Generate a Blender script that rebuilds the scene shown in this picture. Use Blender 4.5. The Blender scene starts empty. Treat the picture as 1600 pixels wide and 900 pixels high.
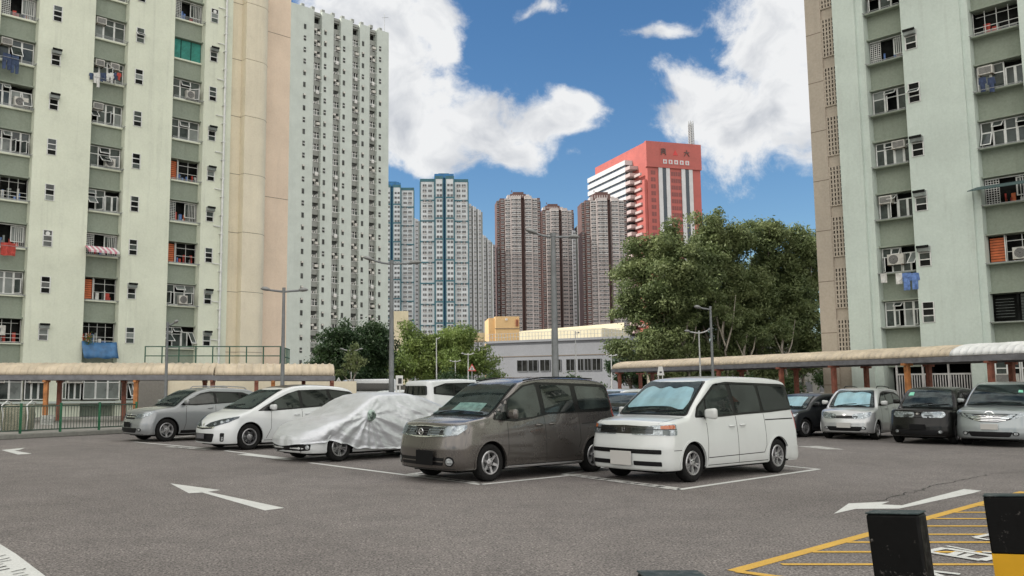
import bpy, bmesh, math, random
import numpy as np
from mathutils import Vector, Matrix, noise
from mathutils.bvhtree import BVHTree

R = math.radians
S = bpy.context.scene
COL = S.collection

# ------------------------------------------------------------------ camera, sky, sun, exposure
F = 1400.0                      # focal length in photograph pixels
PPX, PPY, HY = 640.0, 450.0, 608.0
PITCH = math.atan((HY - PPY) / F)
CAMZ = 1.6
cam_d = bpy.data.cameras.new('camera')
cam_d.sensor_width = 36.0
cam_d.lens = F / 1600 * 36
cam_d.shift_x = (800 - PPX) / 1600
cam_d.clip_start = 0.05
cam_d.clip_end = 6000
cam = bpy.data.objects.new('camera', cam_d)
COL.objects.link(cam)
cam.location = (0, 0, CAMZ)
cam.rotation_euler = (R(90) + PITCH, 0, 0)
S.camera = cam
S.render.resolution_x, S.render.resolution_y = 1024, 576
S.view_settings.view_transform = 'Standard'
S.view_settings.look = 'None'
S.view_settings.gamma = 1
S.view_settings.exposure = 1.05

SUN_EL = R(38)
SUN_DIR = Vector((-0.998, 0.03, 0)).normalized()      # horizontal direction towards the sun
sun_d = bpy.data.lights.new('sun', 'SUN')
sun_d.energy = 2.6
sun_d.angle = R(0.5)
sun_d.color = (1.0, 0.94, 0.84)
sun = bpy.data.objects.new('sun', sun_d)
COL.objects.link(sun)
to_sun = Vector((SUN_DIR.x * math.cos(SUN_EL), SUN_DIR.y * math.cos(SUN_EL), math.sin(SUN_EL)))
sun.rotation_euler = to_sun.to_track_quat('Z', 'Y').to_euler()
sun.location = (-60, -20, 120)

CT, SN = math.cos(PITCH), math.sin(PITCH)
def ray(px, py):
    u = (px - PPX) / F; v = (PPY - py) / F
    return Vector((u, CT - v * SN, SN + v * CT))
def G(px, py, z=0.0):           # where a sight line meets the level z
    d = ray(px, py); t = (z - CAMZ) / d.z
    return Vector((d.x * t, d.y * t, z))
def AT(px, py, Y):              # point at distance Y
    d = ray(px, py); t = Y / d.y
    return Vector((d.x * t, Y, CAMZ + d.z * t))

world = bpy.data.worlds.new('World')
S.world = world
world.use_nodes = True
wt = world.node_tree
wt.nodes.clear()
class NG:
    def __init__(s, t): s.t = t
    def n(s, typ, **kw):
        nd = s.t.nodes.new(typ)
        for k, v in kw.items(): setattr(nd, k, v)
        return nd
    def l(s, a, b): s.t.links.new(a, b)
    def m(s, op, a, b=None, c=None, clamp=False):
        nd = s.n('ShaderNodeMath', operation=op); nd.use_clamp = clamp
        for i, x in enumerate((a, b, c)):
            if x is None: continue
            if isinstance(x, (int, float)): nd.inputs[i].default_value = x
            else: s.l(x, nd.inputs[i])
        return nd.outputs[0]
    def vm(s, op, a, b=None, scale=None):
        nd = s.n('ShaderNodeVectorMath', operation=op)
        for i, x in enumerate((a, b)):
            if x is None: continue
            if isinstance(x, (tuple, list)): nd.inputs[i].default_value = x
            else: s.l(x, nd.inputs[i])
        if scale is not None: nd.inputs['Scale'].default_value = scale
        return nd.outputs['Value'] if op in ('LENGTH', 'DOT_PRODUCT') else nd.outputs['Vector']
    def noise(s, vec, scale, detail=3, rough=.5, dist=0):
        nd = s.n('ShaderNodeTexNoise')
        nd.inputs['Scale'].default_value = scale
        nd.inputs['Detail'].default_value = detail
        nd.inputs['Roughness'].default_value = rough
        nd.inputs['Distortion'].default_value = dist
        if vec is not None: s.l(vec, nd.inputs['Vector'])
        return nd.outputs['Fac']
    def ramp(s, fac, stops):
        nd = s.n('ShaderNodeValToRGB')
        el = nd.color_ramp.elements
        while len(el) < len(stops): el.new(0.5)
        for e, (p, c) in zip(el, stops):
            e.position = p
            e.color = (c[0], c[1], c[2], 1) if isinstance(c, (tuple, list)) else (c, c, c, 1)
        s.l(fac, nd.inputs[0])
        return nd.outputs[0]
    def mix(s, fac, a, b, mode='MIX'):
        nd = s.n('ShaderNodeMix', data_type='RGBA', blend_type=mode)
        for sock, x in ((nd.inputs[0], fac), (nd.inputs[6], a), (nd.inputs[7], b)):
            if isinstance(x, (int, float)): sock.default_value = x
            elif isinstance(x, (tuple, list)): sock.default_value = (x[0], x[1], x[2], 1)
            else: s.l(x, sock)
        return nd.outputs[2]
g = NG(wt)
sky = g.n('ShaderNodeTexSky', sky_type='NISHITA')
sky.sun_disc = False
sky.sun_elevation = SUN_EL
sky.sun_rotation = math.atan2(SUN_DIR.x, SUN_DIR.y)
sky.altitude = 20; sky.air_density = 1.0; sky.dust_density = 0.3; sky.ozone_density = 2.5
tc = g.n('ShaderNodeTexCoord')
sep = g.n('ShaderNodeSeparateXYZ'); g.l(tc.outputs['Generated'], sep.inputs[0])
ay = g.m('MAXIMUM', g.m('ABSOLUTE', sep.outputs[1]), 0.12)
cx_ = g.m('DIVIDE', sep.outputs[0], ay)
cz_ = g.m('DIVIDE', sep.outputs[2], ay)
cmb = g.n('ShaderNodeCombineXYZ'); g.l(cx_, cmb.inputs[0]); g.l(cz_, cmb.inputs[1])
pl = cmb.outputs[0]
nz = g.n('ShaderNodeTexNoise'); g.l(pl, nz.inputs['Vector'])
nz.inputs['Scale'].default_value = 5.5; nz.inputs['Detail'].default_value = 3
warp = g.vm('SCALE', g.vm('SUBTRACT', nz.outputs['Color'], (.5, .5, .5)), scale=0.16)
plw = g.vm('ADD', pl, warp)
def sp(px, py):
    d = ray(px, py); return (d.x / d.y, d.z / d.y)
blobs = [(580, 50, 105, 120, 1), (630, 165, 100, 85, 1), (740, 195, 105, 62, 1), (845, 182, 66, 42, 1),
         (675, 60, 40, 70, .9), (690, 235, 66, 36, .9), (795, 226, 62, 38, 1), (872, 168, 42, 36, 1),
         (1205, 55, 105, 110, 1), (1125, 150, 100, 66, 1), (1240, 190, 130, 95, 1), (1090, 105, 60, 45, .8),
         (835, 6, 55, 18, .52), (1045, 22, 50, 18, .5), (870, 248, 40, 12, .36),
         (300, -120, 260, 120, 1), (1500, 60, 260, 150, 1), (100, 200, 220, 120, .9), (1000, -420, 330, 110, .9)]
field = None
for (bx, by, rx, ry, w_) in blobs:
    c = sp(bx, by)
    d = g.vm('MULTIPLY', g.vm('SUBTRACT', plw, (c[0], c[1], 0)), (F / rx, F / ry, 0))
    f_ = g.m('MULTIPLY', g.m('SUBTRACT', 1.27, g.vm('LENGTH', d)), w_)
    field = f_ if field is None else g.m('SMOOTH_MAX', field, f_, 0.25)
n1 = g.noise(pl, 6.5, 11, .62)
n2 = g.noise(plw, 30, 8, .66)
dens = g.m('ADD', field, g.m('MULTIPLY', g.m('SUBTRACT', n1, .5), 2.1))
dens = g.m('ADD', dens, g.m('MULTIPLY', g.m('SUBTRACT', n2, .5), 1.0))
cover = g.n('ShaderNodeMapRange', interpolation_type='SMOOTHSTEP')
g.l(dens, cover.inputs[0]); cover.inputs[1].default_value = .05; cover.inputs[2].default_value = .62
# unseen bright cloud added overhead and behind the viewer to lift ambient light
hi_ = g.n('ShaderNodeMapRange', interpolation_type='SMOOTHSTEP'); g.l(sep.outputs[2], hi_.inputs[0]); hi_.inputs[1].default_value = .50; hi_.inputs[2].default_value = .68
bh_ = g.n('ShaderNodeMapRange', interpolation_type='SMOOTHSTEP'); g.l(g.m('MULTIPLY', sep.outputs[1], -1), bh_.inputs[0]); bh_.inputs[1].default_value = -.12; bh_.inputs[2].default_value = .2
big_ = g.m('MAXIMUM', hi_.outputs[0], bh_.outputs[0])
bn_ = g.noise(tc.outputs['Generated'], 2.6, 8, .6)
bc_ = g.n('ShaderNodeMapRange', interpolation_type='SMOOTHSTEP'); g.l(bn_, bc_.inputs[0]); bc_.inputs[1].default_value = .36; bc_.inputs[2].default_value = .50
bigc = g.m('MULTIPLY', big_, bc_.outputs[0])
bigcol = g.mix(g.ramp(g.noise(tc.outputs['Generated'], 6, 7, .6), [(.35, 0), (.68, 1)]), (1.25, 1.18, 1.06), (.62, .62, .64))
# cloud shading painted into its colour: grey in the heart, white on the billows
bill = g.noise(g.vm('ADD', plw, (.03, -.05, 0)), 11, 7, .55)
shade = g.m('ADD', g.m('MULTIPLY', g.m('SUBTRACT', dens, .7), .26), g.m('MULTIPLY', g.m('SUBTRACT', bill, .46), 2.6), clamp=True)
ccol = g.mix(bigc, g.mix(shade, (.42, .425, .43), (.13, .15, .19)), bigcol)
skyc = g.n('ShaderNodeHueSaturation'); skyc.inputs['Saturation'].default_value = 1.22
g.l(sky.outputs[0], skyc.inputs['Color'])
SKY_K = 0.060
bg1 = g.n('ShaderNodeBackground'); g.l(skyc.outputs[0], bg1.inputs[0]); bg1.inputs[1].default_value = SKY_K
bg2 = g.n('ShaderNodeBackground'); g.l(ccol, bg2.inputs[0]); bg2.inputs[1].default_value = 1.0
mx = g.n('ShaderNodeMixShader')
up_ = g.m('GREATER_THAN', sep.outputs[2], 0.0)
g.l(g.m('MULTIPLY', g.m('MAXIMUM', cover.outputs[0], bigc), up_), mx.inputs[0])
g.l(bg1.outputs[0], mx.inputs[1]); g.l(bg2.outputs[0], mx.inputs[2])
wo = g.n('ShaderNodeOutputWorld'); g.l(mx.outputs[0], wo.inputs[0])

# ------------------------------------------------------------------ materials
MATS = {}
def mat(name, col, rough=.6, metal=0, var=0, scale=2.0, bump=0, bscale=None, coat=0, vec='pos', stretch=None,
        col2=None, spec=None, alpha=None, trans=0, detail=4, sheen=0, rlo=.35, rhi=.65):
    if name in MATS: return MATS[name]
    m = bpy.data.materials.new(name); m.use_nodes = True
    t = m.node_tree; g = NG(t)
    b = t.nodes['Principled BSDF']
    b.inputs['Roughness'].default_value = rough
    b.inputs['Metallic'].default_value = metal
    b.inputs['Coat Weight'].default_value = coat
    b.inputs['Coat Roughness'].default_value = .04
    if spec is not None: b.inputs['Specular IOR Level'].default_value = spec
    if alpha is not None: b.inputs['Alpha'].default_value = alpha
    if trans: b.inputs['Transmission Weight'].default_value = trans
    col = tuple(col)
    b.inputs['Base Color'].default_value = (*col, 1)
    v = None
    if var or col2 or bump:
        if vec == 'pos': v = g.n('ShaderNodeNewGeometry').outputs['Position']
        else: v = g.n('ShaderNodeTexCoord').outputs['Object']
        if stretch:
            v = g.vm('MULTIPLY', v, stretch)
    if var or col2:
        c2 = col2 or tuple(min(1, c * (1 + var)) for c in col)
        c1 = col if col2 else tuple(c * (1 - var) for c in col)
        n = g.noise(v, scale, detail, .6)
        r = g.ramp(n, [(rlo, c1), (rhi, c2)])
        g.l(r, b.inputs['Base Color'])
        rr = g.m('ADD', g.m('MULTIPLY', g.m('SUBTRACT', n, .5), .25), rough, clamp=True)
        g.l(rr, b.inputs['Roughness'])
    if bump:
        n = g.noise(v, bscale or scale * 4, 4, .6)
        bp = g.n('ShaderNodeBump'); bp.inputs['Strength'].default_value = bump; bp.inputs['Distance'].default_value = .02
        g.l(n, bp.inputs['Height']); g.l(bp.outputs[0], b.inputs['Normal'])
    MATS[name] = m
    return m

def wall_mat(name, col, stain=(.25, .25, .22), amount=.35, streak=.5, joints=None):
    """painted concrete with broad patches, rain streaks that run down the wall and fine grain"""
    m = bpy.data.materials.new(name); m.use_nodes = True
    t = m.node_tree; g = NG(t); b = t.nodes['Principled BSDF']
    p = g.n('ShaderNodeNewGeometry').outputs['Position']
    broad = g.noise(p, .35, 5, .65)
    st = g.noise(g.vm('MULTIPLY', p, (1.6, 1.6, .09)), 1.5, 6, .7)
    fine = g.noise(p, 9, 5, .6)
    c = g.mix(g.ramp(broad, [(.35, 0), (.7, 1)]), col, tuple(x * .86 for x in col))
    c = g.mix(g.m('MULTIPLY', g.ramp(st, [(.53, 0), (.80, 1)]), streak * .75), c, stain)
    c = g.mix(g.m('MULTIPLY', g.ramp(g.noise(p, 1.1, 8, .75), [(.55, 0), (.8, 1)]), amount), c, stain)
    c = g.mix(.18, c, g.ramp(fine, [(.3, .25), (.7, .95)]), 'SOFT_LIGHT')
    g.l(c, b.inputs['Base Color'])
    b.inputs['Roughness'].default_value = .85
    bp = g.n('ShaderNodeBump'); bp.inputs['Strength'].default_value = .12; bp.inputs['Distance'].default_value = .02
    g.l(fine, bp.inputs['Height']); g.l(bp.outputs[0], b.inputs['Normal'])
    MATS[name] = m
    return m

def asphalt_mat():
    m = bpy.data.materials.new('asphalt'); m.use_nodes = True
    t = m.node_tree; g = NG(t); b = t.nodes['Principled BSDF']
    p = g.n('ShaderNodeNewGeometry').outputs['Position']
    broad = g.noise(g.vm('MULTIPLY', p, (1, .8, 1)), .16, 6, .62, .4)
    mid = g.noise(p, 1.7, 7, .7)
    vor = g.n('ShaderNodeTexVoronoi'); vor.inputs['Scale'].default_value = 70; g.l(p, vor.inputs['Vector'])
    grit = g.noise(p, 42, 3, .7)
    c = g.ramp(broad, [(.3, (.120, .107, .101)), (.5, (.160, .144, .137)), (.72, (.200, .181, .172))])
    c = g.mix(.6, c, g.ramp(mid, [(.3, .30), (.5, .5), (.75, .68)]), 'OVERLAY')
    c = g.mix(.95, c, g.ramp(grit, [(.34, .06), (.5, .48), (.64, .97)]), 'OVERLAY')
    c = g.mix(.5, c, g.ramp(g.noise(p, 13, 4, .75), [(.35, .25), (.65, .75)]), 'OVERLAY')
    c = g.mix(g.m('MULTIPLY', g.ramp(vor.outputs['Distance'], [(.05, 1), (.2, 0)]), .35), c, (.34, .32, .29))
    pits = g.m('MULTIPLY', g.ramp(g.noise(g.vm('MULTIPLY', p, (1, 1, 1)), 24, 5, .8, .4), [(.56, 0), (.66, 1)]), g.ramp(g.noise(p, .9, 4, .6), [(.35, .25), (.62, 1)]))
    c = g.mix(g.m('MULTIPLY', pits, .75), c, (.045, .041, .039))
    chips = g.ramp(g.noise(p, 33, 3, .8), [(.66, 0), (.72, 1)])
    c = g.mix(g.m('MULTIPLY', chips, .6), c, (.36, .34, .31))
    # oil and tyre stains
    oil = g.ramp(g.noise(p, .55, 6, .7, .8), [(.60, 0), (.74, 1)])
    c = g.mix(g.m('MULTIPLY', oil, .42), c, (.045, .042, .042))
    # pale dusty patches
    dust = g.ramp(g.noise(p, .3, 5, .7, .3), [(.55, 0), (.75, 1)])
    c = g.mix(g.m('MULTIPLY', dust, .25), c, (.24, .22, .20))
    g.l(c, b.inputs['Base Color'])
    g.l(g.ramp(mid, [(.3, .8), (.7, .95)]), b.inputs['Roughness'])
    bp = g.n('ShaderNodeBump'); bp.inputs['Strength'].default_value = .55; bp.inputs['Distance'].default_value = .012
    g.l(g.m('ADD', grit, g.m('MULTIPLY', vor.outputs['Distance'], .8)), bp.inputs['Height']); g.l(bp.outputs[0], b.inputs['Normal'])
    MATS['asphalt'] = m
    return m

def worn_paint(name, col, base=(.13, .12, .11), lo=.60, hi=.70, op=.9):
    m = bpy.data.materials.new(name); m.use_nodes = True
    t = m.node_tree; g = NG(t); b = t.nodes['Principled BSDF']
    p = g.n('ShaderNodeNewGeometry').outputs['Position']
    wear = g.ramp(g.noise(p, 9, 8, .75), [(lo, 0), (hi, 1)])
    patch = g.noise(p, 1.2, 5, .7)
    c = g.mix(g.ramp(patch, [(.35, 0), (.75, .45)]), col, tuple(x * .62 for x in col))
    c = g.mix(g.m('MULTIPLY', wear, op), c, base)
    c = g.mix(.3, c, g.ramp(g.noise(p, 60, 2), [(.35, .3), (.65, .75)]), 'OVERLAY')
    g.l(c, b.inputs['Base Color']); b.inputs['Roughness'].default_value = .75
    MATS[name] = m
    return m

def leaf_mat(name, dark, mid_, light, scale=.8):
    m = bpy.data.materials.new(name); m.use_nodes = True
    t = m.node_tree; g = NG(t); b = t.nodes['Principled BSDF']
    p = g.n('ShaderNodeNewGeometry').outputs['Position']
    n = g.m('ADD', g.m('MULTIPLY', g.noise(p, scale, 4, .6), .55), g.m('MULTIPLY', g.noise(p, 9, 3, .7), .45))
    c = g.ramp(n, [(.36, dark), (.5, mid_), (.64, light)])
    g.l(c, b.inputs['Base Color']); b.inputs['Roughness'].default_value = .55
    b.inputs['Specular IOR Level'].default_value = .35
    tr = g.n('ShaderNodeBsdfTranslucent'); g.l(c, tr.inputs[0])
    ms = g.n('ShaderNodeMixShader'); ms.inputs[0].default_value = .35
    out = [x for x in t.nodes if x.type == 'OUTPUT_MATERIAL'][0]
    g.l(b.outputs[0], ms.inputs[1]); g.l(tr.outputs[0], ms.inputs[2]); g.l(ms.outputs[0], out.inputs[0])
    MATS[name] = m
    return m

def car_paint(name, col, metal=.0, rough=.35, coat=.85, spec=.5):
    m = bpy.data.materials.new(name); m.use_nodes = True
    t = m.node_tree; g = NG(t); b = t.nodes['Principled BSDF']
    tc = g.n('ShaderNodeTexCoord').outputs['Object']
    dirt = g.noise(tc, 1.6, 6, .7)
    low = g.n('ShaderNodeSeparateXYZ'); g.l(tc, low.inputs[0])
    lw = g.n('ShaderNodeMapRange'); g.l(low.outputs[2], lw.inputs[0])
    lw.inputs[1].default_value = .55; lw.inputs[2].default_value = .15; lw.inputs[3].default_value = 0; lw.inputs[4].default_value = .3
    f = g.m('ADD', g.m('MULTIPLY', g.ramp(dirt, [(.5, 0), (.8, 1)]), .10), g.m('MULTIPLY', lw.outputs[0], dirt))
    dk_ = min(1, .12 + 4 * sum(col) / 3)
    c = g.mix(f, col, (.22 * dk_, .20 * dk_, .17 * dk_))
    g.l(c, b.inputs['Base Color'])
    b.inputs['Metallic'].default_value = metal
    g.l(g.m('ADD', g.m('MULTIPLY', dirt, .15), rough - .06), b.inputs['Roughness'])
    b.inputs['Coat Weight'].default_value = coat; b.inputs['Specular IOR Level'].default_value = spec; b.inputs['Coat Roughness'].default_value = .06
    MATS[name] = m
    return m

WHITE_A = mat('white_aluminium', (.66, .67, .65), .45, .1, var=.12, scale=3)
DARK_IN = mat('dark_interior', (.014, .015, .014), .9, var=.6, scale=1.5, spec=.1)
GLASS_W = mat('window_glass', (.045, .055, .052), .10, 0, var=.6, scale=1.3, spec=.5)
GLASS_F = mat('frosted_window_glass', (.17, .19, .18), .3, 0, var=.3, scale=1.1)
METAL_G = mat('galvanised_metal', (.33, .34, .34), .5, .6, var=.15, scale=5)
POLE_M = mat('pole_grey_paint', (.17, .18, .185), .55, .2, var=.15, scale=4)
BLACK_P = mat('black_plastic', (.007, .007, .008), .5, spec=.2)
RUBBER = mat('tyre_rubber', (.012, .012, .012), .85, spec=.15, var=.3, scale=20)
CHROME = mat('chrome', (.75, .76, .77), .12, 1.0)
ASPH = asphalt_mat()

# ------------------------------------------------------------------ mesh helpers
def tag(o, label=None, cat=None, group=None, kind=None):
    if label: o['label'] = label
    if cat: o['category'] = cat
    if group: o['group'] = group
    if kind: o['kind'] = kind
    return o
def empty(name, loc=(0, 0, 0), rz=0, label=None, cat=None, group=None):
    o = bpy.data.objects.new(name, None); COL.objects.link(o)
    o.empty_display_size = .2
    o.location = loc; o.rotation_euler = (0, 0, rz)
    return tag(o, label, cat, group)
def link(name, me, parent=None, loc=(0, 0, 0), rz=0):
    o = bpy.data.objects.new(name, me); COL.objects.link(o)
    o.parent = parent; o.location = loc; o.rotation_euler = (0, 0, rz)
    return o
def copy_tree(o, parent=None):
    c = o.copy(); COL.objects.link(c); c.parent = parent
    for ch in list(o.children): copy_tree(ch, c)
    return c

class MB:
    def __init__(s): s.v = []; s.f = []; s.m = []; s.sm = []
    def add(s, vs, fs, mi=0, smooth=False):
        o = len(s.v); s.v.extend([tuple(v) for v in vs])
        for f in fs: s.f.append(tuple(i + o for i in f)); s.m.append(mi); s.sm.append(smooth)
        return s
    def box(s, x0, x1, y0, y1, z0, z1, mi=0, M=None):
        vs = [Vector(p) for p in ((x0, y0, z0), (x1, y0, z0), (x1, y1, z0), (x0, y1, z0), (x0, y0, z1), (x1, y0, z1), (x1, y1, z1), (x0, y1, z1))]
        if M is not None: vs = [M @ v for v in vs]
        return s.add(vs, [(0, 3, 2, 1), (4, 5, 6, 7), (0, 1, 5, 4), (1, 2, 6, 5), (2, 3, 7, 6), (3, 0, 4, 7)], mi)
    def bar(s, a, b, w, h, mi=0):
        a = Vector(a); b = Vector(b); d = b - a; L = d.length
        q = d.to_track_quat('X', 'Z').to_matrix().to_4x4()
        return s.box(0, L, -w / 2, w / 2, -h / 2, h / 2, mi, Matrix.Translation(a) @ q)
    def cyl(s, a, b, r0, r1=None, n=10, mi=0, caps=True, smooth=True):
        if r1 is None: r1 = r0
        a = Vector(a); b = Vector(b); q = (b - a).to_track_quat('Z', 'Y')
        vs = []
        for c, r in ((a, r0), (b, r1)):
            for i in range(n):
                t = 2 * math.pi * i / n
                vs.append(c + q @ Vector((r * math.cos(t), r * math.sin(t), 0)))
        s.add(vs, [(i, (i + 1) % n, n + (i + 1) % n, n + i) for i in range(n)], mi, smooth)
        if caps: s.add(vs, [tuple(range(n - 1, -1, -1)), tuple(range(n, 2 * n))], mi)
        return s
    def tube(s, pts, rs, n=8, mi=0):
        pts = [Vector(p) for p in pts]
        if not isinstance(rs, (list, tuple)): rs = [rs] * len(pts)
        vs = []; 
        for k, p in enumerate(pts):
            d = (pts[min(k + 1, len(pts) - 1)] - pts[max(k - 1, 0)])
            q = d.to_track_quat('Z', 'Y')
            for i in range(n):
                t = 2 * math.pi * i / n
                vs.append(p + q @ Vector((rs[k] * math.cos(t), rs[k] * math.sin(t), 0)))
        fs = [(k * n + i, k * n + (i + 1) % n, (k + 1) * n + (i + 1) % n, (k + 1) * n + i) for k in range(len(pts) - 1) for i in range(n)]
        s.add(vs, fs, mi, True)
        s.add(vs, [tuple(range(n - 1, -1, -1)), tuple(range((len(pts) - 1) * n, len(pts) * n))], mi)
        return s
    def prism(s, poly, axis, lo, hi, mi=0):
        n = len(poly)
        def P(a, b, c): return {'x': (c, a, b), 'y': (a, c, b), 'z': (a, b, c)}[axis]
        vs = [P(a, b, lo) for a, b in poly] + [P(a, b, hi) for a, b in poly]
        s.add(vs, [tuple(range(n)), tuple(range(2 * n - 1, n - 1, -1))] + [(i, n + i, n + (i + 1) % n, (i + 1) % n) for i in range(n)], mi)
        return s
    def lathe(s, prof, c, n=32, mi=0, axis='y', smooth=True, close=False):
        vs = []
        for r, h in prof:
            for i in range(n):
                t = 2 * math.pi * i / n
                a, b = r * math.cos(t), r * math.sin(t)
                p = {'y': (a, h, b), 'z': (a, b, h), 'x': (h, a, b)}[axis]
                vs.append((c[0] + p[0], c[1] + p[1], c[2] + p[2]))
        k = len(prof)
        fs = [(j * n + i, ((j + 1) % k) * n + i, ((j + 1) % k) * n + (i + 1) % n, j * n + (i + 1) % n) for j in range(k if close else k - 1) for i in range(n)]
        return s.add(vs, fs, mi, smooth)
    def xf(s, M): s.v = [tuple(M @ Vector(v)) for v in s.v]; return s
    def mesh(s, name, mats, fix=True, sharp=None):
        me = bpy.data.meshes.new(name)
        me.from_pydata(s.v, [], s.f)
        if not isinstance(mats, (list, tuple)): mats = [mats]
        for m in mats: me.materials.append(m)
        me.polygons.foreach_set('material_index', s.m)
        me.polygons.foreach_set('use_smooth', s.sm)
        me.update()
        if fix:
            bm = bmesh.new(); bm.from_mesh(me); bmesh.ops.recalc_face_normals(bm, faces=bm.faces); bm.to_mesh(me); bm.free()
        if sharp: me.set_sharp_from_angle(angle=R(sharp))
        return me
    def build(s, name, mats, parent=None, loc=(0, 0, 0), rz=0, fix=True, sharp=None):
        return link(name, s.mesh(name, mats, fix, sharp), parent, loc, rz)

def bevel(o, w=.02, seg=2):
    md = o.modifiers.new('bevel', 'BEVEL'); md.width = w; md.segments = seg; md.limit_method = 'ANGLE'; md.angle_limit = R(40)
    for p in o.data.polygons: p.use_smooth = True
    o.data.set_sharp_from_angle(angle=R(50))
    return o
def flat(name, pts, z, m, parent=None):
    mb = MB(); mb.add([(p[0], p[1], z) for p in pts], [tuple(range(len(pts)))])
    o = mb.build(name, m, parent)
    if o.data.polygons[0].normal.z < 0: o.data.flip_normals()
    return o
# ------------------------------------------------------------------ ground
gm = MB(); gm.add([(-3000, -1500, 0), (3000, -1500, 0), (3000, 4500, 0), (-3000, 4500, 0)], [(0, 1, 2, 3)])
tag(gm.build('ground', ASPH), kind='structure')
CONC = wall_mat('pavement_concrete', (.26, .25, .23), (.12, .12, .10), .4, .2)
KERB = wall_mat('kerb_concrete', (.20, .20, .18), (.06, .07, .05), .6, .5)

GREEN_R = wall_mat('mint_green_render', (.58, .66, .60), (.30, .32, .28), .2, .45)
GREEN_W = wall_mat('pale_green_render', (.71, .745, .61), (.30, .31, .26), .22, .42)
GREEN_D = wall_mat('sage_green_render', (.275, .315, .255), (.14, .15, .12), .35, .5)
GREEN_W2 = wall_mat('pale_mint_render', (.48, .53, .49), (.30, .32, .29), .2, .35)
GREY_D2 = wall_mat('grey_green_render', (.27, .285, .265), (.2, .2, .19), .3, .4)
BEIGE = wall_mat('beige_render', (.76, .69, .535), (.34, .30, .22), .18, .35)
PINKB = wall_mat('pinkish_beige_render', (.78, .63, .49), (.36, .28, .22), .12, .25)
TAUPE = wall_mat('taupe_render', (.44, .385, .315), (.22, .19, .16), .25, .35)
DARKLINE = mat('dark_joint_gap', (.16, .13, .10), .9)  # dark brown colour of joint lines and bands
RUSTY = mat('rusty_metal', (.19, .14, .10), .8, .2, var=.35, scale=6)
RED_C = mat('red_cloth', (.42, .06, .045), .85, var=.3, scale=5)
ORANGE_C = mat('orange_shutter', (.55, .14, .05), .7, var=.2, scale=3)
TEAL_C = mat('teal_shutter', (.05, .30, .25), .6, var=.2, scale=3)
JEANS = mat('denim_cloth', (.045, .07, .13), .9, var=.4, scale=6)
BLUE_C = mat('blue_cloth', (.12, .21, .46), .85, var=.3, scale=6)
NAVY_C = mat('navy_cloth', (.04, .06, .12), .9, var=.3, scale=6)
WHITE_C = mat('white_cloth', (.62, .62, .60), .85, var=.15, scale=6)
PINK_C = mat('pink_cloth', (.5, .2, .25), .85, var=.2, scale=6)
ACW = mat('air_conditioner_white', (.50, .49, .45), .55, var=.2, scale=4)
ACD = mat('air_conditioner_grille', (.10, .10, .10), .7)

rng = random.Random(7)

def casement(mb, x0, x1, z0, z1, y, cols, toph, openp=.2, glass=1):
    """aluminium window: fixed lights above, casements below, some pushed open. mats: 0 frame 1 glass 2 frosted"""
    fw = .045
    mb.box(x0, x1, y - .03, y + .03, z1 - fw, z1, 0); mb.box(x0, x1, y - .03, y + .03, z0, z0 + fw, 0)
    mb.box(x0, x0 + fw, y - .028, y + .028, z0 + fw, z1 - fw, 0); mb.box(x1 - fw, x1, y - .028, y + .028, z0 + fw, z1 - fw, 0)
    zt = z1 - toph if toph else z1
    if toph: mb.box(x0 + fw, x1 - fw, y - .028, y + .028, zt - fw / 2, zt + fw / 2, 0)
    w = (x1 - x0) / cols
    for i in range(cols):
        a, b = x0 + i * w, x0 + (i + 1) * w
        if i: mb.box(a - fw / 2, a + fw / 2, y - .026, y + .026, z0 + fw, z1 - fw, 0)
        for (q0, q1) in ([(z0 + fw, zt - fw / 2)] + ([(zt + fw / 2, z1 - fw)] if toph else [])):
            gi = rng.choice((1, 1, 1, 2))
            if rng.random() < openp:
                hgt = q1 - q0; ang = R(rng.uniform(18, 55))
                if toph and q0 > zt - .1 or rng.random() < .4:    # top-hung
                    M = Matrix.Translation((0, y - .03, q1)) @ Matrix.Rotation(-ang, 4, 'X') @ Matrix.Translation((0, 0, -q1))
                    zz0, zz1 = q0, q1
                    mb.box(a + .03, b - .03, -.015, .015, zz0, zz0 + .04, 0, M); mb.box(a + .03, b - .03, -.015, .015, zz1 - .04, zz1, 0, M)
                    mb.box(a + .03, a + .07, -.014, .014, zz0 + .04, zz1 - .04, 0, M); mb.box(b - .07, b - .03, -.014, .014, zz0 + .04, zz1 - .04, 0, M)
                    mb.box(a + .07, b - .07, -.004, .004, zz0 + .04, zz1 - .04, gi, M)
                else:
                    M = Matrix.Translation((a + .03, y - .03, 0)) @ Matrix.Rotation(-ang - R(20), 4, 'Z')
                    ww = w - .06
                    mb.box(0, ww, -.015, .015, q0, q0 + .04, 0, M); mb.box(0, ww, -.015, .015, q1 - .04, q1, 0, M)
                    mb.box(0, .04, -.014, .014, q0 + .04, q1 - .04, 0, M); mb.box(ww - .04, ww, -.014, .014, q0 + .04, q1 - .04, 0, M)
                    mb.box(.04, ww - .04, -.004, .004, q0 + .04, q1 - .04, gi, M)
            else:
                mb.box(a + .02, b - .02, y - .004, y + .004, q0, q1, gi)
                mb.box(a + .025, a + .055, y - .02, y + .02, q0, q1, 0); mb.box(b - .055, b - .025, y - .02, y + .02, q0, q1, 0)

def bars(mb, x0, x1, z0, z1, y, n, mi=0, horiz=False):
    for i in range(n + 1):
        if horiz:
            z = z0 + (z1 - z0) * i / n; mb.box(x0, x1, y - .012, y + .012, z - .011, z + .011, mi)
        else:
            x = x0 + (x1 - x0) * i / n; mb.box(x - .011, x + .011, y - .012, y + .012, z0, z1, mi)

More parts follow.
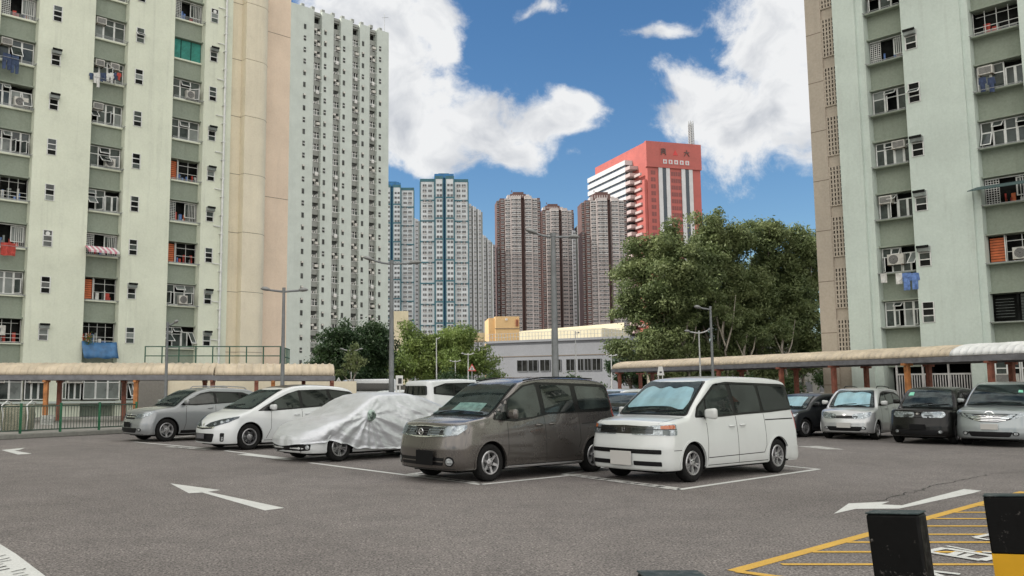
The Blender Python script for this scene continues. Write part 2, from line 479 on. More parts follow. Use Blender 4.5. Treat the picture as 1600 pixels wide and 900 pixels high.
def ac_unit(parent, x, z, y, kind, w=.62):
    mb = MB()
    if kind == 'split':       # outdoor condenser with round fan
        w = .78; h = .54
        mb.box(x, x + w, y - .30, y, z, z + h, 0)
        c = (x + w * .38, y - .302, z + h / 2)
        mb.lathe([(.225, 0), (.225, -.012), (.205, -.014), (.205, 0)], c, 22, 1, 'y')
        mb.add([(c[0] + .2 * math.cos(t), y - .304, c[2] + .2 * math.sin(t)) for t in [2 * math.pi * i / 22 for i in range(22)]], [tuple(range(22))], 1)
        for k in range(4):
            mb.lathe([(.05 + k * .04, -.012), (.056 + k * .04, -.012)], c, 20, 0, 'y')
        mb.box(x + .05, x + .1, y - .4, y + .05, z - .04, z, 2); mb.box(x + w - .1, x + w - .05, y - .4, y + .05, z - .04, z, 2)
    else:                     # window unit
        h = .40
        mb.box(x, x + w, y - .32, y + .1, z, z + h, 0)
        mb.box(x + .05, x + w - .05, y - .326, y - .318, z + .05, z + h - .05, 1)
        for k in range(6):
            zz = z + .07 + k * (h - .14) / 5; mb.box(x + .05, x + w - .05, y - .334, y - .322, zz, zz + .012, 0)
        mb.box(x + .04, x + .08, y - .36, y + .02, z - .035, z, 2); mb.box(x + w - .08, x + w - .04, y - .36, y + .02, z - .035, z, 2)
    o = mb.build('air_conditioner', [ACW, ACD, RUSTY], parent)
    return o

def big_window(parent, x0, x1, z0, z1, y, kind, ac=None, rack=True):
    """one window bay of a flat; y is the plane of the frames, the dark room lies behind"""
    w = x1 - x0
    mb = MB()
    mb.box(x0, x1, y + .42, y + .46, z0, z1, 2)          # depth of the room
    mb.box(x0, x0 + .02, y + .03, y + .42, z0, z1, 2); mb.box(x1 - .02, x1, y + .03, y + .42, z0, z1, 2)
    back = mb.build('window', [WHITE_A, GLASS_W, DARK_IN, RED_C, ORANGE_C, WHITE_C, TEAL_C, BLUE_C, PINK_C], parent)
    fr = MB()
    fm = [WHITE_A, GLASS_W, GLASS_F, RED_C, ORANGE_C, TEAL_C, WHITE_C, DARK_IN, BLUE_C]
    e = .03
    if kind == 'casement':
        casement(fr, x0 + e, x1 - e, z0 + e, z1 - e, y, rng.choice((3, 3, 4)), rng.choice((.42, .5, .38)), .28)
    elif kind == 'half':
        xm = x0 + w * rng.uniform(.4, .6)
        casement(fr, x0 + e, xm, z0 + e, z1 - e, y, 2, .45, .3)
        casement(fr, xm + .02, x1 - e, z0 + e, z1 - e - .3, y, 2, 0, .2)
    elif kind == 'cage':
        fr.box(x0 + e, x1 - e, y - .02, y + .02, z1 - .08, z1 - e, 0); fr.box(x0 + e, x1 - e, y - .02, y + .02, z0 + e, z0 + .07, 0)
        nb = 14; xs = x0 + w * .3
        bars(fr, x0 + .05, xs, z0 + .07, z1 - .08, y, 5, 0); bars(fr, x0 + .05, xs, z0 + .07, z1 - .08, y + .01, 11, 0, True)
        bars(fr, x1 - w * .28, x1 - .05, z0 + .07, z1 - .08, y, 5, 0)
        for k in range(7):
            a = x0 + w * rng.uniform(.3, .8); h = rng.uniform(.25, .7)
            fr.box(a, a + rng.uniform(.08, .25), y + .2, y + .25, z0 + .05, z0 + h, rng.choice((3, 4, 6, 2, 8, 7)))
        casement(fr, x0 + w * .62, x1 - .06, z0 + .35, z1 - .1, y + .12, 1, 0, 0)
    elif kind == 'shutter':
        fr.box(x0 + e, x1 - e, y + .02, y + .05, z0 + e, z1 - e, 5)
        for k in range(15):
            z = z0 + .06 + k * (z1 - z0 - .12) / 14; fr.box(x0 + e, x1 - e, y - .01, y + .03, z - .022, z + .012, 5)
        for q in (.33, .66): fr.box(x0 + w * q - .02, x0 + w * q + .02, y - .02, y + .03, z0 + e, z1 - e, 7)
    elif kind == 'red':
        fr.box(x0 + e, x0 + w * .32, y + .1, y + .16, z0 + e, z1 - .12, 4)
        for k in range(9): fr.box(x0 + e, x0 + w * .32, y + .085, y + .1, z0 + .08 + k * .13, z0 + .1 + k * .13, 7)
        fr.box(x0 + w * .32, x0 + w * .34, y - .02, y + .02, z0, z1, 0)
        for k in range(9):
            a = x0 + w * rng.uniform(.36, .9); h = rng.uniform(.2, .75)
            fr.box(a, a + rng.uniform(.06, .22), y + .15, y + .3, z0 + .03, z0 + h, rng.choice((3, 6, 2, 8, 7, 7)))
        bars(fr, x0 + w * .36, x1 - .04, z0 + .04, z1 - .05, y, 2, 0); bars(fr, x0 + w * .36, x1 - .04, z0 + .5, z0 + 1.0, y, 1, 0, True)
    elif kind == 'open':
        bars(fr, x0 + .05, x1 - .05, z0 + .05, z0 + .5, y, 2, 0, True); bars(fr, x0 + .04, x1 - .04, z0 + .05, z1 - .04, y, 4, 0)
        for k in range(9):
            a = x0 + w * rng.uniform(.05, .85); h = rng.uniform(.2, .8)
            fr.box(a, a + rng.uniform(.06, .25), y + .15, y + .3, z0 + .03, z0 + h, rng.choice((3, 6, 2, 8, 7, 7, 2)))
        fr.box(x0 + .1, x1 - .1, y + .2, y + .22, z1 - .25, z1 - .23, 0)
    elif kind == 'dark':
        bars(fr, x0 + .05, x1 - .05, z0 + .05, z1 - .05, y + .02, 9, 7, True)
        fr.box(x0 + w * .48, x0 + w * .52, y - .02, y + .02, z0, z1, 7); fr.box(x0 + w * .55, x1 - .04, y + .05, y + .06, z0 + .05, z1 - .05, 1)
        bars(fr, x0 + .06, x0 + w * .4, z0 + .25, z1 - .25, y + .16, 6, 2, True)
    fo = fr.build('frame', fm, back)
    if rack and kind != 'shutter':
        rk = MB(); zr = z0 - .05; yo = y - .75
        for xx in (x0 + .06, x1 - .06):
            rk.bar((xx, y - .35, zr), (xx, yo, zr), .022, .022); rk.bar((xx, y - .35, zr - .14), (xx, yo + .15, zr - .01), .018, .018)
        for k in range(3): rk.bar((x0 + .02, yo + .02 + k * .16, zr + .015), (x1 - .02, yo + .02 + k * .16, zr + .015), .018, .018)
        rk.build('drying_rack', [METAL_G], parent)
    if ac == 'w':
        ac_unit(parent, x0 + w * rng.choice((.08, .5, .55)), z1 - .5, y, 'window')
    elif ac == 'w2':
        ac_unit(parent, x0 + w * .10, z1 - .48, y, 'window', .55); ac_unit(parent, x0 + w * .55, z1 - .5, y, 'window', .55)
    elif ac == 's':
        ac_unit(parent, x0 + w * rng.choice((.45, .5)), z0 + .1, y + .02, 'split')
    elif ac == 's0':
        ac_unit(parent, x0 + w * .2, z0 + .4, y + .02, 'split')

def small_window(parent, xc, z0, z1, y, kind, w=.56):
    mb = MB(); x0, x1 = xc - w / 2, xc + w / 2
    mb.box(x0, x1, y, y + .04, z0, z1, 7)                                   # dark reveal panel, proud of the pier by millimetres
    fw = .05
    zs = [z0 + (z1 - z0) * k / 3 for k in range(4)]
    mb.box(x0, x0 + fw, y - .035, y, z0, z1, 0); mb.box(x1 - fw, x1, y - .035, y, z0, z1, 0)
    for z in zs: mb.box(x0 + fw, x1 - fw, y - .032, y, max(z0, z - fw / 2), min(z1, z + fw / 2), 0)
    for k in range(3):
        if rng.random() < .45: mb.box(x0 + fw, x1 - fw, y - .012, y - .004, zs[k] + .02, zs[k + 1] - .02, rng.choice((1, 1, 2)))
    if kind == 1:      # tilted pane
        k = rng.choice((1, 2)); q = zs[k + 1] if k < 3 else z1
        M = Matrix.Translation((0, y - .04, q)) @ Matrix.Rotation(-R(rng.uniform(35, 60)), 4, 'X') @ Matrix.Translation((0, 0, -q))
        mb.box(x0, x1, -.015, .015, q - .34, q, 0, M); mb.box(x0 + .05, x1 - .05, -.02, -.016, q - .3, q - .04, 1, M)
    if kind == 2:      # extractor hood
        mb.box(x0 + .02, x1 - .02, y - .26, y - .036, z1 - .30, z1 - .02, 2)
        mb.box(x0, x1, y - .30, y - .26, z1 - .12, z1, 7)
    if kind == 3:
        mb.cyl((xc, y - .05, z1 - .2), (xc, y - .001, z1 - .2), .12, n=14, mi=0)
    mb.build('small_window', [WHITE_A, GLASS_W, GLASS_F, RED_C, ORANGE_C, TEAL_C, WHITE_C, DARK_IN], parent)

class Facade:
    """a slab block of flats; local x runs along the front, y goes into the building, z up"""
    def __init__(s, name, P0, az, label, cat):
        s.P0 = Vector((P0[0], P0[1])); s.d = Vector((math.sin(R(az)), math.cos(R(az))))
        s.root = empty(name, (P0[0], P0[1], 0), math.atan2(s.d.y, s.d.x), label, cat)
    def t(s, px, py=None):     # front-line coordinate seen in image column px (at the eye level, or at py)
        d = ray(px, HY if py is None else py); r = d.x / d.y
        return (r * s.P0.y - s.P0.x) / (s.d.x - r * s.d.y)

# ---- left slab block
LB = Facade('apartment_block', AT(0, HY, 50)[:2], 50, 'pale green slab block with laundry racks and a beige stair shaft, filling the left edge', 'apartment block')
T = LB.t
ZC = [4.9 + 2.72 * k for k in range(0, 9)]
HB = 88
LBD = 10.5
bm_ = MB()
cols = [(T(128, 550), T(183, 550)), (T(258, 550), T(308, 550))]
pitch = cols[1][0] - cols[0][0]; cw = cols[0][1] - cols[0][0]
rec = []
a0 = cols[0][0] - pitch
for k in range(-1, 2): rec.append((cols[0][0] + (k) * pitch, cols[0][0] + k * pitch + cw))
rec[2] = cols[1]
rec = [(cols[0][0] - 2 * pitch, cols[0][0] - 2 * pitch + cw)] + [(T(36, 550) - cw, T(36, 550))] + rec[1:]
edge_l = -112
rec = [(rec[0][0] - k * pitch, rec[0][0] - k * pitch + cw) for k in range(14, 0, -1)] + rec
NX = 14
cur = edge_l
tEnd = T(342, 550)
RD = .55
for (a, b) in rec:
    bm_.box(cur, a, 0, LBD, 0, HB, 0); cur = b
bm_.box(cur, tEnd, 0, LBD, 0, HB, 0)
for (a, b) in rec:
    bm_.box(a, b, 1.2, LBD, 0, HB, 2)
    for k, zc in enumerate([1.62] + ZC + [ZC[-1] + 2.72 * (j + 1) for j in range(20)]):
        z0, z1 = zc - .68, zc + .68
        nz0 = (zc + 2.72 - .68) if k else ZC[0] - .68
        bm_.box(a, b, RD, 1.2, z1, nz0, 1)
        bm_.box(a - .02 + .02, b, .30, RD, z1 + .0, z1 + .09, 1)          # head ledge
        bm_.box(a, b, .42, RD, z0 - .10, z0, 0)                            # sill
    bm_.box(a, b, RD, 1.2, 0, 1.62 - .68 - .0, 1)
bm_.build('wall', [GREEN_W, GREEN_D, DARK_IN], LB.root)
kinds = ['casement', 'open', 'cage', 'half', 'casement', 'red', 'casement']
plan = {
 # column, from low to high
 1: [('open', 's0'), ('casement', None), ('cage', None), ('open', None), ('casement', None), ('half', 's'), ('casement', 'w'), ('cage', None), ('casement', 'w')],
 2: [('open', None), ('red', None), ('cage', None), ('half', None), ('casement', 's'), ('casement', 'w'), ('casement', 'w2'), ('casement', 'w'), ('half', 'w')],
 3: [('half', None), ('casement', 's'), ('red', None), ('cage', None), ('red', None), ('casement', None), ('casement', 's'), ('shutter', None), ('cage', None)],
 0: [('casement', 'w'), ('half', None), ('open', None), ('casement', None), ('cage', None), ('casement', 'w'), ('half', None), ('casement', None), ('open', None)],
}
for ci, lst in plan.items():
    a, b = rec[ci + NX]
    for k, (kd, ac) in enumerate(lst):
        big_window(LB.root, a + .01, b - .01, ZC[k] - .68, ZC[k] + .68, RD + .02, kd, ac)
for px_, ks in ((72, 9), (205, 9), (325, 9)):
    tx = T(px_ - (6 if px_ < 100 else 3), 550)
    for k in range(ks):
        small_window(LB.root, tx, ZC[k] - .52, ZC[k] + .45, -.006, rng.choice((0, 0, 1, 2, 3, 0)))
# ground-floor fronts under the covered walk
for (pa, pb, kd, ac) in ((-30, 34, 'casement', 's0'), (36, 70, 'half', 'w'), (95, 126, 'half', 'w'), (128, 186, 'casement', None), (188, 214, 'open', 'w')):
    ta, tb = T(pa), T(pb)
    y_ = -.02 if not any(a - .3 <= ta <= b for a, b in rec) else -.02
    mb = MB(); mb.box(ta, tb, -.06, -.004, .95, 2.55, 0); mb.build('window_surround', [DARK_IN], LB.root)
    fr = MB(); casement(fr, ta + .03, tb - .03, 1.0, 2.5, -.12, 3, .5, .15); fr.build('window', [WHITE_A, GLASS_W, GLASS_F], LB.root)
    if ac: ac_unit(LB.root, ta + .2, 1.95, -.14, 'window', .9)
lg = MB(); lg.box(T(-30), T(216), -.35, -.004, .78, .90, 0); lg.build('ledge', [GREEN_W2], LB.root)
# drain pipe with brackets
pp = MB(); tp = T(340, 550)
pp.cyl((tp, -.16, 2.5), (tp, -.16, 30), .075, n=10)
for k in range(22):
    z = 3 + k * 1.25
    pp.box(tp - .12, tp + .12, -.24, -.002, z, z + .05)
    if k % 2: pp.cyl((tp, -.16, z + .5), (tp - .55, -.03, z + .55), .035, n=6)
pp.build('drain_pipe', [WHITE_A], LB.root)
# beige stair shaft: flat panel, rounded shaft, pink end panel
sh = MB()
t0, t1, t2, t3 = T(342, 550), T(354, 550), T(373, 550), T(461, 550)
tc0, tc1 = T(373, 550), T(416, 550)
sh.box(t0, t1, .15, LBD, 0, HB, 0)
sh.box(t1, t2, .45, LBD, 0, HB, 1)
# rounded column front: flat then curving back
w_ = tc1 - tc0
prof = [(tc0, .5), (tc0, -.15), (tc0 + w_ * .55, -.15)]
for k in range(1, 9):
    a = k / 8 * math.pi / 2; prof.append((tc0 + w_ * .55 + w_ * .45 * math.sin(a), -.15 + 1.0 * (1 - math.cos(a))))
prof += [(tc1, 2.0), (tc0, 2.0)]
zz = 0
while zz < HB:
    sh.prism(prof, 'z', zz + .03, zz + 4.03, 1)
    pin = [(a + (.04 if a < tc1 - .01 else -.04), b + .04) for a, b in prof]
    sh.prism(pin, 'z', zz + 4.03, zz + 4.06, 3)
    sh.box(t1 + .001, t2 - .001, .44, .449, zz + 4.03, zz + 4.06, 3)
    zz += 4.03
sh.box(tc1, t3, 1.2, LBD, 0, HB, 2)
k = 0
while k * 12.1 < HB:
    sh.box(tc1 + .001, t3 - .002, 1.192, 1.199, 3 + k * 12.1, 3.03 + k * 12.1, 3); k += 1
sh.build('stair_shaft', [GREEN_W, BEIGE, PINKB, DARKLINE], LB.root)

# ---- podium with railing at its right
PD = empty('podium', (0, 0, 0), 0, 'beige low podium wall with green railing behind the left covered walk', 'podium')
mb = MB(); pA = AT(216, HY, 46); pB = AT(262, HY, 46); pC = AT(560, HY, 52)
mb.box(pA.x, pB.x - .003, 45.9, 48, 0, 2.75, 1); mb.box(pB.x, AT(440, HY, 46).x, 46, 50, 0, 2.75, 0)  # left stretch coloured grey for the shadow on the beige wall
mb.box(AT(440, HY, 46).x, AT(556, HY, 46).x, 46.2, 46.6, 0, 2.0, 0)
mb.build('wall', [BEIGE, wall_mat('shadowed_wall_grey', (.23, .22, .20), (.12, .12, .11), .3, .4)], PD)
GREENRAIL = mat('green_railing_paint', (.035, .10, .065), .55, var=.2, scale=8)
mb = MB(); xa, xb = AT(225, HY, 46.2).x, AT(437, HY, 46.2).x
for z in (3.78, 3.3, 2.85): mb.cyl((xa, 46.2, z), (xb, 46.2, z), .03, n=6); mb.cyl((xb, 46.2, z), (xb, 49.8, z), .03, n=6)
n = 8
for k in range(n + 1):
    x = xa + (xb - xa) * k / n; mb.cyl((x, 46.2, 2.75), (x, 46.2, 3.8), .035, n=6)
for k in range(7): mb.cyl((xb, 46.3 + k * .55, 2.75), (xb, 46.3 + k * .55, 3.8), .03, n=6)
mb.build('railing', [GREENRAIL], PD)

# ---- right slab block
RBP = (24.2, 44.5)
RB = Facade('apartment_block', RBP, math.degrees(math.atan2(.64, -.77)), 'pale green slab block with a taupe lattice-window end filling the right edge', 'apartment block')
T = RB.t
ZR = [5.35 + 2.74 * k for k in range(0, 8)]
HR = 74
bm_ = MB()
r_ed = T(1284, 540)
rt = [T(1309, 540), T(1331, 540)]
rc1 = (T(1378, 540), T(1441, 540)); rc2 = (T(1549, 540), T(1549, 540) + (T(1441, 540) - T(1378, 540)) * 1.1)
bm_.box(r_ed, rt[0], 0, 9, 0, HR, 2)
bm_.box(rt[0], rt[1], .12, 9, 0, HR, 2)
bm_.box(rt[1], rc1[0] - .35, -.18, 9, 0, HR, 0)
bm_.box(rc1[0] - .35, rc1[0], .02, 9, 0, HR, 0)
bm_.box(rc1[1], rc2[0] - .3, -.12, 9, 2.9, HR, 0)
bm_.box(rc2[0] - .3, rc2[0], .05, 9, 0, HR, 0)
bm_.box(T(1518, 560), rc2[0] - .3, -.1, 9, 0, 2.9, 0)
bm_.box(rc1[1], T(1518, 560), 3.0, 9, 0, 2.9, 3)
pR = rc2[0] - rc1[0]; wR = rc2[1] - rc2[0]
more = [(rc2[0] + pR * k, rc2[1] + pR * k) for k in range(1, 9)]
cur = rc2[1]
for (a, b) in more: bm_.box(cur, a, 0, 9, 0, HR, 0); cur = b
bm_.box(cur, cur + 4, 0, 9, 0, HR, 0)
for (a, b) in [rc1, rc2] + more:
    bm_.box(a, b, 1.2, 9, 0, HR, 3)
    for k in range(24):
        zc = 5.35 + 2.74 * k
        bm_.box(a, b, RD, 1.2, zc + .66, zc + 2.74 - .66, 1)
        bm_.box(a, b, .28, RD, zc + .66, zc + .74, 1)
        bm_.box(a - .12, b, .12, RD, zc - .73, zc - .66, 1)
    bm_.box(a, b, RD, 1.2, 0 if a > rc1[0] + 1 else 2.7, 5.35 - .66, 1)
# joints in the taupe end
for k in range(22):
    z = 1.8 + k * 2.72 * 1.0
    bm_.box(r_ed, rt[0], -.004, -.001, z, z + .035, 4)
bm_.build('wall', [GREEN_R, GREEN_D, TAUPE, DARK_IN, DARKLINE], RB.root)
planR = {0: [('casement', None), ('half', 's0'), ('half', 'w'), ('casement', 'w'), ('casement', None), ('cage', None), ('casement', 'w')],
         1: [('dark', None), ('red', 's'), ('cage', None), ('casement', None), ('half', 'w'), ('open', None), ('casement', None)]}
for ci, lst in planR.items():
    a, b = (rc1, rc2)[ci]
    for k, (kd, ac) in enumerate(lst):
        n0_ = len(bpy.data.objects); before = set(RB.root.children)
        big_window(RB.root, a + .01, b - .01, ZR[k] - .66, ZR[k] + .66, RD + .02, kd, ac)
        if ci == 1 and k < 5:
            for o_ in set(RB.root.children) - before:
                if o_.name.startswith('drying'): continue
                for q in range(1, 7): c_ = copy_tree(o_, RB.root); c_.location.x += pR * q
for k in range(7):
    small_window(RB.root, T(1456, 540), ZR[k] - .55, ZR[k] + .45, -.13, (0, 2, 2, 2, 1, 2, 1)[k])
# lattice ventilation windows
for k in range(8):
    zb_ = 3.1 + 2.72 * k; lat = MB(); x0_, x1_ = rt[0] + .03, rt[1] - .03
    lat.box(x0_, x1_, .112, .118, zb_, zb_ + 2.1, 0)
    for i in range(5): x = x0_ + (x1_ - x0_) * i / 4; lat.box(x - .045, x + .045, .04, .112, zb_, zb_ + 2.1, 1)
    for j in range(10): z = zb_ + 2.1 * j / 9; lat.box(x0_ - .04, x1_ + .04, .045, .115, z - .035, z + .035, 1)
    lat.build('lattice_window', [DARK_IN, TAUPE], RB.root)
# gate bay
gt = MB(); ga, gb = T(1398, 575), T(1516, 575)
z1_ = 2.3
for k in range(30):
    x = ga + (gb - ga) * k / 29; gt.box(x - .02, x + .02, .2, .24, .1, z1_ - .02, 0)
gt.box(ga, gb, .18, .26, z1_ - .02, z1_ + .06, 0); gt.box(ga, gb, .18, .26, .1, .16, 0)
for q in (0, .36, .7, 1): x = ga + (gb - ga) * q; gt.box(x - .035, x + .035, .17, .27, 0, 3.05, 0)
gt.build('gate', [mat('white_metal_paint', (.55, .54, .53), .5, var=.15, scale=3)], RB.root)
# ground-floor windows in the right recess
fr = MB(); ta, tb = rc2[0] + .02, rc2[1]
fr.box(ta, tb, .3, .34, 1.25, 3.1, 2); casement(fr, ta, (ta + tb) / 2, 1.3, 3.05, .2, 2, .5, .1); casement(fr, (ta + tb) / 2 + .03, tb, 1.3, 3.05, .2, 2, .5, .2)
fr.build('window', [WHITE_A, GLASS_W, DARK_IN], RB.root)
ac_unit(RB.root, ta + .1, 1.9, .1, 'window', .85)

# ---- laundry, awnings and other things that hang from the racks
def on(fac, t_, y, z):
    d = fac.d; n = Vector((-d.y, d.x)); p = fac.P0 + d * t_ + n * y
    return (p.x, p.y, z)
def garment(name, fac, t_, z, w, h, m, label, cat, kind='shirt', group=None, y=-.12):
    mb = MB(); nx, nzv = 8, 8
    if kind == 'shirt':
        outline = [(-.5, 0), (-.15, .02), (.15, .02), (.5, 0), (.62, -.42), (.42, -.48), (.36, -.25), (.36, -1), (-.36, -1), (-.36, -.25), (-.42, -.48), (-.62, -.42)]
    elif kind == 'trousers':
        outline = [(-.5, 0), (.5, 0), (.55, -.5), (.5, -1), (.14, -1), (0, -.35), (-.14, -1), (-.5, -1), (-.55, -.5)]
    else:
        outline = [(-.5, 0), (0, .01), (.5, 0), (.52, -.5), (.5, -1), (.1, -.97), (-.2, -1.02), (-.5, -.98)]
    poly = [(a * w, b * h) for a, b in outline]
    mb.prism(poly, 'y', -.012, .012, 0)
    o = mb.build(name, [m])
    bm2 = bmesh.new(); bm2.from_mesh(o.data)
    bmesh.ops.triangulate(bm2, faces=bm2.faces)
    bmesh.ops.subdivide_edges(bm2, edges=bm2.edges, cuts=2)
    for v in bm2.verts: v.co.y += .05 * math.sin(v.co.x * 22 + t_) * min(1, -v.co.z / h + .2)
    bm2.to_mesh(o.data); bm2.free()
    o.location = on(fac, t_, y, z); o.rotation_euler = (0, 0, math.atan2(fac.d.y, fac.d.x))
    return tag(o, label, cat, group)
TL, TR = LB.t, RB.t
def zat(fac, px, py):
    t_ = fac.t(px, py); p = on(fac, t_, 0, 0); return AT(px, py, p[1]).z
for px_, py_, w, h, m, nm, lb, kd in (
    (10, 84, .42, .95, NAVY_C, 'trousers', 'dark navy trousers hanging at the upper left frame edge', 'trousers'),
    (23, 88, .40, 1.05, JEANS, 'trousers', 'blue jeans hanging right of the dark navy trousers', 'trousers')):
    t_ = LB.t(px_, py_); garment(nm, LB, t_, zat(LB, px_, py_), w, h, m, lb, 'trousers', kd)
gl = [(142, JEANS, .45), (148, WHITE_C, .7), (153, WHITE_C, 1.0), (158, NAVY_C, .6), (163, NAVY_C, .55), (168, WHITE_C, .6), (174, WHITE_C, .75), (180, NAVY_C, .5), (185, RED_C, .5)]
names = ['blue vest at the left end', 'white shirt second from left', 'long white shirt third from left', 'navy top in the middle', 'navy top right of the middle', 'white top right of navy pair', 'white blouse', 'navy top beside the red one', 'red top at the right end']
for (px_, m, h), nm in zip(gl, names):
    t_ = LB.t(px_, 116); garment('shirt', LB, t_, zat(LB, px_, 115), .24, h * .9, m, nm + ' of the crowded laundry row on the left block', 'laundry', 'shirt', 'laundry row on the middle rack')
t_ = LB.t(12, 380); garment('towel', LB, t_, zat(LB, 12, 380), .8, .72, RED_C, 'red towel hanging from the far left window rack', 'towel', 'towel')
for px_, m, w, h, nm, kd, lb in ((1382, WHITE_C, .30, .5, 'towel', 'towel', 'small white cloth at the left of the rack above the lowest right block window'),
                       (1406, WHITE_C, .30, .55, 'towel', 'towel', 'white cloth beside the blue shirts on the right block'),
                       (1418, BLUE_C, .42, .85, 'shirt', 'shirt', 'plain blue shirt hanging on the right block'),
                       (1431, BLUE_C, .36, .8, 'shirt', 'shirt', 'blue shirt at the right end of the right block rack')):
    t_ = RB.t(px_, 428); garment(nm, RB, t_, zat(RB, px_, 427), w, h, m, lb, 'laundry', kd)
for px_, lb in ((1536, 'black stockings hanging left on the far right rack'), (1550, 'black top hanging right on the far right rack')):
    t_ = RB.t(px_, 125); garment('shirt', RB, t_, zat(RB, px_, 122), .28, .7, NAVY_C, lb, 'laundry', 'shirt')
# striped awning
t_ = LB.t(157, 390); aw = MB()
for k in range(12):
    aw.add([(-.95 + k * .158, 0, 0), (-.95 + (k + 1) * .158, 0, 0), (-.95 + (k + 1) * .158, -.75, -.36), (-.95 + k * .158, -.75, -.36),
            (-.95 + k * .158, -.75, -.48), (-.95 + (k + 1) * .158, -.75, -.48)], [(0, 1, 2, 3), (3, 2, 5, 4)], k % 2)
o = aw.build('awning', [PINK_C, WHITE_C]); o.location = on(LB, t_, .1, zat(LB, 157, 385)); o.rotation_euler = (0, 0, math.atan2(LB.d.y, LB.d.x))
tag(o, 'small pink striped awning on a left block window', 'awning')
# blue tarp and flowering plant at the lowest window
t_ = LB.t(153, 545); tp_ = MB(); nx = 14
pts = []; 
for j in range(5):
    for i in range(nx + 1):
        x = -1.05 + 2.1 * i / nx; z = -.25 * j; y = -.25 - .12 * j + .04 * math.sin(i * 1.7 + j); pts.append((x, y, z - .04 * math.sin(i * .9) * (j == 4) - .06 * (1 - (x / 1.05) ** 2) * (j < 2)))
tp_.add(pts, [(j * (nx + 1) + i, j * (nx + 1) + i + 1, (j + 1) * (nx + 1) + i + 1, (j + 1) * (nx + 1) + i) for j in range(4) for i in range(nx)], 0, True)
o = tp_.build('tarpaulin', [mat('blue_tarp', (.04, .13, .27), .5, var=.25, scale=3)]); o.location = on(LB, t_, .1, zat(LB, 153, 534)); o.rotation_euler = (0, 0, math.atan2(LB.d.y, LB.d.x))
o.modifiers.new('thick', 'SOLIDIFY').thickness = .01
tag(o, 'blue tarpaulin hung below a left block window near the walk roof', 'tarpaulin')
# dark green canopy on the right block
t_ = RB.t(1560, 290); c_ = MB()
c_.add([(-.9, .1, .1), (1.2, .1, .1), (1.35, -.95, -.22), (-1.0, -.95, -.22), (-.9, .1, .06), (1.2, .1, .06), (1.35, -.95, -.26), (-1.0, -.95, -.26)],
       [(0, 1, 2, 3), (7, 6, 5, 4), (0, 4, 5, 1), (1, 5, 6, 2), (2, 6, 7, 3), (3, 7, 4, 0)])
o = c_.build('canopy', [mat('dark_green_canvas', (.05, .09, .09), .7)]); o.location = on(RB, t_, 0, zat(RB, 1560, 290)); o.rotation_euler = (0, 0, math.atan2(RB.d.y, RB.d.x))
tag(o, 'dark green sloping canopy over a far right window', 'canopy')

# ------------------------------------------------------------------ far slab tower
def add_windows(root, spots, mesh_fn_list, name, stuff_mesh_fn=None, limit=100):
    """spots: (x, y, z, variant) in the local frame. the first `limit` are parts of their own, the rest one part"""
    meshes = {}
    spots = list(spots)
    for i, (x, y, z, v) in enumerate(spots[:limit]):
        if v not in meshes: meshes[v] = mesh_fn_list[v]()
        o = bpy.data.objects.new(name, meshes[v][2]); COL.objects.link(o); o.parent = root; o.location = (x, y, z)
    if len(spots) > limit:
        big = MB()
        for (x, y, z, v) in spots[limit:]:
            if v not in meshes: meshes[v] = mesh_fn_list[v]()
            src, mats_, _ = meshes[v]
            o0 = len(big.v)
            big.v.extend([(a + x, b + y, c + z) for a, b, c in src.v]); big.f.extend([tuple(q + o0 for q in f) for f in src.f]); big.m.extend(src.m); big.sm.extend(src.sm)
        o = big.build(name + 's', mats_, root, fix=False); o['kind'] = 'stuff'
def wmesh(fn, mats):
    def f():
        mb = MB(); fn(mb); return (mb, mats, mb.mesh('window', mats))
    return f

FT = Facade('apartment_tower', AT(463, HY, 195)[:2], 51, 'tall pale mint slab tower with four dark window strips beside the pink wall', 'apartment tower')
T = FT.t
fL = T(606)
fb = MB(); HT = 88.2
strip = [(T(484), T(497)), (T(516), T(528)), (T(547), T(559)), (T(575), T(587))]
# columns measured at eye level follow the photo's vertical lean at each height
scale_ = 1.0
cur = -5
for (a, b) in strip: fb.box(cur, a, 0, 14, 0, HT, 0); cur = b
fb.box(cur, fL, 0, 14, 0, HT, 0)
zf = [1.0 + 2.72 * k for k in range(32)]
for (a, b) in strip:
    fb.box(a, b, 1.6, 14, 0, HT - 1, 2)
    for z in zf: fb.box(a, b, .7, 1.6, z + 1.55, z + 2.72, 1)
    fb.box(a, b, .5, 1.6, HT - .9, HT - .5, 1)
for k in range(9): fb.box(fL * k / 9 + .2, fL * k / 9 + 1.0, .4, 1.2, HT, HT + .8, 1)
fb.cyl((fL - .6, 1, HT), (fL - .6, 1, HT + 5), .06, n=5, mi=3); fb.cyl((fL - 1.3, 1, HT + 3.8), (fL + .6, 1, HT + 4.4), .05, n=5, mi=3)
fb.build('wall', [GREEN_W2, GREY_D2, DARK_IN, METAL_G], FT.root)
wv = strip[0][1] - strip[0][0]
fm = [WHITE_A, GLASS_W, GLASS_F, RED_C, ORANGE_C, TEAL_C, WHITE_C, mat('far_room_dark', (.055, .058, .055), .9, var=.5, scale=1), ACW]
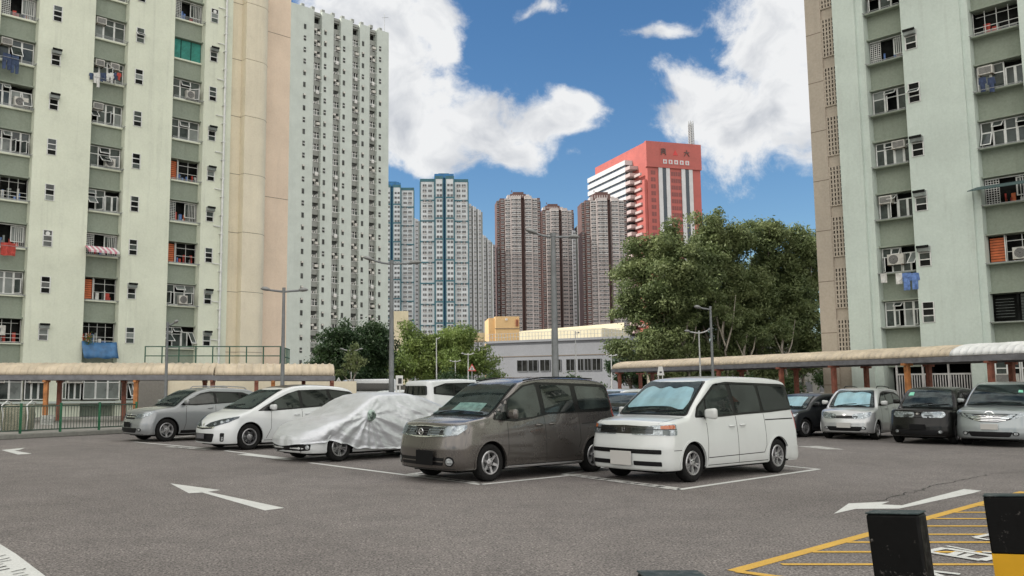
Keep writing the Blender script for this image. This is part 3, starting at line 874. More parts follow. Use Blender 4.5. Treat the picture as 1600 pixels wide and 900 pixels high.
def fw_fn(seed, kd):
    def fn(mb):
        r_ = random.Random(seed); w = wv - .04
        mb.box(0, w, .3, .34, 0, 1.55, 7)
        if kd == 0:
            for i in range(4): x = w * i / 3; mb.box(max(0, x - .05), min(w, x + .05), -.04, 0, 0, 1.5, 0)
            mb.box(0, w, -.05, 0, 1.0, 1.1, 0); mb.box(0, w, -.05, 0, 0, .09, 0); mb.box(.1, w * .33, 0, .02, .1, 1, 2); mb.box(w * .4, w - .1, 0, .02, .1, 1, 1)
        elif kd == 1:
            for i in range(3): x = w * i / 2; mb.box(max(0, x - .05), min(w, x + .05), -.04, 0, 0, 1.5, 0)
            mb.box(w * .1, w * .45, -.5, .1, .9, 1.35, 8); mb.box(w * .55, w * .9, -.45, .1, .2, .8, 8)
        elif kd == 2:
            for i in range(5): x = w * r_.random() * .85; mb.box(x, x + w * .12, .05, .1, .1, .4 + r_.random() * .6, r_.choice((6, 3, 2, 8)))
            mb.box(0, w, -.05, 0, .5, .56, 0)
        elif kd == 3:
            for i in range(4): x = w * i / 3; mb.box(max(0, x - .06), min(w, x + .06), -.04, 0, 0, 1.5, 0)
            mb.box(w * .05, w * .95, 0, .02, .1, .7, 2); mb.box(w * .35, w * .7, -.7, -.5, -.5, .3, 6)
        elif kd == 4:
            mb.box(w * .5, w * .95, -.5, .1, .5, 1.1, 8); mb.box(0, w * .4, 0, .03, 0, 1.5, 2); mb.box(w * .4, w * .45, -.04, .02, 0, 1.5, 0)
        elif kd == 5:
            mb.box(0, w, 0, .03, .2, 1.3, 3); mb.box(0, w, -.04, 0, .9, 1.0, 0); mb.box(w * .5, w * .56, -.04, 0, 0, 1.5, 0)
        mb.box(0, w, -.9, -.84, -.12, -.06, 0)
    return fn
vs = [wmesh(fw_fn(i, i), fm) for i in range(6)]
rr = random.Random(3)
spots = []
for z in reversed(zf[:-1]):
    for (a, b) in strip: spots.append((a + .02, .75, z, rr.choice((0, 0, 1, 1, 2, 2, 3, 4) if rr.random() < .985 else (5,))))
add_windows(FT.root, spots, vs, 'window')
def sw(seed):
    def fn(mb):
        mb.box(-.3, .3, -.05, .02, 0, 1.15, 7)
        if seed == 0: mb.box(-.25, .25, -.3, -.05, .75, 1.1, 8)
        if seed == 1: mb.box(-.32, .32, -.09, -.05, .5, .62, 0)
    return fn
sv = [wmesh(sw(i), fm) for i in range(3)]
spots = []
cxs = [T(469), strip[0][1] + .9, strip[1][1] + .9, strip[2][1] + .9, strip[3][1] + .9]
for z in reversed(zf[:-1]):
    for x in cxs: spots.append((x, -.02, z + .3, rr.randrange(3)))
add_windows(FT.root, spots, sv, 'small_window')

# ------------------------------------------------------------------ distant towers
def tower(px0, px1, ytop, Y, yaw, depth=None):
    pass
TEALB = mat('teal_band', (.03, .11, .14), .6, var=.15, scale=.4)
BLUEB = mat('blue_panel', (.02, .13, .30), .6, var=.2, scale=.4)
PALEW = mat('pale_tower_wall', (.50, .535, .55), .8, var=.12, scale=.2)
GREYW = mat('grey_tower_wall', (.40, .42, .44), .8, var=.12, scale=.2)
DGLASS = mat('tower_window_dark', (.07, .075, .08), .25, var=.5, scale=.3)
BROWN = mat('maroon_tower_wall', (.115, .066, .060), .8, var=.15, scale=.2)
PINKT = mat('dusty_pink_tower_wall', (.42, .385, .375), .8, var=.12, scale=.2)
FRAMEL = mat('pale_window_band', (.54, .53, .52), .6, var=.15, scale=.3)
SALMON = mat('salmon_red_cladding', (.37, .095, .080), .7, var=.08, scale=.15)
WHT = mat('white_band_cladding', (.50, .51, .52), .6, var=.08, scale=.15)

def zfrom(py, Y, px=640): return AT(px, py, Y).z
def fwin(w, h, sill=True, bay=0.0, split=2, mats=None):
    def fn(mb):
        y0 = -bay
        mb.box(0, w, y0 - .05, .02, .15, h, 0)
        for k in range(1, split): x = w * k / split; mb.box(x - .07, x + .07, y0 - .1, y0 - .05, .15, h, 1)
        if sill: mb.box(-.1, w + .1, y0 - .18, .02, -.15, .15, 1)
    return wmesh(fn, mats or [DGLASS, FRAMEL])

def blue_tower(px0, px1, cpx0, cpx1, ytop, ycrown, Y, name_label, lo_vis=360):
    P0 = AT(px0, HY, Y); P1 = AT(px1, HY, Y); W = P1.x - P0.x; H = zfrom(ytop, Y); HC = zfrom(ycrown, Y)
    root = empty('apartment_tower', (P0.x, Y, 0), 0, name_label, 'apartment tower', None)
    c0, c1 = (AT(cpx0, HY, Y).x - P0.x), (AT(cpx1, HY, Y).x - P0.x)
    cc = (c0 + c1) / 2; sl = W * .055
    mb = MB()
    wing = [(0, W * .30, 1.5, H), (W * .31, cc - sl / 2, 0, H + 1.2), (cc + sl / 2, W * .70, 0, H + 1.2), (W * .71, W, 1.5, H - .2)]
    for (a, b, y, h) in wing:
        mb.box(a, b, y, y + 16, 0, h, 0)
        mb.box(a - .1, b + .1, y - .15, y + 16.1, h, h + 1.6, 1)
        for k in range(3):
            x = (a, b)[k] if k < 2 else None
            if x is not None: mb.box(x - .28, x + .28, y - .22, y + .4, 0, h, 1)
        z = h - 10.5; j = 0
        while z > 0:
            mb.box(a + .28, b - .28, y - .2, y, z, z + .75, 1); z -= 11.2
    mb.box(cc - sl / 2, cc + sl / 2, 2.5, 14, 0, H + 2, 2)
    mb.build('wall', [PALEW, TEALB, BLUEB], root)
    cr = MB(); cr.box(c0, c1, 3, 12, H + 1.6, HC - .6, 0); cr.box(c0 + 1.2, c1 - 1.5, 4, 11, HC - .6, HC, 0); cr.box(c0 - 1, c1 + 1, 2, 13, H + 2, H + 4.5, 0)
    cr.box(c0 + 1.5, c1 - 1.5, 2.8, 3, H + 4.9, HC - 2, 1)
    cr.build('roof', [BLUEB, TEALB], root)
    wl = [fwin(W * .075, 1.5, True, .3), fwin(W * .05, 1.5, False, 0, 1), fwin(W * .075, 1.5, False, .0)]
    sp_ = []; z = H - 3.0; r_ = random.Random(int(px0)); j = 0
    while z > 1:
        if (H - z) % 11.2 > .1:
            for (a, b, y, h) in wing:
                ww = b - a
                if ww > W * .2:
                    sp_.append((a + ww * .18, y, z, 0 if r_.random() < .7 else 2)); sp_.append((a + ww * .56, y, z, 0 if r_.random() < .7 else 2))
                else:
                    sp_.append((a + ww * .2, y, z, 1)); sp_.append((a + ww * .58, y, z, 1))
        z -= 2.8
    add_windows(root, sp_, wl, 'window')
    return root
blue_tower(657, 734, 683, 708, 283, 268, 470, 'blue-crowned white and teal apartment tower, the taller and nearer of the pair')
blue_tower(576, 647, 600, 623, 296, 281, 520, 'blue-crowned white and teal apartment tower half hidden behind the mint slab tower')

def plain_tower(px0, px1, ytop, Y, label, wall=GREYW, ridge=0, colsn=4, floor=2.9, step=None):
    P0 = AT(px0, HY, Y); P1 = AT(px1, HY, Y); W = P1.x - P0.x; H = zfrom(ytop, Y)
    root = empty('apartment_tower', (P0.x, Y, 0), 0, label, 'apartment tower')
    mb = MB(); cw_ = W / colsn; tops = []
    for k in range(colsn):
        h = H - (step or 0) * k; tops.append(h)
        mb.box(k * cw_, k * cw_ + cw_ * .62, .8, 14, 0, h, 0); mb.box(k * cw_ + cw_ * .62, (k + 1) * cw_, 2.4, 14, 0, h - 1, 1)
        mb.box(k * cw_ - .2, k * cw_ + cw_ * .12, .2, 1.2, 0, h + .6, 2)
    mb.build('wall', [wall, GREY_D2, WHT], root)
    wl = [fwin(cw_ * .34, 1.4, True, .2, 2)]; sp_ = []; z = H - 3
    while z > 2:
        for k in range(colsn):
            if z < tops[k] - 2: sp_.append((k * cw_ + cw_ * .20, .8, z, 0))
        z -= floor
    add_windows(root, sp_, wl, 'window')
plain_tower(648, 657.5, 342, 600, 'narrow grey tower seen in the gap between the two blue-crowned towers', colsn=1)
plain_tower(734, 757, 318, 560, 'plain grey tower close on the right of the taller blue-crowned tower', colsn=3, step=2.0)
plain_tower(757, 772, 368, 600, 'lower grey tower stepping down toward the first maroon tower', colsn=2, step=3)
plain_tower(772.5, 779, 382, 640, 'lowest sliver of grey tower touching the first maroon tower', colsn=1)
plain_tower(899, 917, 360, 680, 'grey tower in the gap left of the right-hand maroon tower', colsn=2, step=-4)

def brown_tower(px0, px1, ytop, cpx0, cpx1, ycrown, Y, label, slot):
    P0 = AT(px0, HY, Y); P1 = AT(px1, HY, Y); W = P1.x - P0.x; H = zfrom(ytop, Y); HC = zfrom(ycrown, Y)
    root = empty('apartment_tower', (P0.x, Y, 0), 0, label, 'apartment tower')
    u = W / 100
    # vertical ribs: (from, to, depth set-back, height, material)
    ribs = [(0, 6, 7, H - 1, 0), (6, 17, 4, H + .0, 0), (17, 28, 2, H - .5, 1), (28, 31, .3, H + .5, 1), (31, 52, 0, H + 1, 1), (slot, slot + 9, 5, H + 1, 0),
            (61, 76, 0, H + 1, 1), (76, 78, .3, H, 1), (78, 90, 2, H - .4, 1), (90, 97, 4, H + .3, 0), (97, 100, 7, H - 1.5, 0)]
    mb = MB()
    for (a, b, y, h, mi) in ribs: mb.box(a * u, b * u, y, 22, 0, h, mi)
    mb.build('wall', [BROWN, PINKT], root)
    c0, c1 = (AT(cpx0, HY, Y).x - P0.x), (AT(cpx1, HY, Y).x - P0.x)
    cr = MB(); cr.box(c0, c1, 3, 14, H, HC - 1.5, 0); cr.box(c0 + 2, c1 - 1.4, 4, 12, HC - 1.5, HC, 0)
    cr.box(c0 + 1, c0 + 1.5, 5, 5.5, HC, HC + 1.4, 0); cr.box(c0 - 2, c0, 3, 10, H, H + 2.2, 1); cr.box(c1, c1 + 2.4, 3, 10, H, H + 2.4, 1)
    for k in range(6): x = c0 + 1 + (c1 - c0 - 2) * k / 6; cr.box(x, x + .6, 2.9, 3, H + 1.2, HC - 2.4, 1)
    cr.build('roof', [BROWN, PINKT], root)
    def bayfn(w):
        def fn(mb):
            mb.box(.1 * w, .9 * w, -.7, .02, -.1, 1.15, 0); mb.box(.05 * w, .95 * w, -.85, .02, 1.15, 1.45, 1); mb.box(.04 * w, .96 * w, -.85, .02, -.5, -.1, 1)
            mb.box(.46 * w, .5 * w, -.76, -.7, -.1, 1.15, 1); mb.box(-.02 * w, .05 * w, -.05, .02, -.2, 1.4, 2)
        return wmesh(fn, [DGLASS, FRAMEL, BROWN])
    def smallfn(w):
        def fn(mb):
            mb.box(.15 * w, .85 * w, -.3, .02, -.1, 1.1, 0); mb.box(.05 * w, .95 * w, -.5, .02, 1.1, 1.4, 1); mb.box(.1 * w, .9 * w, -.5, .02, -.4, -.1, 1)
        return wmesh(fn, [DGLASS, PINKT, BROWN])
    wl = [bayfn(10.5 * u), bayfn(15 * u), bayfn(11 * u), smallfn(9 * u), smallfn(6 * u)]
    sp_ = []; z = H - 2.6
    while z > 12:
        sp_ += [(31 * u, 0, z, 0), (41.5 * u, 0, z, 0), (61 * u, 0, z, 1), (78.5 * u, 2, z, 2), (17.5 * u, 2, z, 2), (0, 7, z, 4), (7 * u, 4, z, 3), (90.5 * u, 4, z, 4)]
        z -= 2.9
    add_windows(root, sp_, wl, 'window')
brown_tower(781, 852, 308, 802, 827, 298, 600, 'maroon and dusty pink tower with a brown crown, leftmost of the three', 52)
brown_tower(849, 905, 327, 858, 881, 317, 680, 'maroon and dusty pink tower behind the tall lamp post, lowest of the three', 52)
brown_tower(918, 991, 311, 935, 963, 298, 600, 'maroon and dusty pink tower standing before the red office block', 52)

# ---- red office block
def red_block():
    Y = 450
    A = AT(1022, HY, Y)       # near corner
    az = R(75)                # direction of the right face
    H = zfrom(222, Y)
    A2 = AT(1022, HY, 640)
    root = empty('office_building', (A2.x, A2.y, 0), math.pi / 2 - az, 'salmon red office block with white banded left side, dark sign characters and a roof mast', 'office building')
    d = Vector((math.sin(az), math.cos(az)))
    r = ray(1107, HY); rr_ = r.x / r.y
    W = (rr_ * A.y - A.x) / (d.x - rr_ * d.y)
    # left face direction: perpendicular, going away to the left
    n = Vector((-d.y, d.x)); r = ray(938, HY); rr_ = r.x / r.y
    D = (rr_ * A.y - A.x) / (n.x - rr_ * n.y)
    mb = MB()
    mb.box(0, W, 0, D, 0, H, 0)
    mb.box(-.8, W + .3, -.8, 1.2, H - 13.5, H + .05, 0)
    # vertical stripes on the right face
    for q in (.20, .63):
        a = W * q; b = a + W * .21
        mb.box(a, a + W * .07, -.5, 0, 0, H - 13.5, 1); mb.box(b - W * .07, b, -.5, 0, 0, H - 13.5, 1)
        mb.box(a + W * .07, b - W * .07, -.25, 0, 0, H - 13.5, 2)
    mb.build('wall', [SALMON, WHT, mat('blue_black_glass', (.02, .035, .05), .15)], root)
    # windows in the right face
    rd = mat('red_window_glass', (.16, .03, .025), .3)
    wl = [fwin(W * .085, 2.3, False, 0, 2, [rd, SALMON]), fwin(W * .12, 2.3, False, 0, 3, [rd, SALMON])]
    sp_ = []; z = H - 17.5
    while z > 20:
        sp_ += [(W * .06, 0, z, 0), (W * .44, 0, z, 1), (W * .89, 0, z, 0) if False else (W * .57, 0, z, 0)]; z -= 3.6
    add_windows(root, sp_, wl, 'window')
    # white bands on the left side, with rounded stair end
    wb = MB(); z = H - 6.5
    while z > 5:
        wb.box(-4.5, -.05, 15, D + 1, z - 2.5, z, 0); wb.box(-3.9, -.05, 15.4, D + .6, z - 3.9, z - 2.5, 1)
        if z < H - 9: wb.box(-4.8, -.05, 9.5, 14.5, z - 2.2, z - .4, 2)
        z -= 3.9
    wb.box(-3.4, -.06, 14.5, 15.0, 0, H - 15, 1); wb.box(-1.6, -.051, .6, 9.5, 0, H - 20, 3)
    z = H - 16
    while z > 5:
        wb.box(-2.6, -1.6, 3, 9.4, z - 1.3, z, 2); z -= 3.9
    wb.build('balcony_band', [WHT, DGLASS, mat('pale_pink_balcony', (.42, .34, .33), .7), SALMON], root)
    # sign
    L = H - 5.0; x0 = W * .25; sroot = link('sign', MB().box(W * .22, W * .82, -.86, -.82, L - 7, L + 2.6).mesh('sign', [SALMON]), root)
    dk = mat('dark_sign_letters', (.09, .045, .04), .5); rdm = mat('red_sign', (.5, .03, .03), .5)
    cur_ = [None]
    def st(x1, z1, x2, z2, w=.38):
        k_ = .74; cur_[0].bar((c + (x1 - c) * k_, -1.02, L + (z1 - L) * k_), (c + (x2 - c) * k_, -1.02, L + (z2 - L) * k_), .3, w)
    cur_[0] = MB(); c = x0 + 1.2                                     # first dense character
    st(c - 2, L - 1, c + 2, L - 1); st(c - 1.5, L + 2, c - 1.5, L - .8); st(c + 1.5, L + 2, c + 1.5, L - .8); st(c - .6, L + 2, c + .6, L + 2)
    st(c - .6, L + 2, c - .6, L - .9); st(c + .6, L + 2, c + .6, L - .9); st(c - 1.5, L + .6, c + 1.5, L + .6); st(c - .9, L - .9, c - 2, L - 2.5); st(c + .9, L - .9, c + 2, L - 2.5)
    cur_[0].build('character', [dk], sroot)
    cur_[0] = MB(); c = W * .73                                      # second character: a bar with two falling strokes
    st(c - 2, L + .4, c + 2, L + .4); st(c, L + 2, c - .2, L + .2); st(c - .2, L + .4, c - 1.9, L - 2.3); st(c + .1, L + .3, c + 2, L - 2.3)
    cur_[0].build('character', [dk], sroot)
    MB().prism([(W * .47, L - 1.6), (W * .56, L - 1.6), (W * .515, L + 1.2)], 'y', -1.0, -.861, 0).build('logo', [rdm], sroot)
    for k in range(5):
        a = W * (.28 + k * .105); sg = MB(); sg.box(a, a + 2.1, -1.05, -.861, L - 6.4, L - 4.2, 0)
        sg.box(a + .5, a + 1.5, -1.12, -1.05, L - 5.5, L - 5.1, 1); sg.box(a + .8, a + 1.1, -1.12, -1.05, L - 6.1, L - 4.5, 1); sg.build('character_tile', [WHT, rdm], sroot)
    # lattice mast
    ms = MB(); mx_, my_ = W * .90, 2.5; mh = zfrom(188, Y) - H
    for sx, sy in ((-1, -1), (1, -1), (1, 1), (-1, 1)): ms.bar((mx_ + sx, my_ + sy, H), (mx_ + sx * .8, my_ + sy * .8, H + mh + 2), .36, .36)
    for k in range(9):
        z = H + k * mh / 8.5; z2 = z + mh / 8.5
        for (p, q) in (((-1, -1), (1, -1)), ((1, -1), (1, 1)), ((1, 1), (-1, 1)), ((-1, 1), (-1, -1))):
            ms.bar((mx_ + p[0], my_ + p[1], z), (mx_ + q[0], my_ + q[1], z2), .24, .24); ms.bar((mx_ + p[0], my_ + p[1], z), (mx_ + q[0], my_ + q[1], z), .16, .16)
    ms.build('mast', [METAL_G], root)
    root.scale = (640 / 450,) * 3
red_block()

# ------------------------------------------------------------------ middle distance
YEL = wall_mat('yellow_ochre_render', (.62, .43, .22), (.4, .27, .14), .15, .2)
CREAM = wall_mat('cream_render', (.62, .56, .40), (.4, .36, .26), .15, .25)
GREYC = wall_mat('pale_grey_concrete', (.21, .22, .24), (.22, .22, .22), .25, .35)
def pbox(root, name, px0, py0, px1, py1, Y, D, m, z0=None):
    a = AT(px0, py0, Y); b = AT(px1, py1, Y)
    mb = MB(); mb.box(a.x, b.x, Y, Y + D, z0 if z0 is not None else b.z, a.z); return mb.build(name, [m], root)
yb = empty('water_tank_house', (0, 0, 0), 0, 'yellow ochre rooftop block standing over the grey building', 'rooftop block')
pbox(yb, 'wall', 774, 494.5, 812, 540, 150, 9, YEL, 0); pbox(yb, 'lower_wall', 763.5, 497, 773.9, 540, 151, 8, YEL, 0)
pbox(yb, 'band', 773.7, 513, 812.2, 514, 149.9, .15, DARKLINE)
pbox(yb, 'lamp', 790, 497.5, 793, 500.5, 149.7, .3, WHT)
for k in range(3): pbox(yb, 'sign', 806 + k * 1.6, 499, 807 + k * 1.6, 510, 149.8, .18, mat('brown_sign', (.3, .09, .05), .6))
cw = empty('multi_storey_car_park', (0, 0, 0), 0, 'long cream multi-storey car park with dark open decks behind the grey building', 'car park')
def deck(z_l, z_r, h, m, xl, xr, Yl, Yr, nm, dep=6):
    mb = MB(); mb.add([(xl, Yl, z_l - h), (xr, Yr, z_r - h), (xr, Yr + dep, z_r - h), (xl, Yl + dep, z_l - h), (xl, Yl, z_l), (xr, Yr, z_r), (xr, Yr + dep, z_r), (xl, Yl + dep, z_l)],
                      [(0, 3, 2, 1), (4, 5, 6, 7), (0, 1, 5, 4), (1, 2, 6, 5), (2, 3, 7, 6), (3, 0, 4, 7)]); return mb.build(nm, [m], cw)
A_, B_ = AT(700, 520, 160), AT(763, 520, 160); deck(A_.z, B_.z, 1.4, CREAM, A_.x, B_.x, 160, 160, 'parapet')
A_, B_ = AT(812.3, 517.5, 150), AT(975, 504, 125)
deck(A_.z, B_.z, 1.5, CREAM, A_.x, B_.x, 150, 125, 'parapet')
deck(A_.z - 1.5, B_.z - 1.5, .75, DARK_IN, A_.x, B_.x, 150.5, 125.5, 'deck_shade_strip')  # solid near-black strip painted for the shade inside the open deck
deck(A_.z - 2.25, B_.z - 2.25, 1.2, CREAM, A_.x, B_.x, 150, 125, 'parapet')
deck(A_.z - 3.45, B_.z - 3.45, .9, DARK_IN, A_.x, B_.x, 150.5, 125.5, 'deck_shade_strip')
deck(A_.z - 4.35, B_.z - 4.35, 1.2, CREAM, A_.x, B_.x, 150, 125, 'parapet')
deck(A_.z - 5.5, B_.z - 5.5, 5, GREYC, A_.x, B_.x, 150.6, 125.6, 'base_wall')
cr = empty('rooftop_house', (0, 0, 0), 0, 'small cream wall block showing over the dark tree beside the lamp post', 'building')
pbox(cr, 'wall', 613, 486, 638, 540, 150, 8, CREAM, 0)
for k in range(6): pbox(cr, 'vent', 621 + k * 2.4, 502, 622.2 + k * 2.4, 504, 149.9, .15, DARK_IN)

gb = empty('low_building', (0, 0, 0), 0, 'pale grey two-storey building with a row of dark windows in the middle distance', 'building')
P0 = AT(760, HY, 112); P1 = AT(985, HY, 100)
L_ = (P1 - P0).length; gb.location = (P0.x, P0.y, 0); gb.rotation_euler = (0, 0, math.atan2(P1.y - P0.y, P1.x - P0.x))
hz = AT(760, 534, 112).z
mb = MB(); mb.box(0, L_, 0, 12, 0, hz, 0); mb.box(-.2, L_ + .2, -.25, 0, hz - .25, hz + .02, 0)
mb.box(0, L_, -.06, -.002, 5.5, 5.58, 1); mb.box(3, L_ * .75, 3, 10, hz, hz + 1.3, 2); mb.build('wall', [GREYC, DARKLINE, CREAM], gb)
mb = MB()
for k in range(45): x = L_ * k / 44; mb.box(x - .02, x + .02, .2, .24, hz, hz + .9, 0)
for z in (.45, .9): mb.box(0, L_, .2, .25, hz + z, hz + z + .04, 0)
mb.build('roof_railing', [METAL_G], gb)
GBdir = (P1 - P0).normalized()
def tgb(px):
    r = ray(px, HY); q = r.x / r.y; return (q * P0.y - P0.x) / (GBdir.x - q * GBdir.y)
for (a, b) in ((809, 825), (827, 841), (845, 860), (871, 877), (886, 899), (904, 913), (915, 925), (927, 940)):
    mb = MB(); x0, x1 = tgb(a), tgb(b); mb.box(x0, x1, -.05, -.002, 3.75, 5.05, 0)
    for q in (0, .5, 1): mb.box(x0 + (x1 - x0) * q - .025, x0 + (x1 - x0) * q + .025, -.1, -.05, 3.7, 5.1, 1)
    mb.box(x0, x1, -.1, -.05, 3.7, 3.76, 1); mb.build('window', [DARK_IN, mat('dull_window_frame', (.16, .17, .18), .5)], gb)
pbox(gb, 'porch', 0, 0, 1, 1, 90, 1, GREYC) if False else None
# low dark wall, parapets and planting along the far road
fwall = MB(); fwall.box(-14, 12, 70, 70.4, 0, 1.95, 0); o = fwall.build('boundary_wall', [wall_mat('weathered_dark_wall', (.10, .10, .09), (.04, .05, .04), .5, .5)])
tag(o, 'weathered dark boundary wall far behind the parked cars', 'wall')

db_ = empty('low_building', (AT(1000, HY, 125).x, 125, 0), 0, 'dark low grey building glimpsed between the trunks behind the right covered walk', 'building')
W_ = AT(1420, HY, 125).x - AT(1000, HY, 125).x
mb = MB(); mb.box(0, W_, 0, 10, 0, 7.5, 0); mb.box(-.2, W_ + .2, -.4, 0, 7.2, 7.7, 0); mb.build('wall', [wall_mat('dark_grey_render', (.20, .20, .18), (.1, .1, .09), .4, .5)], db_)  # wall in a dark grey base colour
for k in range(14):
    x = 1 + k * W_ / 14; mb = MB(); mb.box(x, x + 1.6, -.06, -.003, 1.2, 2.6, 0); mb.box(x - .08, x + 1.68, -.12, -.06, 1.1, 1.2, 1); mb.build('window', [DGLASS, METAL_G], db_)
# ------------------------------------------------------------------ cars
def pchip(pts):
    xs = [p[0] for p in pts]; ys = [p[1] for p in pts]; n = len(xs)
    dd = [(ys[i + 1] - ys[i]) / (xs[i + 1] - xs[i]) for i in range(n - 1)]
    m = [dd[0]] + [0 if dd[i - 1] * dd[i] <= 0 else 2 * dd[i - 1] * dd[i] / (dd[i - 1] + dd[i]) for i in range(1, n - 1)] + [dd[-1]]
    def f(x):
        if x <= xs[0]: return ys[0]
        if x >= xs[-1]: return ys[-1]
        i = 0
        while x > xs[i + 1]: i += 1
        h = xs[i + 1] - xs[i]; t = (x - xs[i]) / h
        return ys[i] * (2 * t**3 - 3 * t * t + 1) + h * m[i] * (t**3 - 2 * t * t + t) + ys[i + 1] * (-2 * t**3 + 3 * t * t) + h * m[i + 1] * (t**3 - t * t)
    return f
def lin(pts):
    def f(x):
        if x <= pts[0][0]: return pts[0][1]
        for (a, b), (c, d) in zip(pts, pts[1:]):
            if x <= c: return b + (d - b) * (x - a) / (c - a)
        return pts[-1][1]
    return f
def rp(pts, r=.05, n=3, closed=True):
    out = []; k = len(pts)
    for i in range(k):
        p = Vector(pts[i]); a = Vector(pts[i - 1]); b = Vector(pts[(i + 1) % k])
        da = (a - p); db = (b - p); ra = min(r, da.length * .45); rb = min(r, db.length * .45)
        s = p + da.normalized() * ra; e = p + db.normalized() * rb
        for j in range(n + 1):
            t = j / n; q = s * (1 - t) ** 2 + p * 2 * t * (1 - t) + e * t * t; out.append((q.x, q.y))
    return out
def strip_polys(pts, w):
    """a seam: thin mitred band along a line of points"""
    L = []; P = [Vector(p) for p in pts]
    for i, p in enumerate(P):
        d = (P[min(i + 1, len(P) - 1)] - P[max(i - 1, 0)]).normalized(); L.append((p + Vector((-d.y, d.x)) * w / 2, p - Vector((-d.y, d.x)) * w / 2))
    return [[tuple(L[i][0]), tuple(L[i + 1][0]), tuple(L[i + 1][1]), tuple(L[i][1])] for i in range(len(L) - 1)]

WELL = mat('wheel_well_dark', (.008, .008, .008), .95, spec=.1)
CARGLASS = mat('car_glass_dark', (.008, .010, .010), .03, 0, spec=.45)
CARGLASS2 = mat('car_glass_green', (.022, .028, .026), .03, 0, spec=.5, var=.7, scale=1.2, vec='obj')
SURROUND = mat('black_window_trim', (.006, .006, .006), .3, spec=.25)
def seethrough(name, tint=(.8, .9, .9), fac=.5):
    m = bpy.data.materials.new(name); m.use_nodes = True; t = m.node_tree; g = NG(t); t.nodes.clear()
    tr = g.n('ShaderNodeBsdfTransparent'); tr.inputs[0].default_value = (*tint, 1)
    gl = g.n('ShaderNodeBsdfGlossy'); gl.inputs['Roughness'].default_value = .03; gl.inputs[0].default_value = (.55, .62, .66, 1)
    fr = g.n('ShaderNodeFresnel'); fr.inputs[0].default_value = 1.5
    ms = g.n('ShaderNodeMixShader'); g.l(g.m('ADD', g.m('MULTIPLY', fr.outputs[0], .6), fac * .06), ms.inputs[0]); g.l(tr.outputs[0], ms.inputs[1]); g.l(gl.outputs[0], ms.inputs[2])
    o = g.n('ShaderNodeOutputMaterial'); g.l(ms.outputs[0], o.inputs[0]); MATS[name] = m; return m
WSGLASS = seethrough('windscreen_glass')
LENS = seethrough('clear_lens', (.95, .97, .98), .8)
SHADEM = mat('silver_sunshade', (.52, .66, .73), .4, .25, var=.14, scale=2.2, vec='obj', stretch=(1, 2, 1), bump=.5, bscale=5)
DASH = mat('dashboard_dark', (.022, .026, .026), .7, spec=.2, var=.7, scale=5, vec='obj')
LAMPIN = mat('lamp_reflector', (.40, .42, .43), .25, .6, var=.45, scale=16, vec='obj')
ORANGE_L = mat('orange_indicator', (.65, .16, .03), .25)
RED_L = mat('red_tail_lamp', (.30, .015, .012), .2)
ALLOY = mat('alloy_wheel', (.42, .42, .43), .35, .8, var=.2, scale=10, vec='obj')
ALLOY_D = mat('dark_alloy_wheel', (.07, .07, .075), .35, .6)
PLATE_G = mat('grey_number_plate', (.48, .47, .45), .6)
PLATE_W = mat('white_number_plate', (.62, .62, .60), .5)
PLATE_B = mat('black_number_plate', (.006, .006, .007), .6, spec=.15)
SEAM = mat('panel_gap', (.02, .02, .02), .9)
GREENLBL = mat('green_permit_sticker', (.20, .55, .40), .6)

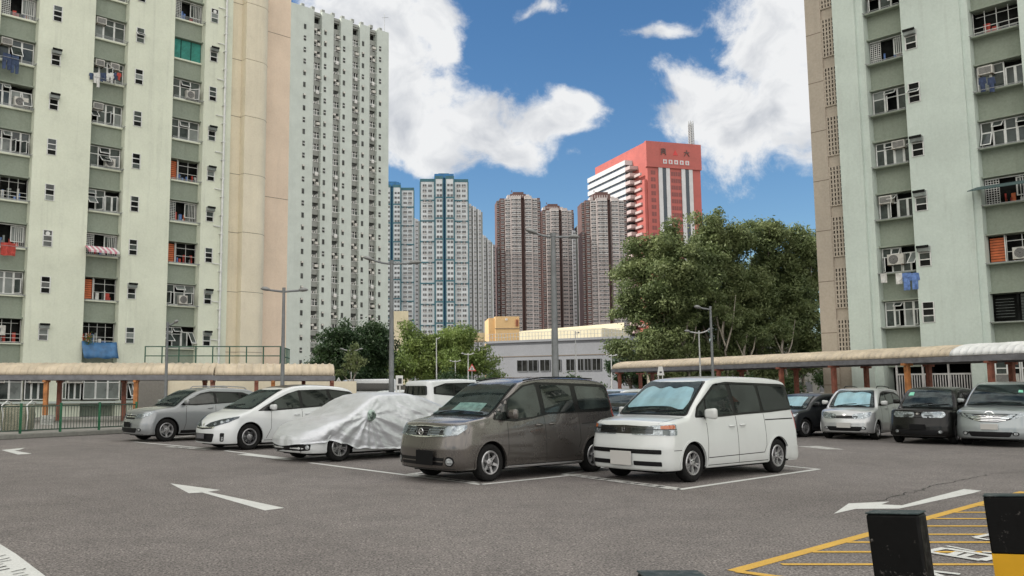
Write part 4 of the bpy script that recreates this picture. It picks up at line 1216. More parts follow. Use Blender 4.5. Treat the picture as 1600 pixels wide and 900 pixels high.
class Car:
    def __init__(s, **k):
        s.__dict__.update(dict(zb=.20, tum=.20, rp=.30, rpr=.22, bow=.10, bowr=.05, crown=.05, r=.11, wr=.33, ra=None, rk=[(0, 0)], rkr=[(0, 0)], lowin=.03, tire=.2, zfront=.2))
        s.__dict__.update(k)
        if s.ra is None: s.ra = s.wr + .055
        s.T = pchip(s.top); s.B = lin(s.belt); s.F = lin(s.rk); s.FR = lin(s.rkr)
    def half(s, x):
        """section of the right half at station x: from the bottom centre to the top centre"""
        L = s.L
        def q(d, r): return 0 if d >= r else r - math.sqrt(max(0, r * r - (r - d) ** 2))
        hw = s.hw - q(x, s.rp) * .95 - q(L - x, s.rpr) * .95
        ht = s.T(x) - q(x, .07) - q(L - x, .10)
        zb = s.zb + q(x, .06) * .6 + q(L - x, .06) * .6
        if x < .5: zb = max(zb, s.zfront + q(x, .06) * .6)
        b = s.B(x); r = min(s.r, (ht - zb) * .3)
        def side(z):
            y = hw
            if z < .42: y -= s.lowin * ((.42 - z) / .25) ** 2
            if z > .55: y -= .035 * ((min(z, b) - .55) / .45) ** 2
            if z > b: y -= .012 + s.tum * (z - b) + .09 * (z - b) ** 2
            return y
        pts = [(0, zb), (hw * .45, zb), (side(zb + .06) - .07, zb), (side(zb + .06) - .02, zb + .015)]
        n = 15
        for i in range(n):
            z = zb + .06 + (ht - r - zb - .06) * i / (n - 1); pts.append((side(z), z))
        ys = side(ht - r); c0 = s.crown * ((ys - r) / s.hw) ** 2
        for i in range(1, 6):
            a = i / 5 * math.pi / 2; pts.append((ys - r * (1 - math.cos(a)), ht - r + (r - c0) * math.sin(a)))
        ye = ys - r
        for i in range(1, 8):
            y = ye * (1 - i / 7); pts.append((y, ht - s.crown * (y / s.hw) ** 2))
        return pts
    def place(s, x, y, z):
        fx = max(0, 1 - x / 1.1) ** 1.5; rx = max(0, 1 - (s.L - x) / .8) ** 1.5
        return (x + fx * (s.bow * (y / s.hw) ** 2 + s.F(z)) - rx * (s.bowr * (y / s.hw) ** 2 + s.FR(z)) - s.L / 2, y, z)
    def shell(s):
        xs = []
        for i in range(9): xs.append(s.rp * (1 - math.cos(i / 8 * math.pi / 2)))
        x = s.rp
        while x < s.L - s.rpr - .09: x += .085; xs.append(x)
        for i in range(8, -1, -1): xs.append(s.L - s.rpr * (1 - math.cos(i / 8 * math.pi / 2)))
        V = []; Fc = []; N = None
        for x in xs:
            h = s.half(x); N = len(h)
            for (y, z) in h: V.append(s.place(x, -y, z))
            for (y, z) in h[-2:0:-1]: V.append(s.place(x, y, z))
        M_ = 2 * N - 2
        for k in range(len(xs) - 1):
            for i in range(M_): a = k * M_ + i; b = k * M_ + (i + 1) % M_; Fc.append((a, b, b + M_, a + M_))
        for k, x in ((0, xs[0]), (len(xs) - 1, xs[-1])):
            h = s.half(x); rows = []; J = 8
            for i in range(N):
                row = []
                for j in range(J + 1):
                    if i in (0, N - 1): idx = k * M_ + i
                    elif j == 0: idx = k * M_ + i
                    elif j == J: idx = k * M_ + (M_ - i)
                    else:
                        y = -h[i][0] + 2 * h[i][0] * j / J; V.append(s.place(x, y, h[i][1])); idx = len(V) - 1
                    row.append(idx)
                rows.append(row)
            for i in range(N - 1):
                for j in range(J):
                    f = [rows[i][j], rows[i][j + 1], rows[i + 1][j + 1], rows[i + 1][j]]
                    g_ = []
                    for q_ in f:
                        if q_ not in g_: g_.append(q_)
                    if len(g_) > 2: Fc.append(tuple(g_))
        return V, Fc
    def build(s, name, label, cat, paint, loc, rz, group=None, wheels='alloy', stuff=True):
        s.root = empty(name, loc, rz, label, cat, group); s.paint = paint
        V, Fc = s.shell()
        s.bvh = BVHTree.FromPolygons([Vector(v) for v in V], Fc)
        me = bpy.data.meshes.new('body'); me.from_pydata(V, [], Fc); me.materials.append(paint); me.update()
        bm = bmesh.new(); bm.from_mesh(me); bmesh.ops.recalc_face_normals(bm, faces=bm.faces); bm.to_mesh(me); bm.free()
        o = link('body', me, s.root)
        cut = MB()
        for xw in s.wx:
            for sg in (-1, 1):
                cut.cyl((xw - s.L / 2, sg * (s.hw - .27), s.wr), (xw - s.L / 2, sg * (s.hw + .3), s.wr), s.ra, n=40)
        co = cut.build('cutter', [WELL], s.root)
        bm = bmesh.new(); bm.from_mesh(co.data); bmesh.ops.remove_doubles(bm, verts=bm.verts, dist=1e-5); bmesh.ops.recalc_face_normals(bm, faces=bm.faces); bm.to_mesh(co.data); bm.free()
        md = o.modifiers.new('arch', 'BOOLEAN'); md.object = co; md.operation = 'DIFFERENCE'; md.solver = 'EXACT'; md.material_mode = 'TRANSFER'
        dg = bpy.context.evaluated_depsgraph_get(); dg.update()
        nm = bpy.data.meshes.new_from_object(o.evaluated_get(dg))
        o.modifiers.clear(); o.data = nm; nm.name = 'body'
        bpy.data.objects.remove(co)
        for p in nm.polygons: p.use_smooth = True
        nm.set_sharp_from_angle(angle=R(32))
        s.body = o
        for sg in (-1, 1):
            for xw in s.wx: s.wheel(xw, sg, wheels)
        # arch lips and underbody
        for sg in (-1, 1):
            for xw in s.wx:
                a0 = math.asin(max(-1, min(1, (s.zb + .03 - s.wr) / (s.ra + .02)))); out = []
                for i in range(25):
                    a = a0 + (math.pi - 2 * a0) * i / 24; out.append((xw + (s.ra + .035) * math.cos(a), s.wr + (s.ra + .035) * math.sin(a)))
                quads = []
                for i in range(24):
                    a = a0 + (math.pi - 2 * a0) * i / 24; b = a0 + (math.pi - 2 * a0) * (i + 1) / 24
                    P = lambda r_, t: (xw + r_ * math.cos(t), s.wr + r_ * math.sin(t))
                    quads.append([P(s.ra - .004, a), P(s.ra + .03, a), P(s.ra + .03, b), P(s.ra - .004, b)])
                s.ov('arch_trim', quads, ('S', sg), paint, .012, rim=.03, smooth=True, weld=True)
        ub = MB(); ub.box(-s.L / 2 + .35, s.L / 2 - .35, -s.hw + .3, s.hw - .3, s.zb - .05, s.zb + .08); ub.build('underbody', [WELL], s.root)
        return s
    def hit(s, a, b, proj):
        k = proj[0]; h = s.L / 2
        if k == 'S': o, d = Vector((a - h, proj[1] * 3, b)), Vector((0, -proj[1], 0))
        elif k == 'F': o, d = Vector((-h - 2, a, b)), Vector((1, 0, 0))
        elif k == 'B': o, d = Vector((h + 2, a, b)), Vector((-1, 0, 0))
        elif k == 'T': o, d = Vector((a - h, b, 4)), Vector((0, 0, -1))
        elif k == 'C':     # corner, looking inwards at an angle; a runs outwards along the corner
            an = R(proj[2]); d = Vector((math.cos(an), -proj[1] * math.sin(an), 0)); u = Vector((math.sin(an), proj[1] * math.cos(an), 0))
            base = Vector((-h + .0, proj[1] * s.hw, b)); o = base + u * a - d * 3
        p, n, i, dist = s.bvh.ray_cast(o, d)
        if p is None:
            p, n, i, dist = s.bvh.find_nearest(o + d * 2.9 if k == 'C' else (Vector((o.x, proj[1] * s.hw, b)) if k == 'S' else Vector((-h, a, b)) if k == 'F' else Vector((h, a, b)) if k == 'B' else Vector((a - h, b, 1.5))))
        if n.dot(d) > 0: n = -n
        return p, n
    def ov(s, name, polys, proj, m, off=.004, rim=.008, step=.09, parent=None, label=None, smooth=True, weld=True):
        """a shaped panel laid on the body: follows its curvature, has its own thickness"""
        if not isinstance(polys[0], list): polys = [polys]
        bm = bmesh.new()
        for poly in polys:
            vs = [bm.verts.new((a, b, 0)) for a, b in poly]
            try: bm.faces.new(vs)
            except ValueError: pass
        if weld: bmesh.ops.remove_doubles(bm, verts=bm.verts, dist=.0004)
        bmesh.ops.triangulate(bm, faces=bm.faces)
        lo = [min(v.co[i] for v in bm.verts) for i in (0, 1)]; hi = [max(v.co[i] for v in bm.verts) for i in (0, 1)]
        for i in (0, 1):
            k = math.ceil(lo[i] / step) * step
            while k < hi[i]:
                no = Vector((0, 0, 0)); no[i] = 1; co = Vector((0, 0, 0)); co[i] = k
                bmesh.ops.bisect_plane(bm, geom=bm.verts[:] + bm.edges[:] + bm.faces[:], plane_co=co, plane_no=no); k += step
        nr = {}
        bm.verts.ensure_lookup_table()
        for v in bm.verts:
            p, n = s.hit(v.co.x, v.co.y, proj); nr[v] = n; v.co = p + n * off
        be = [e for e in bm.edges if e.is_boundary]
        dup = {}
        for e in be:
            for v in e.verts:
                if v not in dup: dup[v] = bm.verts.new(v.co - nr[v] * (off + rim))
        for e in be:
            a, b = e.verts
            try: bm.faces.new((a, b, dup[b], dup[a]))
            except ValueError: pass
        bmesh.ops.recalc_face_normals(bm, faces=bm.faces)
        me = bpy.data.meshes.new(name); bm.to_mesh(me); bm.free(); me.materials.append(m)
        # make sure the face points outwards
        if len(me.polygons):
            c = me.polygons[0]
            d_ = {'S': Vector((0, proj[1] if len(proj) > 1 else 1, 0)), 'F': Vector((-1, 0, 0)), 'B': Vector((1, 0, 0)), 'T': Vector((0, 0, 1)), 'C': Vector((-1, proj[1] if len(proj) > 1 else 1, 0))}[proj[0]]
            big = max(me.polygons, key=lambda p: p.area * abs(p.normal.dot(d_)))
            if big.normal.dot(d_) < 0: me.flip_normals()
        for p in me.polygons: p.use_smooth = smooth
        me.set_sharp_from_angle(angle=R(45))
        o = link(name, me, parent or s.root)
        if label: o['label'] = label
        return o
    def both(s, name, poly, m, **k): return [s.ov(name, poly, ('S', sg), m, **k) for sg in (-1, 1)]
    def mirf(s, name, poly, m, **k):
        return [s.ov(name, [(a * sg, b) for a, b in poly], ('F', 1), m, **k) for sg in (-1, 1)]
    def wheel(s, xw, sg, kind):
        r = s.wr; w = s.tire / 2
        me_t = MB(); rr_ = r * .64
        prof = [(rr_, -w * .8), (rr_ + .02, -w * .95), (r * .86, -w), (r * .96, -w * .86), (r, -w * .6), (r, w * .6), (r * .96, w * .86), (r * .86, w), (rr_ + .02, w * .95), (rr_, w * .8)]
        me_t.lathe(prof, (0, 0, 0), 40, 0, 'y'); me_t.lathe([(rr_, w * .8), (rr_, -w * .8)], (0, 0, 0), 40, 0, 'y')
        loc = (xw - s.L / 2, sg * (s.hw - w - .02), r)
        t = me_t.build('wheel', [RUBBER], s.root, loc, fix=True)
        if sg > 0: t.rotation_euler = (0, 0, math.pi)
        m = MB()
        m.lathe([(rr_ + .004, -w * .86), (rr_ - .008, -w * .98), (rr_ - .028, -w * .96), (rr_ - .034, -w * .7), (rr_ - .04, w * .3)], (0, 0, 0), 40, 0, 'y')
        m.lathe([(rr_ - .04, w * .2), (.05, w * .2)], (0, 0, 0), 30, 1, 'y')                     # dark back of the wheel
        m.lathe([(rr_ * .62, -w * .1), (rr_ * .62, w * .1)], (0, 0, 0), 24, 2, 'y'); m.lathe([(.04, -w * .1), (rr_ * .62, -w * .1)], (0, 0, 0), 24, 2, 'y')   # brake disc
        ns, sw_, two = {'alloy': (5, .085, False), 'ten': (5, .034, True), 'black': (5, .036, True), 'five': (6, .07, False), 'plain': (8, .06, False)}[kind]
        for i in range(ns):
            for q in ((-1, 1) if two else (0,)):
                an = 2 * math.pi * i / ns + .3 + q * .16
                M = Matrix.Rotation(an, 4, 'Y')
                r0, r1 = .05, rr_ - .02; a, b = sw_ * .75, sw_ * (.62 if not two else .8)
                if kind == 'alloy': a, b = .05, .062
                yo, yi = -w * .80, -w * .45
                vs = [(r0, yo + .012, -a / 2), (r1, yo - .004, -b / 2), (r1, yo - .004, b / 2), (r0, yo + .012, a / 2), (r0, yi, -a / 2), (r1, yi, -b / 2), (r1, yi, b / 2), (r0, yi, a / 2)]
                m.add([M @ Vector(v) for v in vs], [(0, 1, 2, 3), (7, 6, 5, 4), (0, 4, 5, 1), (1, 5, 6, 2), (2, 6, 7, 3), (3, 7, 4, 0)], 3 if kind == 'black' else 0)
        m.lathe([(.075, -w * .5), (.072, -w * .82), (.05, -w * .88), (0.001, -w * .9)], (0, 0, 0), 18, 0, 'y')
        for i in range(5):
            an = 2 * math.pi * i / 5; c = (.052 * math.cos(an), -w * .86, .052 * math.sin(an)); m.cyl(c, (c[0], c[1] - .01, c[2]), .009, n=6, mi=1)
        m.build('rim', [ALLOY, WELL, METAL_G, ALLOY_D], t, fix=True, sharp=35)
    def mirror(s, x, z, sg, m, w=.24, h=.17):
        p, n = s.hit(x, z, ('S', sg))
        bm = bmesh.new(); bmesh.ops.create_cube(bm, size=1)
        for v in bm.verts:
            v.co.x *= .14 * (1 if v.co.y * sg < 0 else .8); v.co.y *= w; v.co.z *= h * (.8 if v.co.y * sg < 0 else 1)
        me = bpy.data.meshes.new('wing_mirror'); bm.to_mesh(me); bm.free(); me.materials.append(m)
        o = link('wing_mirror', me, s.root, (p.x - .02, p.y + sg * (w / 2 + .05), z + .03)); bevel(o, .045, 3)
        st = MB(); st.cyl((.0, -sg * w * .4, -.05), (.03, -sg * (w / 2 + .07), -.07), .03, n=8); st.build('mirror_arm', [SURROUND], o)
    def handle(s, x, z, sg, m, L=.17):
        p, n = s.hit(x, z, ('S', sg)); mb = MB()
        cup = [(x + .07 * math.cos(t), z + .045 * math.sin(t)) for t in [2 * math.pi * i / 16 for i in range(16)]]
        mb.tube([(p.x - L / 2, p.y + sg * .004, z + .005), (p.x - L / 2 + .03, p.y + sg * .035, z + .008), (p.x + L / 2 - .03, p.y + sg * .035, z + .008), (p.x + L / 2, p.y + sg * .004, z + .005)], [.014, .016, .016, .014], 8)
        h = mb.build('door_handle', [m], s.root)
        s.ov('handle_recess', cup, ('S', sg), MATS['panel_gap'] if False else s.paint, .003, parent=h)
    def seam(s, pts, proj, w=.011): return s.ov('panel_seam', strip_polys(pts, w), proj, SEAM, .0015, rim=.004)
    def plate(s, y, z, w, h, m, end='F', label=None):
        p, n = s.hit(y, z, (end, 1)); sg = -1 if end == 'F' else 1; mb = MB()
        mb.box(p.x + sg * .035 - .008, p.x + sg * .035 + .008, y - w / 2, y + w / 2, z - h / 2, z + h / 2)
        mb.box(p.x - .02, p.x + sg * .028, y - w * .3, y + w * .3, z - h * .3, z + h * .3)
        o = bevel(mb.build('number_plate', [m], s.root), .006, 1); return o
    def wiper(s, a, b):
        mb = MB(); pa, na = s.hit(a[0], a[1], ('T',)); pb, nb = s.hit(b[0], b[1], ('T',)); pts = []
        for k in range(6):
            t = k / 5; p, n = s.hit(a[0] + (b[0] - a[0]) * t, a[1] + (b[1] - a[1]) * t, ('T',)); pts.append(p + n * (.03 + .015 * math.sin(t * 3.1)))
        mb.tube(pts, .009, 5); mb.build('wiper', [BLACK_P], s.root)
    def windscreen(s, poly, shade=None, dash=True, label=None):
        """poly in (x, y>0) from the base corner to the top corner, mirrored about the middle"""
        bs, tp_ = poly[:3], poly[3:]
        full = bs + [(a, -b) for a, b in reversed(bs[:-1])] + [(a, -b) for a, b in reversed(tp_)] + tp_[1:]
        fr = s.ov('windscreen_frame', rp(full, .05), ('T',), SURROUND, .008)
        cx = sum(a for a, b in full) / len(full)
        ins = [(cx + (a - cx) * .93, b * .95) for a, b in full]
        s.ov('interior_view', rp(ins, .05), ('T',), DASH, .013, parent=fr)
        if shade:
            s.ov('sunshade', rp(shade, .06, 4), ('T',), SHADEM, .018, parent=fr)
        s.ov('windscreen', rp(ins, .05), ('T',), WSGLASS, .026, parent=None)

def yaw_loc(front_wheel_ground, car_xw, L, hw, az):
    """place a car from where its near front wheel stands; az is the compass angle of its tail"""
    rz = math.pi / 2 - R(az); c, s_ = math.cos(rz), math.sin(rz)
    lx, ly = car_xw - L / 2, -hw + .12
    return (front_wheel_ground[0] - (c * lx - s_ * ly), front_wheel_ground[1] - (s_ * lx + c * ly), 0), rz

P_WHITE = car_paint('pearl_white_paint', (.57, .595, .59), 0, .3)
P_WHITE2 = car_paint('cool_white_paint', (.60, .625, .635), 0, .3)
P_BROWNG = car_paint('grey_bronze_paint', (.105, .095, .088), .6, .26)
P_GREY = car_paint('mid_grey_metallic_paint', (.24, .255, .265), .5, .33)
P_SILVER = car_paint('silver_metallic_paint', (.46, .475, .48), .5, .33)
P_BLACK = car_paint('black_paint', (.003, .003, .003), 0, .2, .08, .3)
P_DARK = car_paint('charcoal_paint', (.016, .018, .021), .2, .3, .25, .35)
P_STEEL = car_paint('steel_grey_paint', (.27, .30, .31), .5, .32)

# ---- white minivan in the front bay
AZ = 51
loc, rz = yaw_loc(G(1077, 753), .88, 4.56, .8475, AZ)
c = Car(L=4.56, hw=.8475, wx=(.88, 3.70), wr=.325, zb=.21, rp=.22, rpr=.16, bow=.14, bowr=.04, tum=.13, r=.10, crown=.04, tire=.2, zfront=.2, lowin=.02,
        top=[(0, 1.03), (.10, 1.06), (.45, 1.105), (.80, 1.145), (1.0, 1.29), (1.45, 1.61), (1.68, 1.755), (1.95, 1.815), (2.6, 1.85), (3.5, 1.84), (4.2, 1.80), (4.45, 1.76), (4.56, 1.70)],
        belt=[(0, .95), (.8, 1.06), (1.3, 1.09), (3, 1.13), (4.5, 1.15)], rk=[(.2, .03), (.35, .0), (.62, .0), (.80, .045), (1.0, .10)], rkr=[(.3, 0), (.9, .02), (1.8, .16)])
c.build('white_minivan', 'boxy pearl white minivan with silver sunshade in the windscreen, rightmost of its row', 'minivan', P_WHITE, loc, rz, wheels='ten')
c.windscreen([(.86, .73), (.80, .35), (.78, 0), (1.62, 0), (1.64, .35), (1.70, .60)],
             shade=[(.98, .62), (1.0, -.30), (.94, -.60), (1.12, -.62), (1.46, -.52), (1.50, -.30), (1.42, -.12), (1.50, .02), (1.42, .18), (1.52, .40), (1.46, .53), (1.10, .62)])
sw_all = [(1.02, 1.10), (1.12, 1.29), (1.78, 1.69), (2.2, 1.735), (4.15, 1.70), (4.30, 1.68), (4.42, 1.20), (3.5, 1.155), (2.55, 1.13), (1.8, 1.10)]
c.both('window_surround', rp(sw_all, .04), SURROUND, off=.006, step=.06)
c.both('front_quarter_window', rp([(1.08, 1.13), (1.16, 1.27), (1.36, 1.395), (1.36, 1.12)], .02), CARGLASS2, off=.011)
c.both('front_door_window', rp([(1.41, 1.13), (1.41, 1.43), (1.84, 1.665), (2.16, 1.69), (2.26, 1.155)], .04), CARGLASS2, off=.011)
c.both('sliding_door_window', rp([(2.36, 1.165), (2.30, 1.69), (3.16, 1.67), (3.22, 1.175)], .05), CARGLASS2, off=.011)
c.both('rear_side_window', rp([(3.31, 1.18), (3.26, 1.67), (4.18, 1.645), (4.32, 1.225)], .05), CARGLASS, off=.011)
c.both('sun_visor', [(1.86, 1.70), (2.24, 1.725), (3.12, 1.705), (3.12, 1.68), (2.2, 1.69), (1.9, 1.67)], SURROUND, off=.03)
for sg in (-1, 1):
    P = ('S', sg)
    c.seam([(1.34, 1.07), (1.33, .62), (1.30, .30)], P); c.seam([(2.30, 1.12), (2.30, .27)], P); c.seam([(3.28, 1.14), (3.27, .55), (3.18, .42)], P)
    c.seam([(1.33, .40), (3.18, .42)], P, .014); c.seam([(3.3, 1.02), (4.46, 1.03)], P, .022); c.seam([(1.26, .27), (3.34, .27)], P, .012)
    c.seam([(.30, .56), (.52, .56)], P, .01)
    c.handle(2.12, .93, sg, P_WHITE); c.handle(2.48, .94, sg, P_WHITE)
    c.mirror(1.32, 1.14, sg, P_WHITE, .22, .2)
    c.ov('fog_trim', rp([(3.95, .26), (3.98, .50), (4.5, .50), (4.5, .26)], .02), P, P_WHITE, .012)
    # head lamps: reflector, indicator, dark gap, clear lens
    Q = ('C', sg, 38)
    hl = c.ov('headlight', rp([(-.50, .815), (-.50, .93), (-.40, .955), (-.08, .975), (.22, 1.0), (.24, .90), (.235, .815)], .025), Q, LAMPIN, .006, step=.05)
    c.ov('indicator', rp([(-.03, .92), (-.03, .97), (.20, .99), (.22, .925)], .02), Q, ORANGE_L, .010, step=.05, parent=hl)
    c.ov('lamp_divider', strip_polys([(-.48, .905), (.23, .915)], .018), Q, BLACK_P, .012, parent=hl)
    c.ov('lamp_edge', strip_polys([(.06, .82), (.07, .905)], .12), Q, mat('smoked_lens', (.07, .085, .08), .15), .011, parent=hl)
    c.ov('lens', rp([(-.50, .815), (-.50, .93), (-.40, .955), (-.08, .975), (.22, 1.0), (.24, .90), (.235, .815)], .025), Q, LENS, .018, step=.05, parent=hl)
    tl = c.ov('tail_light', rp([(4.40, .82), (4.36, 1.16), (4.46, 1.18), (4.50, .84)], .02), P, RED_L, .008)
gr = c.ov('grille', rp([(-.56, .835), (-.56, .955), (0, .975), (.56, .955), (.56, .835), (0, .83)], .015), ('F', 1), mat('black_gloss_grille', (.02, .018, .016), .2), .010, step=.06)
for z in (.86, .89, .92): c.ov('grille_slat', strip_polys([(-.54, z), (.54, z)], .006), ('F', 1), SURROUND, .016, parent=gr)
bd = MB(); p, n = c.hit(0, .90, ('F', 1))
bd.bar((p.x - .03, -.022, .935), (p.x - .03, -.022, .90), .02, .014); bd.bar((p.x - .03, .022, .935), (p.x - .03, .022, .865), .02, .014); bd.bar((p.x - .03, .022, .865), (p.x - .03, -.022, .875), .02, .014)
bd.build('emblem', [CHROME], gr)
c.ov('bumper_slot', rp([(-.72, .50), (-.72, .575), (.72, .575), (.72, .50)], .015), ('F', 1), BLACK_P, .006, step=.06)
c.mirf('bumper_slot', rp([(.22, .30), (.22, .375), (.72, .375), (.72, .30)], .015), BLACK_P, off=.006, step=.06)
c.ov('bumper_bar', strip_polys([(-.72, .54), (.72, .54)], .012), ('F', 1), SURROUND, .012)
c.plate(0.02, .415, .44, .24, PLATE_G)
c.ov('bonnet_seam', strip_polys([(.78, .70), (.35, .68), (.20, .62)], .01), ('T',), SEAM, .0015, rim=.004)
c.ov('bonnet_seam', strip_polys([(.78, -.70), (.35, -.68), (.20, -.62)], .01), ('T',), SEAM, .0015, rim=.004)
c.wiper((.86, .45), (.92, -.15)); c.wiper((.86, -.10), (.95, -.62)); 
c.ov('rear_window', rp([(-.62, 1.2), (-.58, 1.62), (.58, 1.62), (.62, 1.2)], .06), ('B', 1), CARGLASS, .008)
c.plate(0, .95, .44, .14, PLATE_W, 'B')

# ---- grey-bronze minivan
loc, rz = yaw_loc(G(761, 752), .93, 4.65, .8475, 50)
c = Car(L=4.65, hw=.8475, wx=(.93, 3.79), wr=.325, zb=.21, rp=.30, rpr=.2, bow=.17, bowr=.05, tum=.14, r=.11, crown=.045, lowin=.02,
        top=[(0, .985), (.10, 1.02), (.40, 1.08), (.85, 1.135), (1.05, 1.21), (1.55, 1.55), (1.85, 1.72), (2.15, 1.79), (2.8, 1.84), (3.6, 1.83), (4.3, 1.78), (4.5, 1.73), (4.65, 1.64)],
        belt=[(0, .9), (.8, 1.02), (1.3, 1.04), (2.4, 1.09), (4.5, 1.12)], rk=[(.2, .05), (.32, .0), (.60, .0), (.78, .04), (.95, .12)], rkr=[(.3, 0), (.9, .02), (1.8, .2)])
c.build('grey_minivan', 'grey bronze minivan with chrome-barred grille and black number plate, left of the white boxy minivan', 'minivan', P_BROWNG, loc, rz, wheels='five')
c.windscreen([(.92, .76), (.84, .35), (.82, 0), (1.76, 0), (1.80, .35), (1.88, .60)])
c.ov('document', rp([(1.02, -.45), (1.04, .30), (1.26, .28), (1.26, -.42)], .01), ('T',), mat('pale_card_behind_glass', (.28, .38, .35), .5, var=.4, scale=6, vec='obj'), .018)
c.both('window_surround', rp([(1.02, 1.06), (1.14, 1.26), (1.90, 1.67), (2.3, 1.73), (4.0, 1.70), (4.28, 1.68), (4.42, 1.60), (4.42, 1.22), (4.3, 1.17), (2.5, 1.135), (2.1, 1.07), (1.6, 1.02)], .04), SURROUND, off=.006, step=.06)
c.both('front_quarter_window', rp([(1.08, 1.08), (1.17, 1.24), (1.36, 1.34), (1.36, 1.05)], .02), CARGLASS2, off=.011)
c.both('front_door_window', rp([(1.43, 1.07), (1.43, 1.39), (1.93, 1.645), (2.24, 1.69), (2.30, 1.14), (2.06, 1.09)], .05), CARGLASS2, off=.011)
c.both('sliding_door_window', rp([(2.42, 1.165), (2.37, 1.68), (3.22, 1.665), (3.28, 1.18)], .04), CARGLASS2, off=.011)
c.both('rear_side_window', rp([(3.42, 1.20), (3.36, 1.66), (4.24, 1.635), (4.34, 1.57), (4.36, 1.24)], .06), CARGLASS2, off=.011)
for sg in (-1, 1):
    P = ('S', sg)
    c.seam([(1.37, 1.01), (1.37, .52), (1.30, .30)], P); c.seam([(2.37, 1.10), (2.37, .29)], P); c.seam([(3.36, 1.15), (3.36, .62), (3.30, .50)], P)
    c.seam([(1.28, .26), (3.40, .26)], P, .014); c.seam([(3.42, .94), (4.35, .98)], P, .02)
    c.ov('sill_trim', rp([(1.30, .215), (1.30, .245), (3.40, .245), (3.40, .215)], .01), P, mat('pale_sill', (.35, .35, .35), .4), .01)
    c.handle(2.20, .94, sg, P_BROWNG); c.handle(2.56, .95, sg, P_BROWNG); c.mirror(1.42, 1.13, sg, P_BROWNG, .2, .18)
    Q = ('C', sg, 38)
    sh_ = rp([(-.52, .78), (-.47, .925), (-.30, .94), (.20, .985), (.20, .92), (.06, .82), (-.2, .785)], .02)
    hl = c.ov('headlight', sh_, Q, LAMPIN, .006, step=.05)
    for a in (-.36, -.12):
        c.ov('lamp_bowl', [(a + .075 * math.cos(t), .88 + .075 * math.sin(t)) for t in [2 * math.pi * i / 18 for i in range(18)]], Q, mat('lamp_bowl_glass', (.30, .33, .35), .15, .5), .010, parent=hl)
    c.ov('lens', sh_, Q, LENS, .018, step=.05, parent=hl)
    fg = c.ov('fog_lamp_bezel', [(sg * .64 + .075 * math.cos(t), .37 + .085 * math.sin(t)) for t in [2 * math.pi * i / 18 for i in range(18)]], ('F', 1), BLACK_P, .006)
    c.ov('fog_lamp', [(sg * .64 + .055 * math.cos(t), .365 + .06 * math.sin(t)) for t in [2 * math.pi * i / 18 for i in range(18)]], ('F', 1), LAMPIN, .010, parent=fg)
    c.ov('tail_light', rp([(4.42, .95), (4.40, 1.62), (4.50, 1.6), (4.54, .97)], .03), P, RED_L, .008)
gr = c.ov('grille', rp([(-.50, .80), (-.52, .93), (0, .955), (.52, .93), (.50, .80), (0, .775)], .02), ('F', 1), BLACK_P, .006, step=.06)
for z in (.795, .835, .875, .915): c.ov('grille_slat', strip_polys([(-.49, z + (.005)), (0, z - .008 + .008), (.49, z + .005)], .014), ('F', 1), mat('grille_slat_dark', (.03, .03, .03), .35), .014, parent=gr)
c.ov('chrome_bar', strip_polys([(-.50, .80), (-.1, .775), (.1, .775), (.50, .80)], .022), ('F', 1), CHROME, .018, parent=gr)
c.ov('chrome_bar', strip_polys([(-.52, .935), (-.1, .958), (.1, .958), (.52, .935)], .014), ('F', 1), CHROME, .016, parent=gr)
p, n = c.hit(0, .86, ('F', 1)); em = MB(); em.lathe([(.062, -.035), (.062, -.05), (.045, -.05), (.045, -.035)], (p.x, 0, .86), 24, 0, 'x', close=True); em.box(p.x - .05, p.x - .035, -.08, .08, .848, .872)
em.build('emblem', [CHROME], gr)
c.ov('bumper_slot', rp([(-.52, .30), (-.56, .43), (.56, .43), (.52, .30)], .02), ('F', 1), BLACK_P, .005, step=.06)
c.ov('bumper_bar', strip_polys([(-.54, .365), (.54, .365)], .02), ('F', 1), P_BROWNG, .012)
c.ov('bumper_lip', strip_polys([(-.70, .245), (-.3, .235), (.3, .235), (.70, .245)], .012), ('F', 1), SEAM, .004)
c.plate(-.16, .425, .44, .25, PLATE_B)
c.wiper((.92, .50), (.98, -.1)); c.wiper((.90, -.05), (.98, -.6))
c.ov('rear_window', rp([(-.62, 1.2), (-.58, 1.62), (.58, 1.62), (.62, 1.2)], .06), ('B', 1), CARGLASS, .008)
rf = MB()
for k, y in enumerate((-.62, .62)):
    pts = [c.hit(x, y, ('T',))[0] + Vector((0, 0, .03)) for x in (2.0, 2.5, 3.0, 3.5, 4.0)]; rf.tube(pts, .015, 6)
rf.build('roof_strip', [SURROUND], c.root)

# ---- covered car: hull with bumper and wheels, and the cover as a thing of its own
loc, rz = yaw_loc(G(527, 721), .90, 4.60, .89, 50)
spec = dict(L=4.60, hw=.89, wx=(.90, 3.62), wr=.32, zb=.19, rp=.42, rpr=.3, bow=.18, bowr=.08, tum=.28, r=.16, crown=.06, zfront=.16,
            top=[(0, .60), (.12, .68), (.5, .83), (1.05, .96), (1.35, 1.12), (1.85, 1.38), (2.2, 1.46), (2.9, 1.48), (3.4, 1.40), (3.9, 1.22), (4.3, 1.10), (4.60, 1.0)],
            belt=[(0, .65), (1, .90), (4.5, .98)], rk=[(.15, .05), (.3, 0), (.5, .02), (.65, .1)], rkr=[(.3, 0), (.9, .1)])
c = Car(**spec)
c.build('covered_car', 'white car almost wholly under the silver cover, bumper corner and wheels showing', 'car', P_WHITE2, loc, rz, wheels='ten')
c.ov('bumper_opening', rp([(-.52, .20), (-.62, .40), (.62, .40), (.52, .20)], .04), ('F', 1), BLACK_P, .006)
c.plate(-.15, .40, .40, .14, PLATE_B)
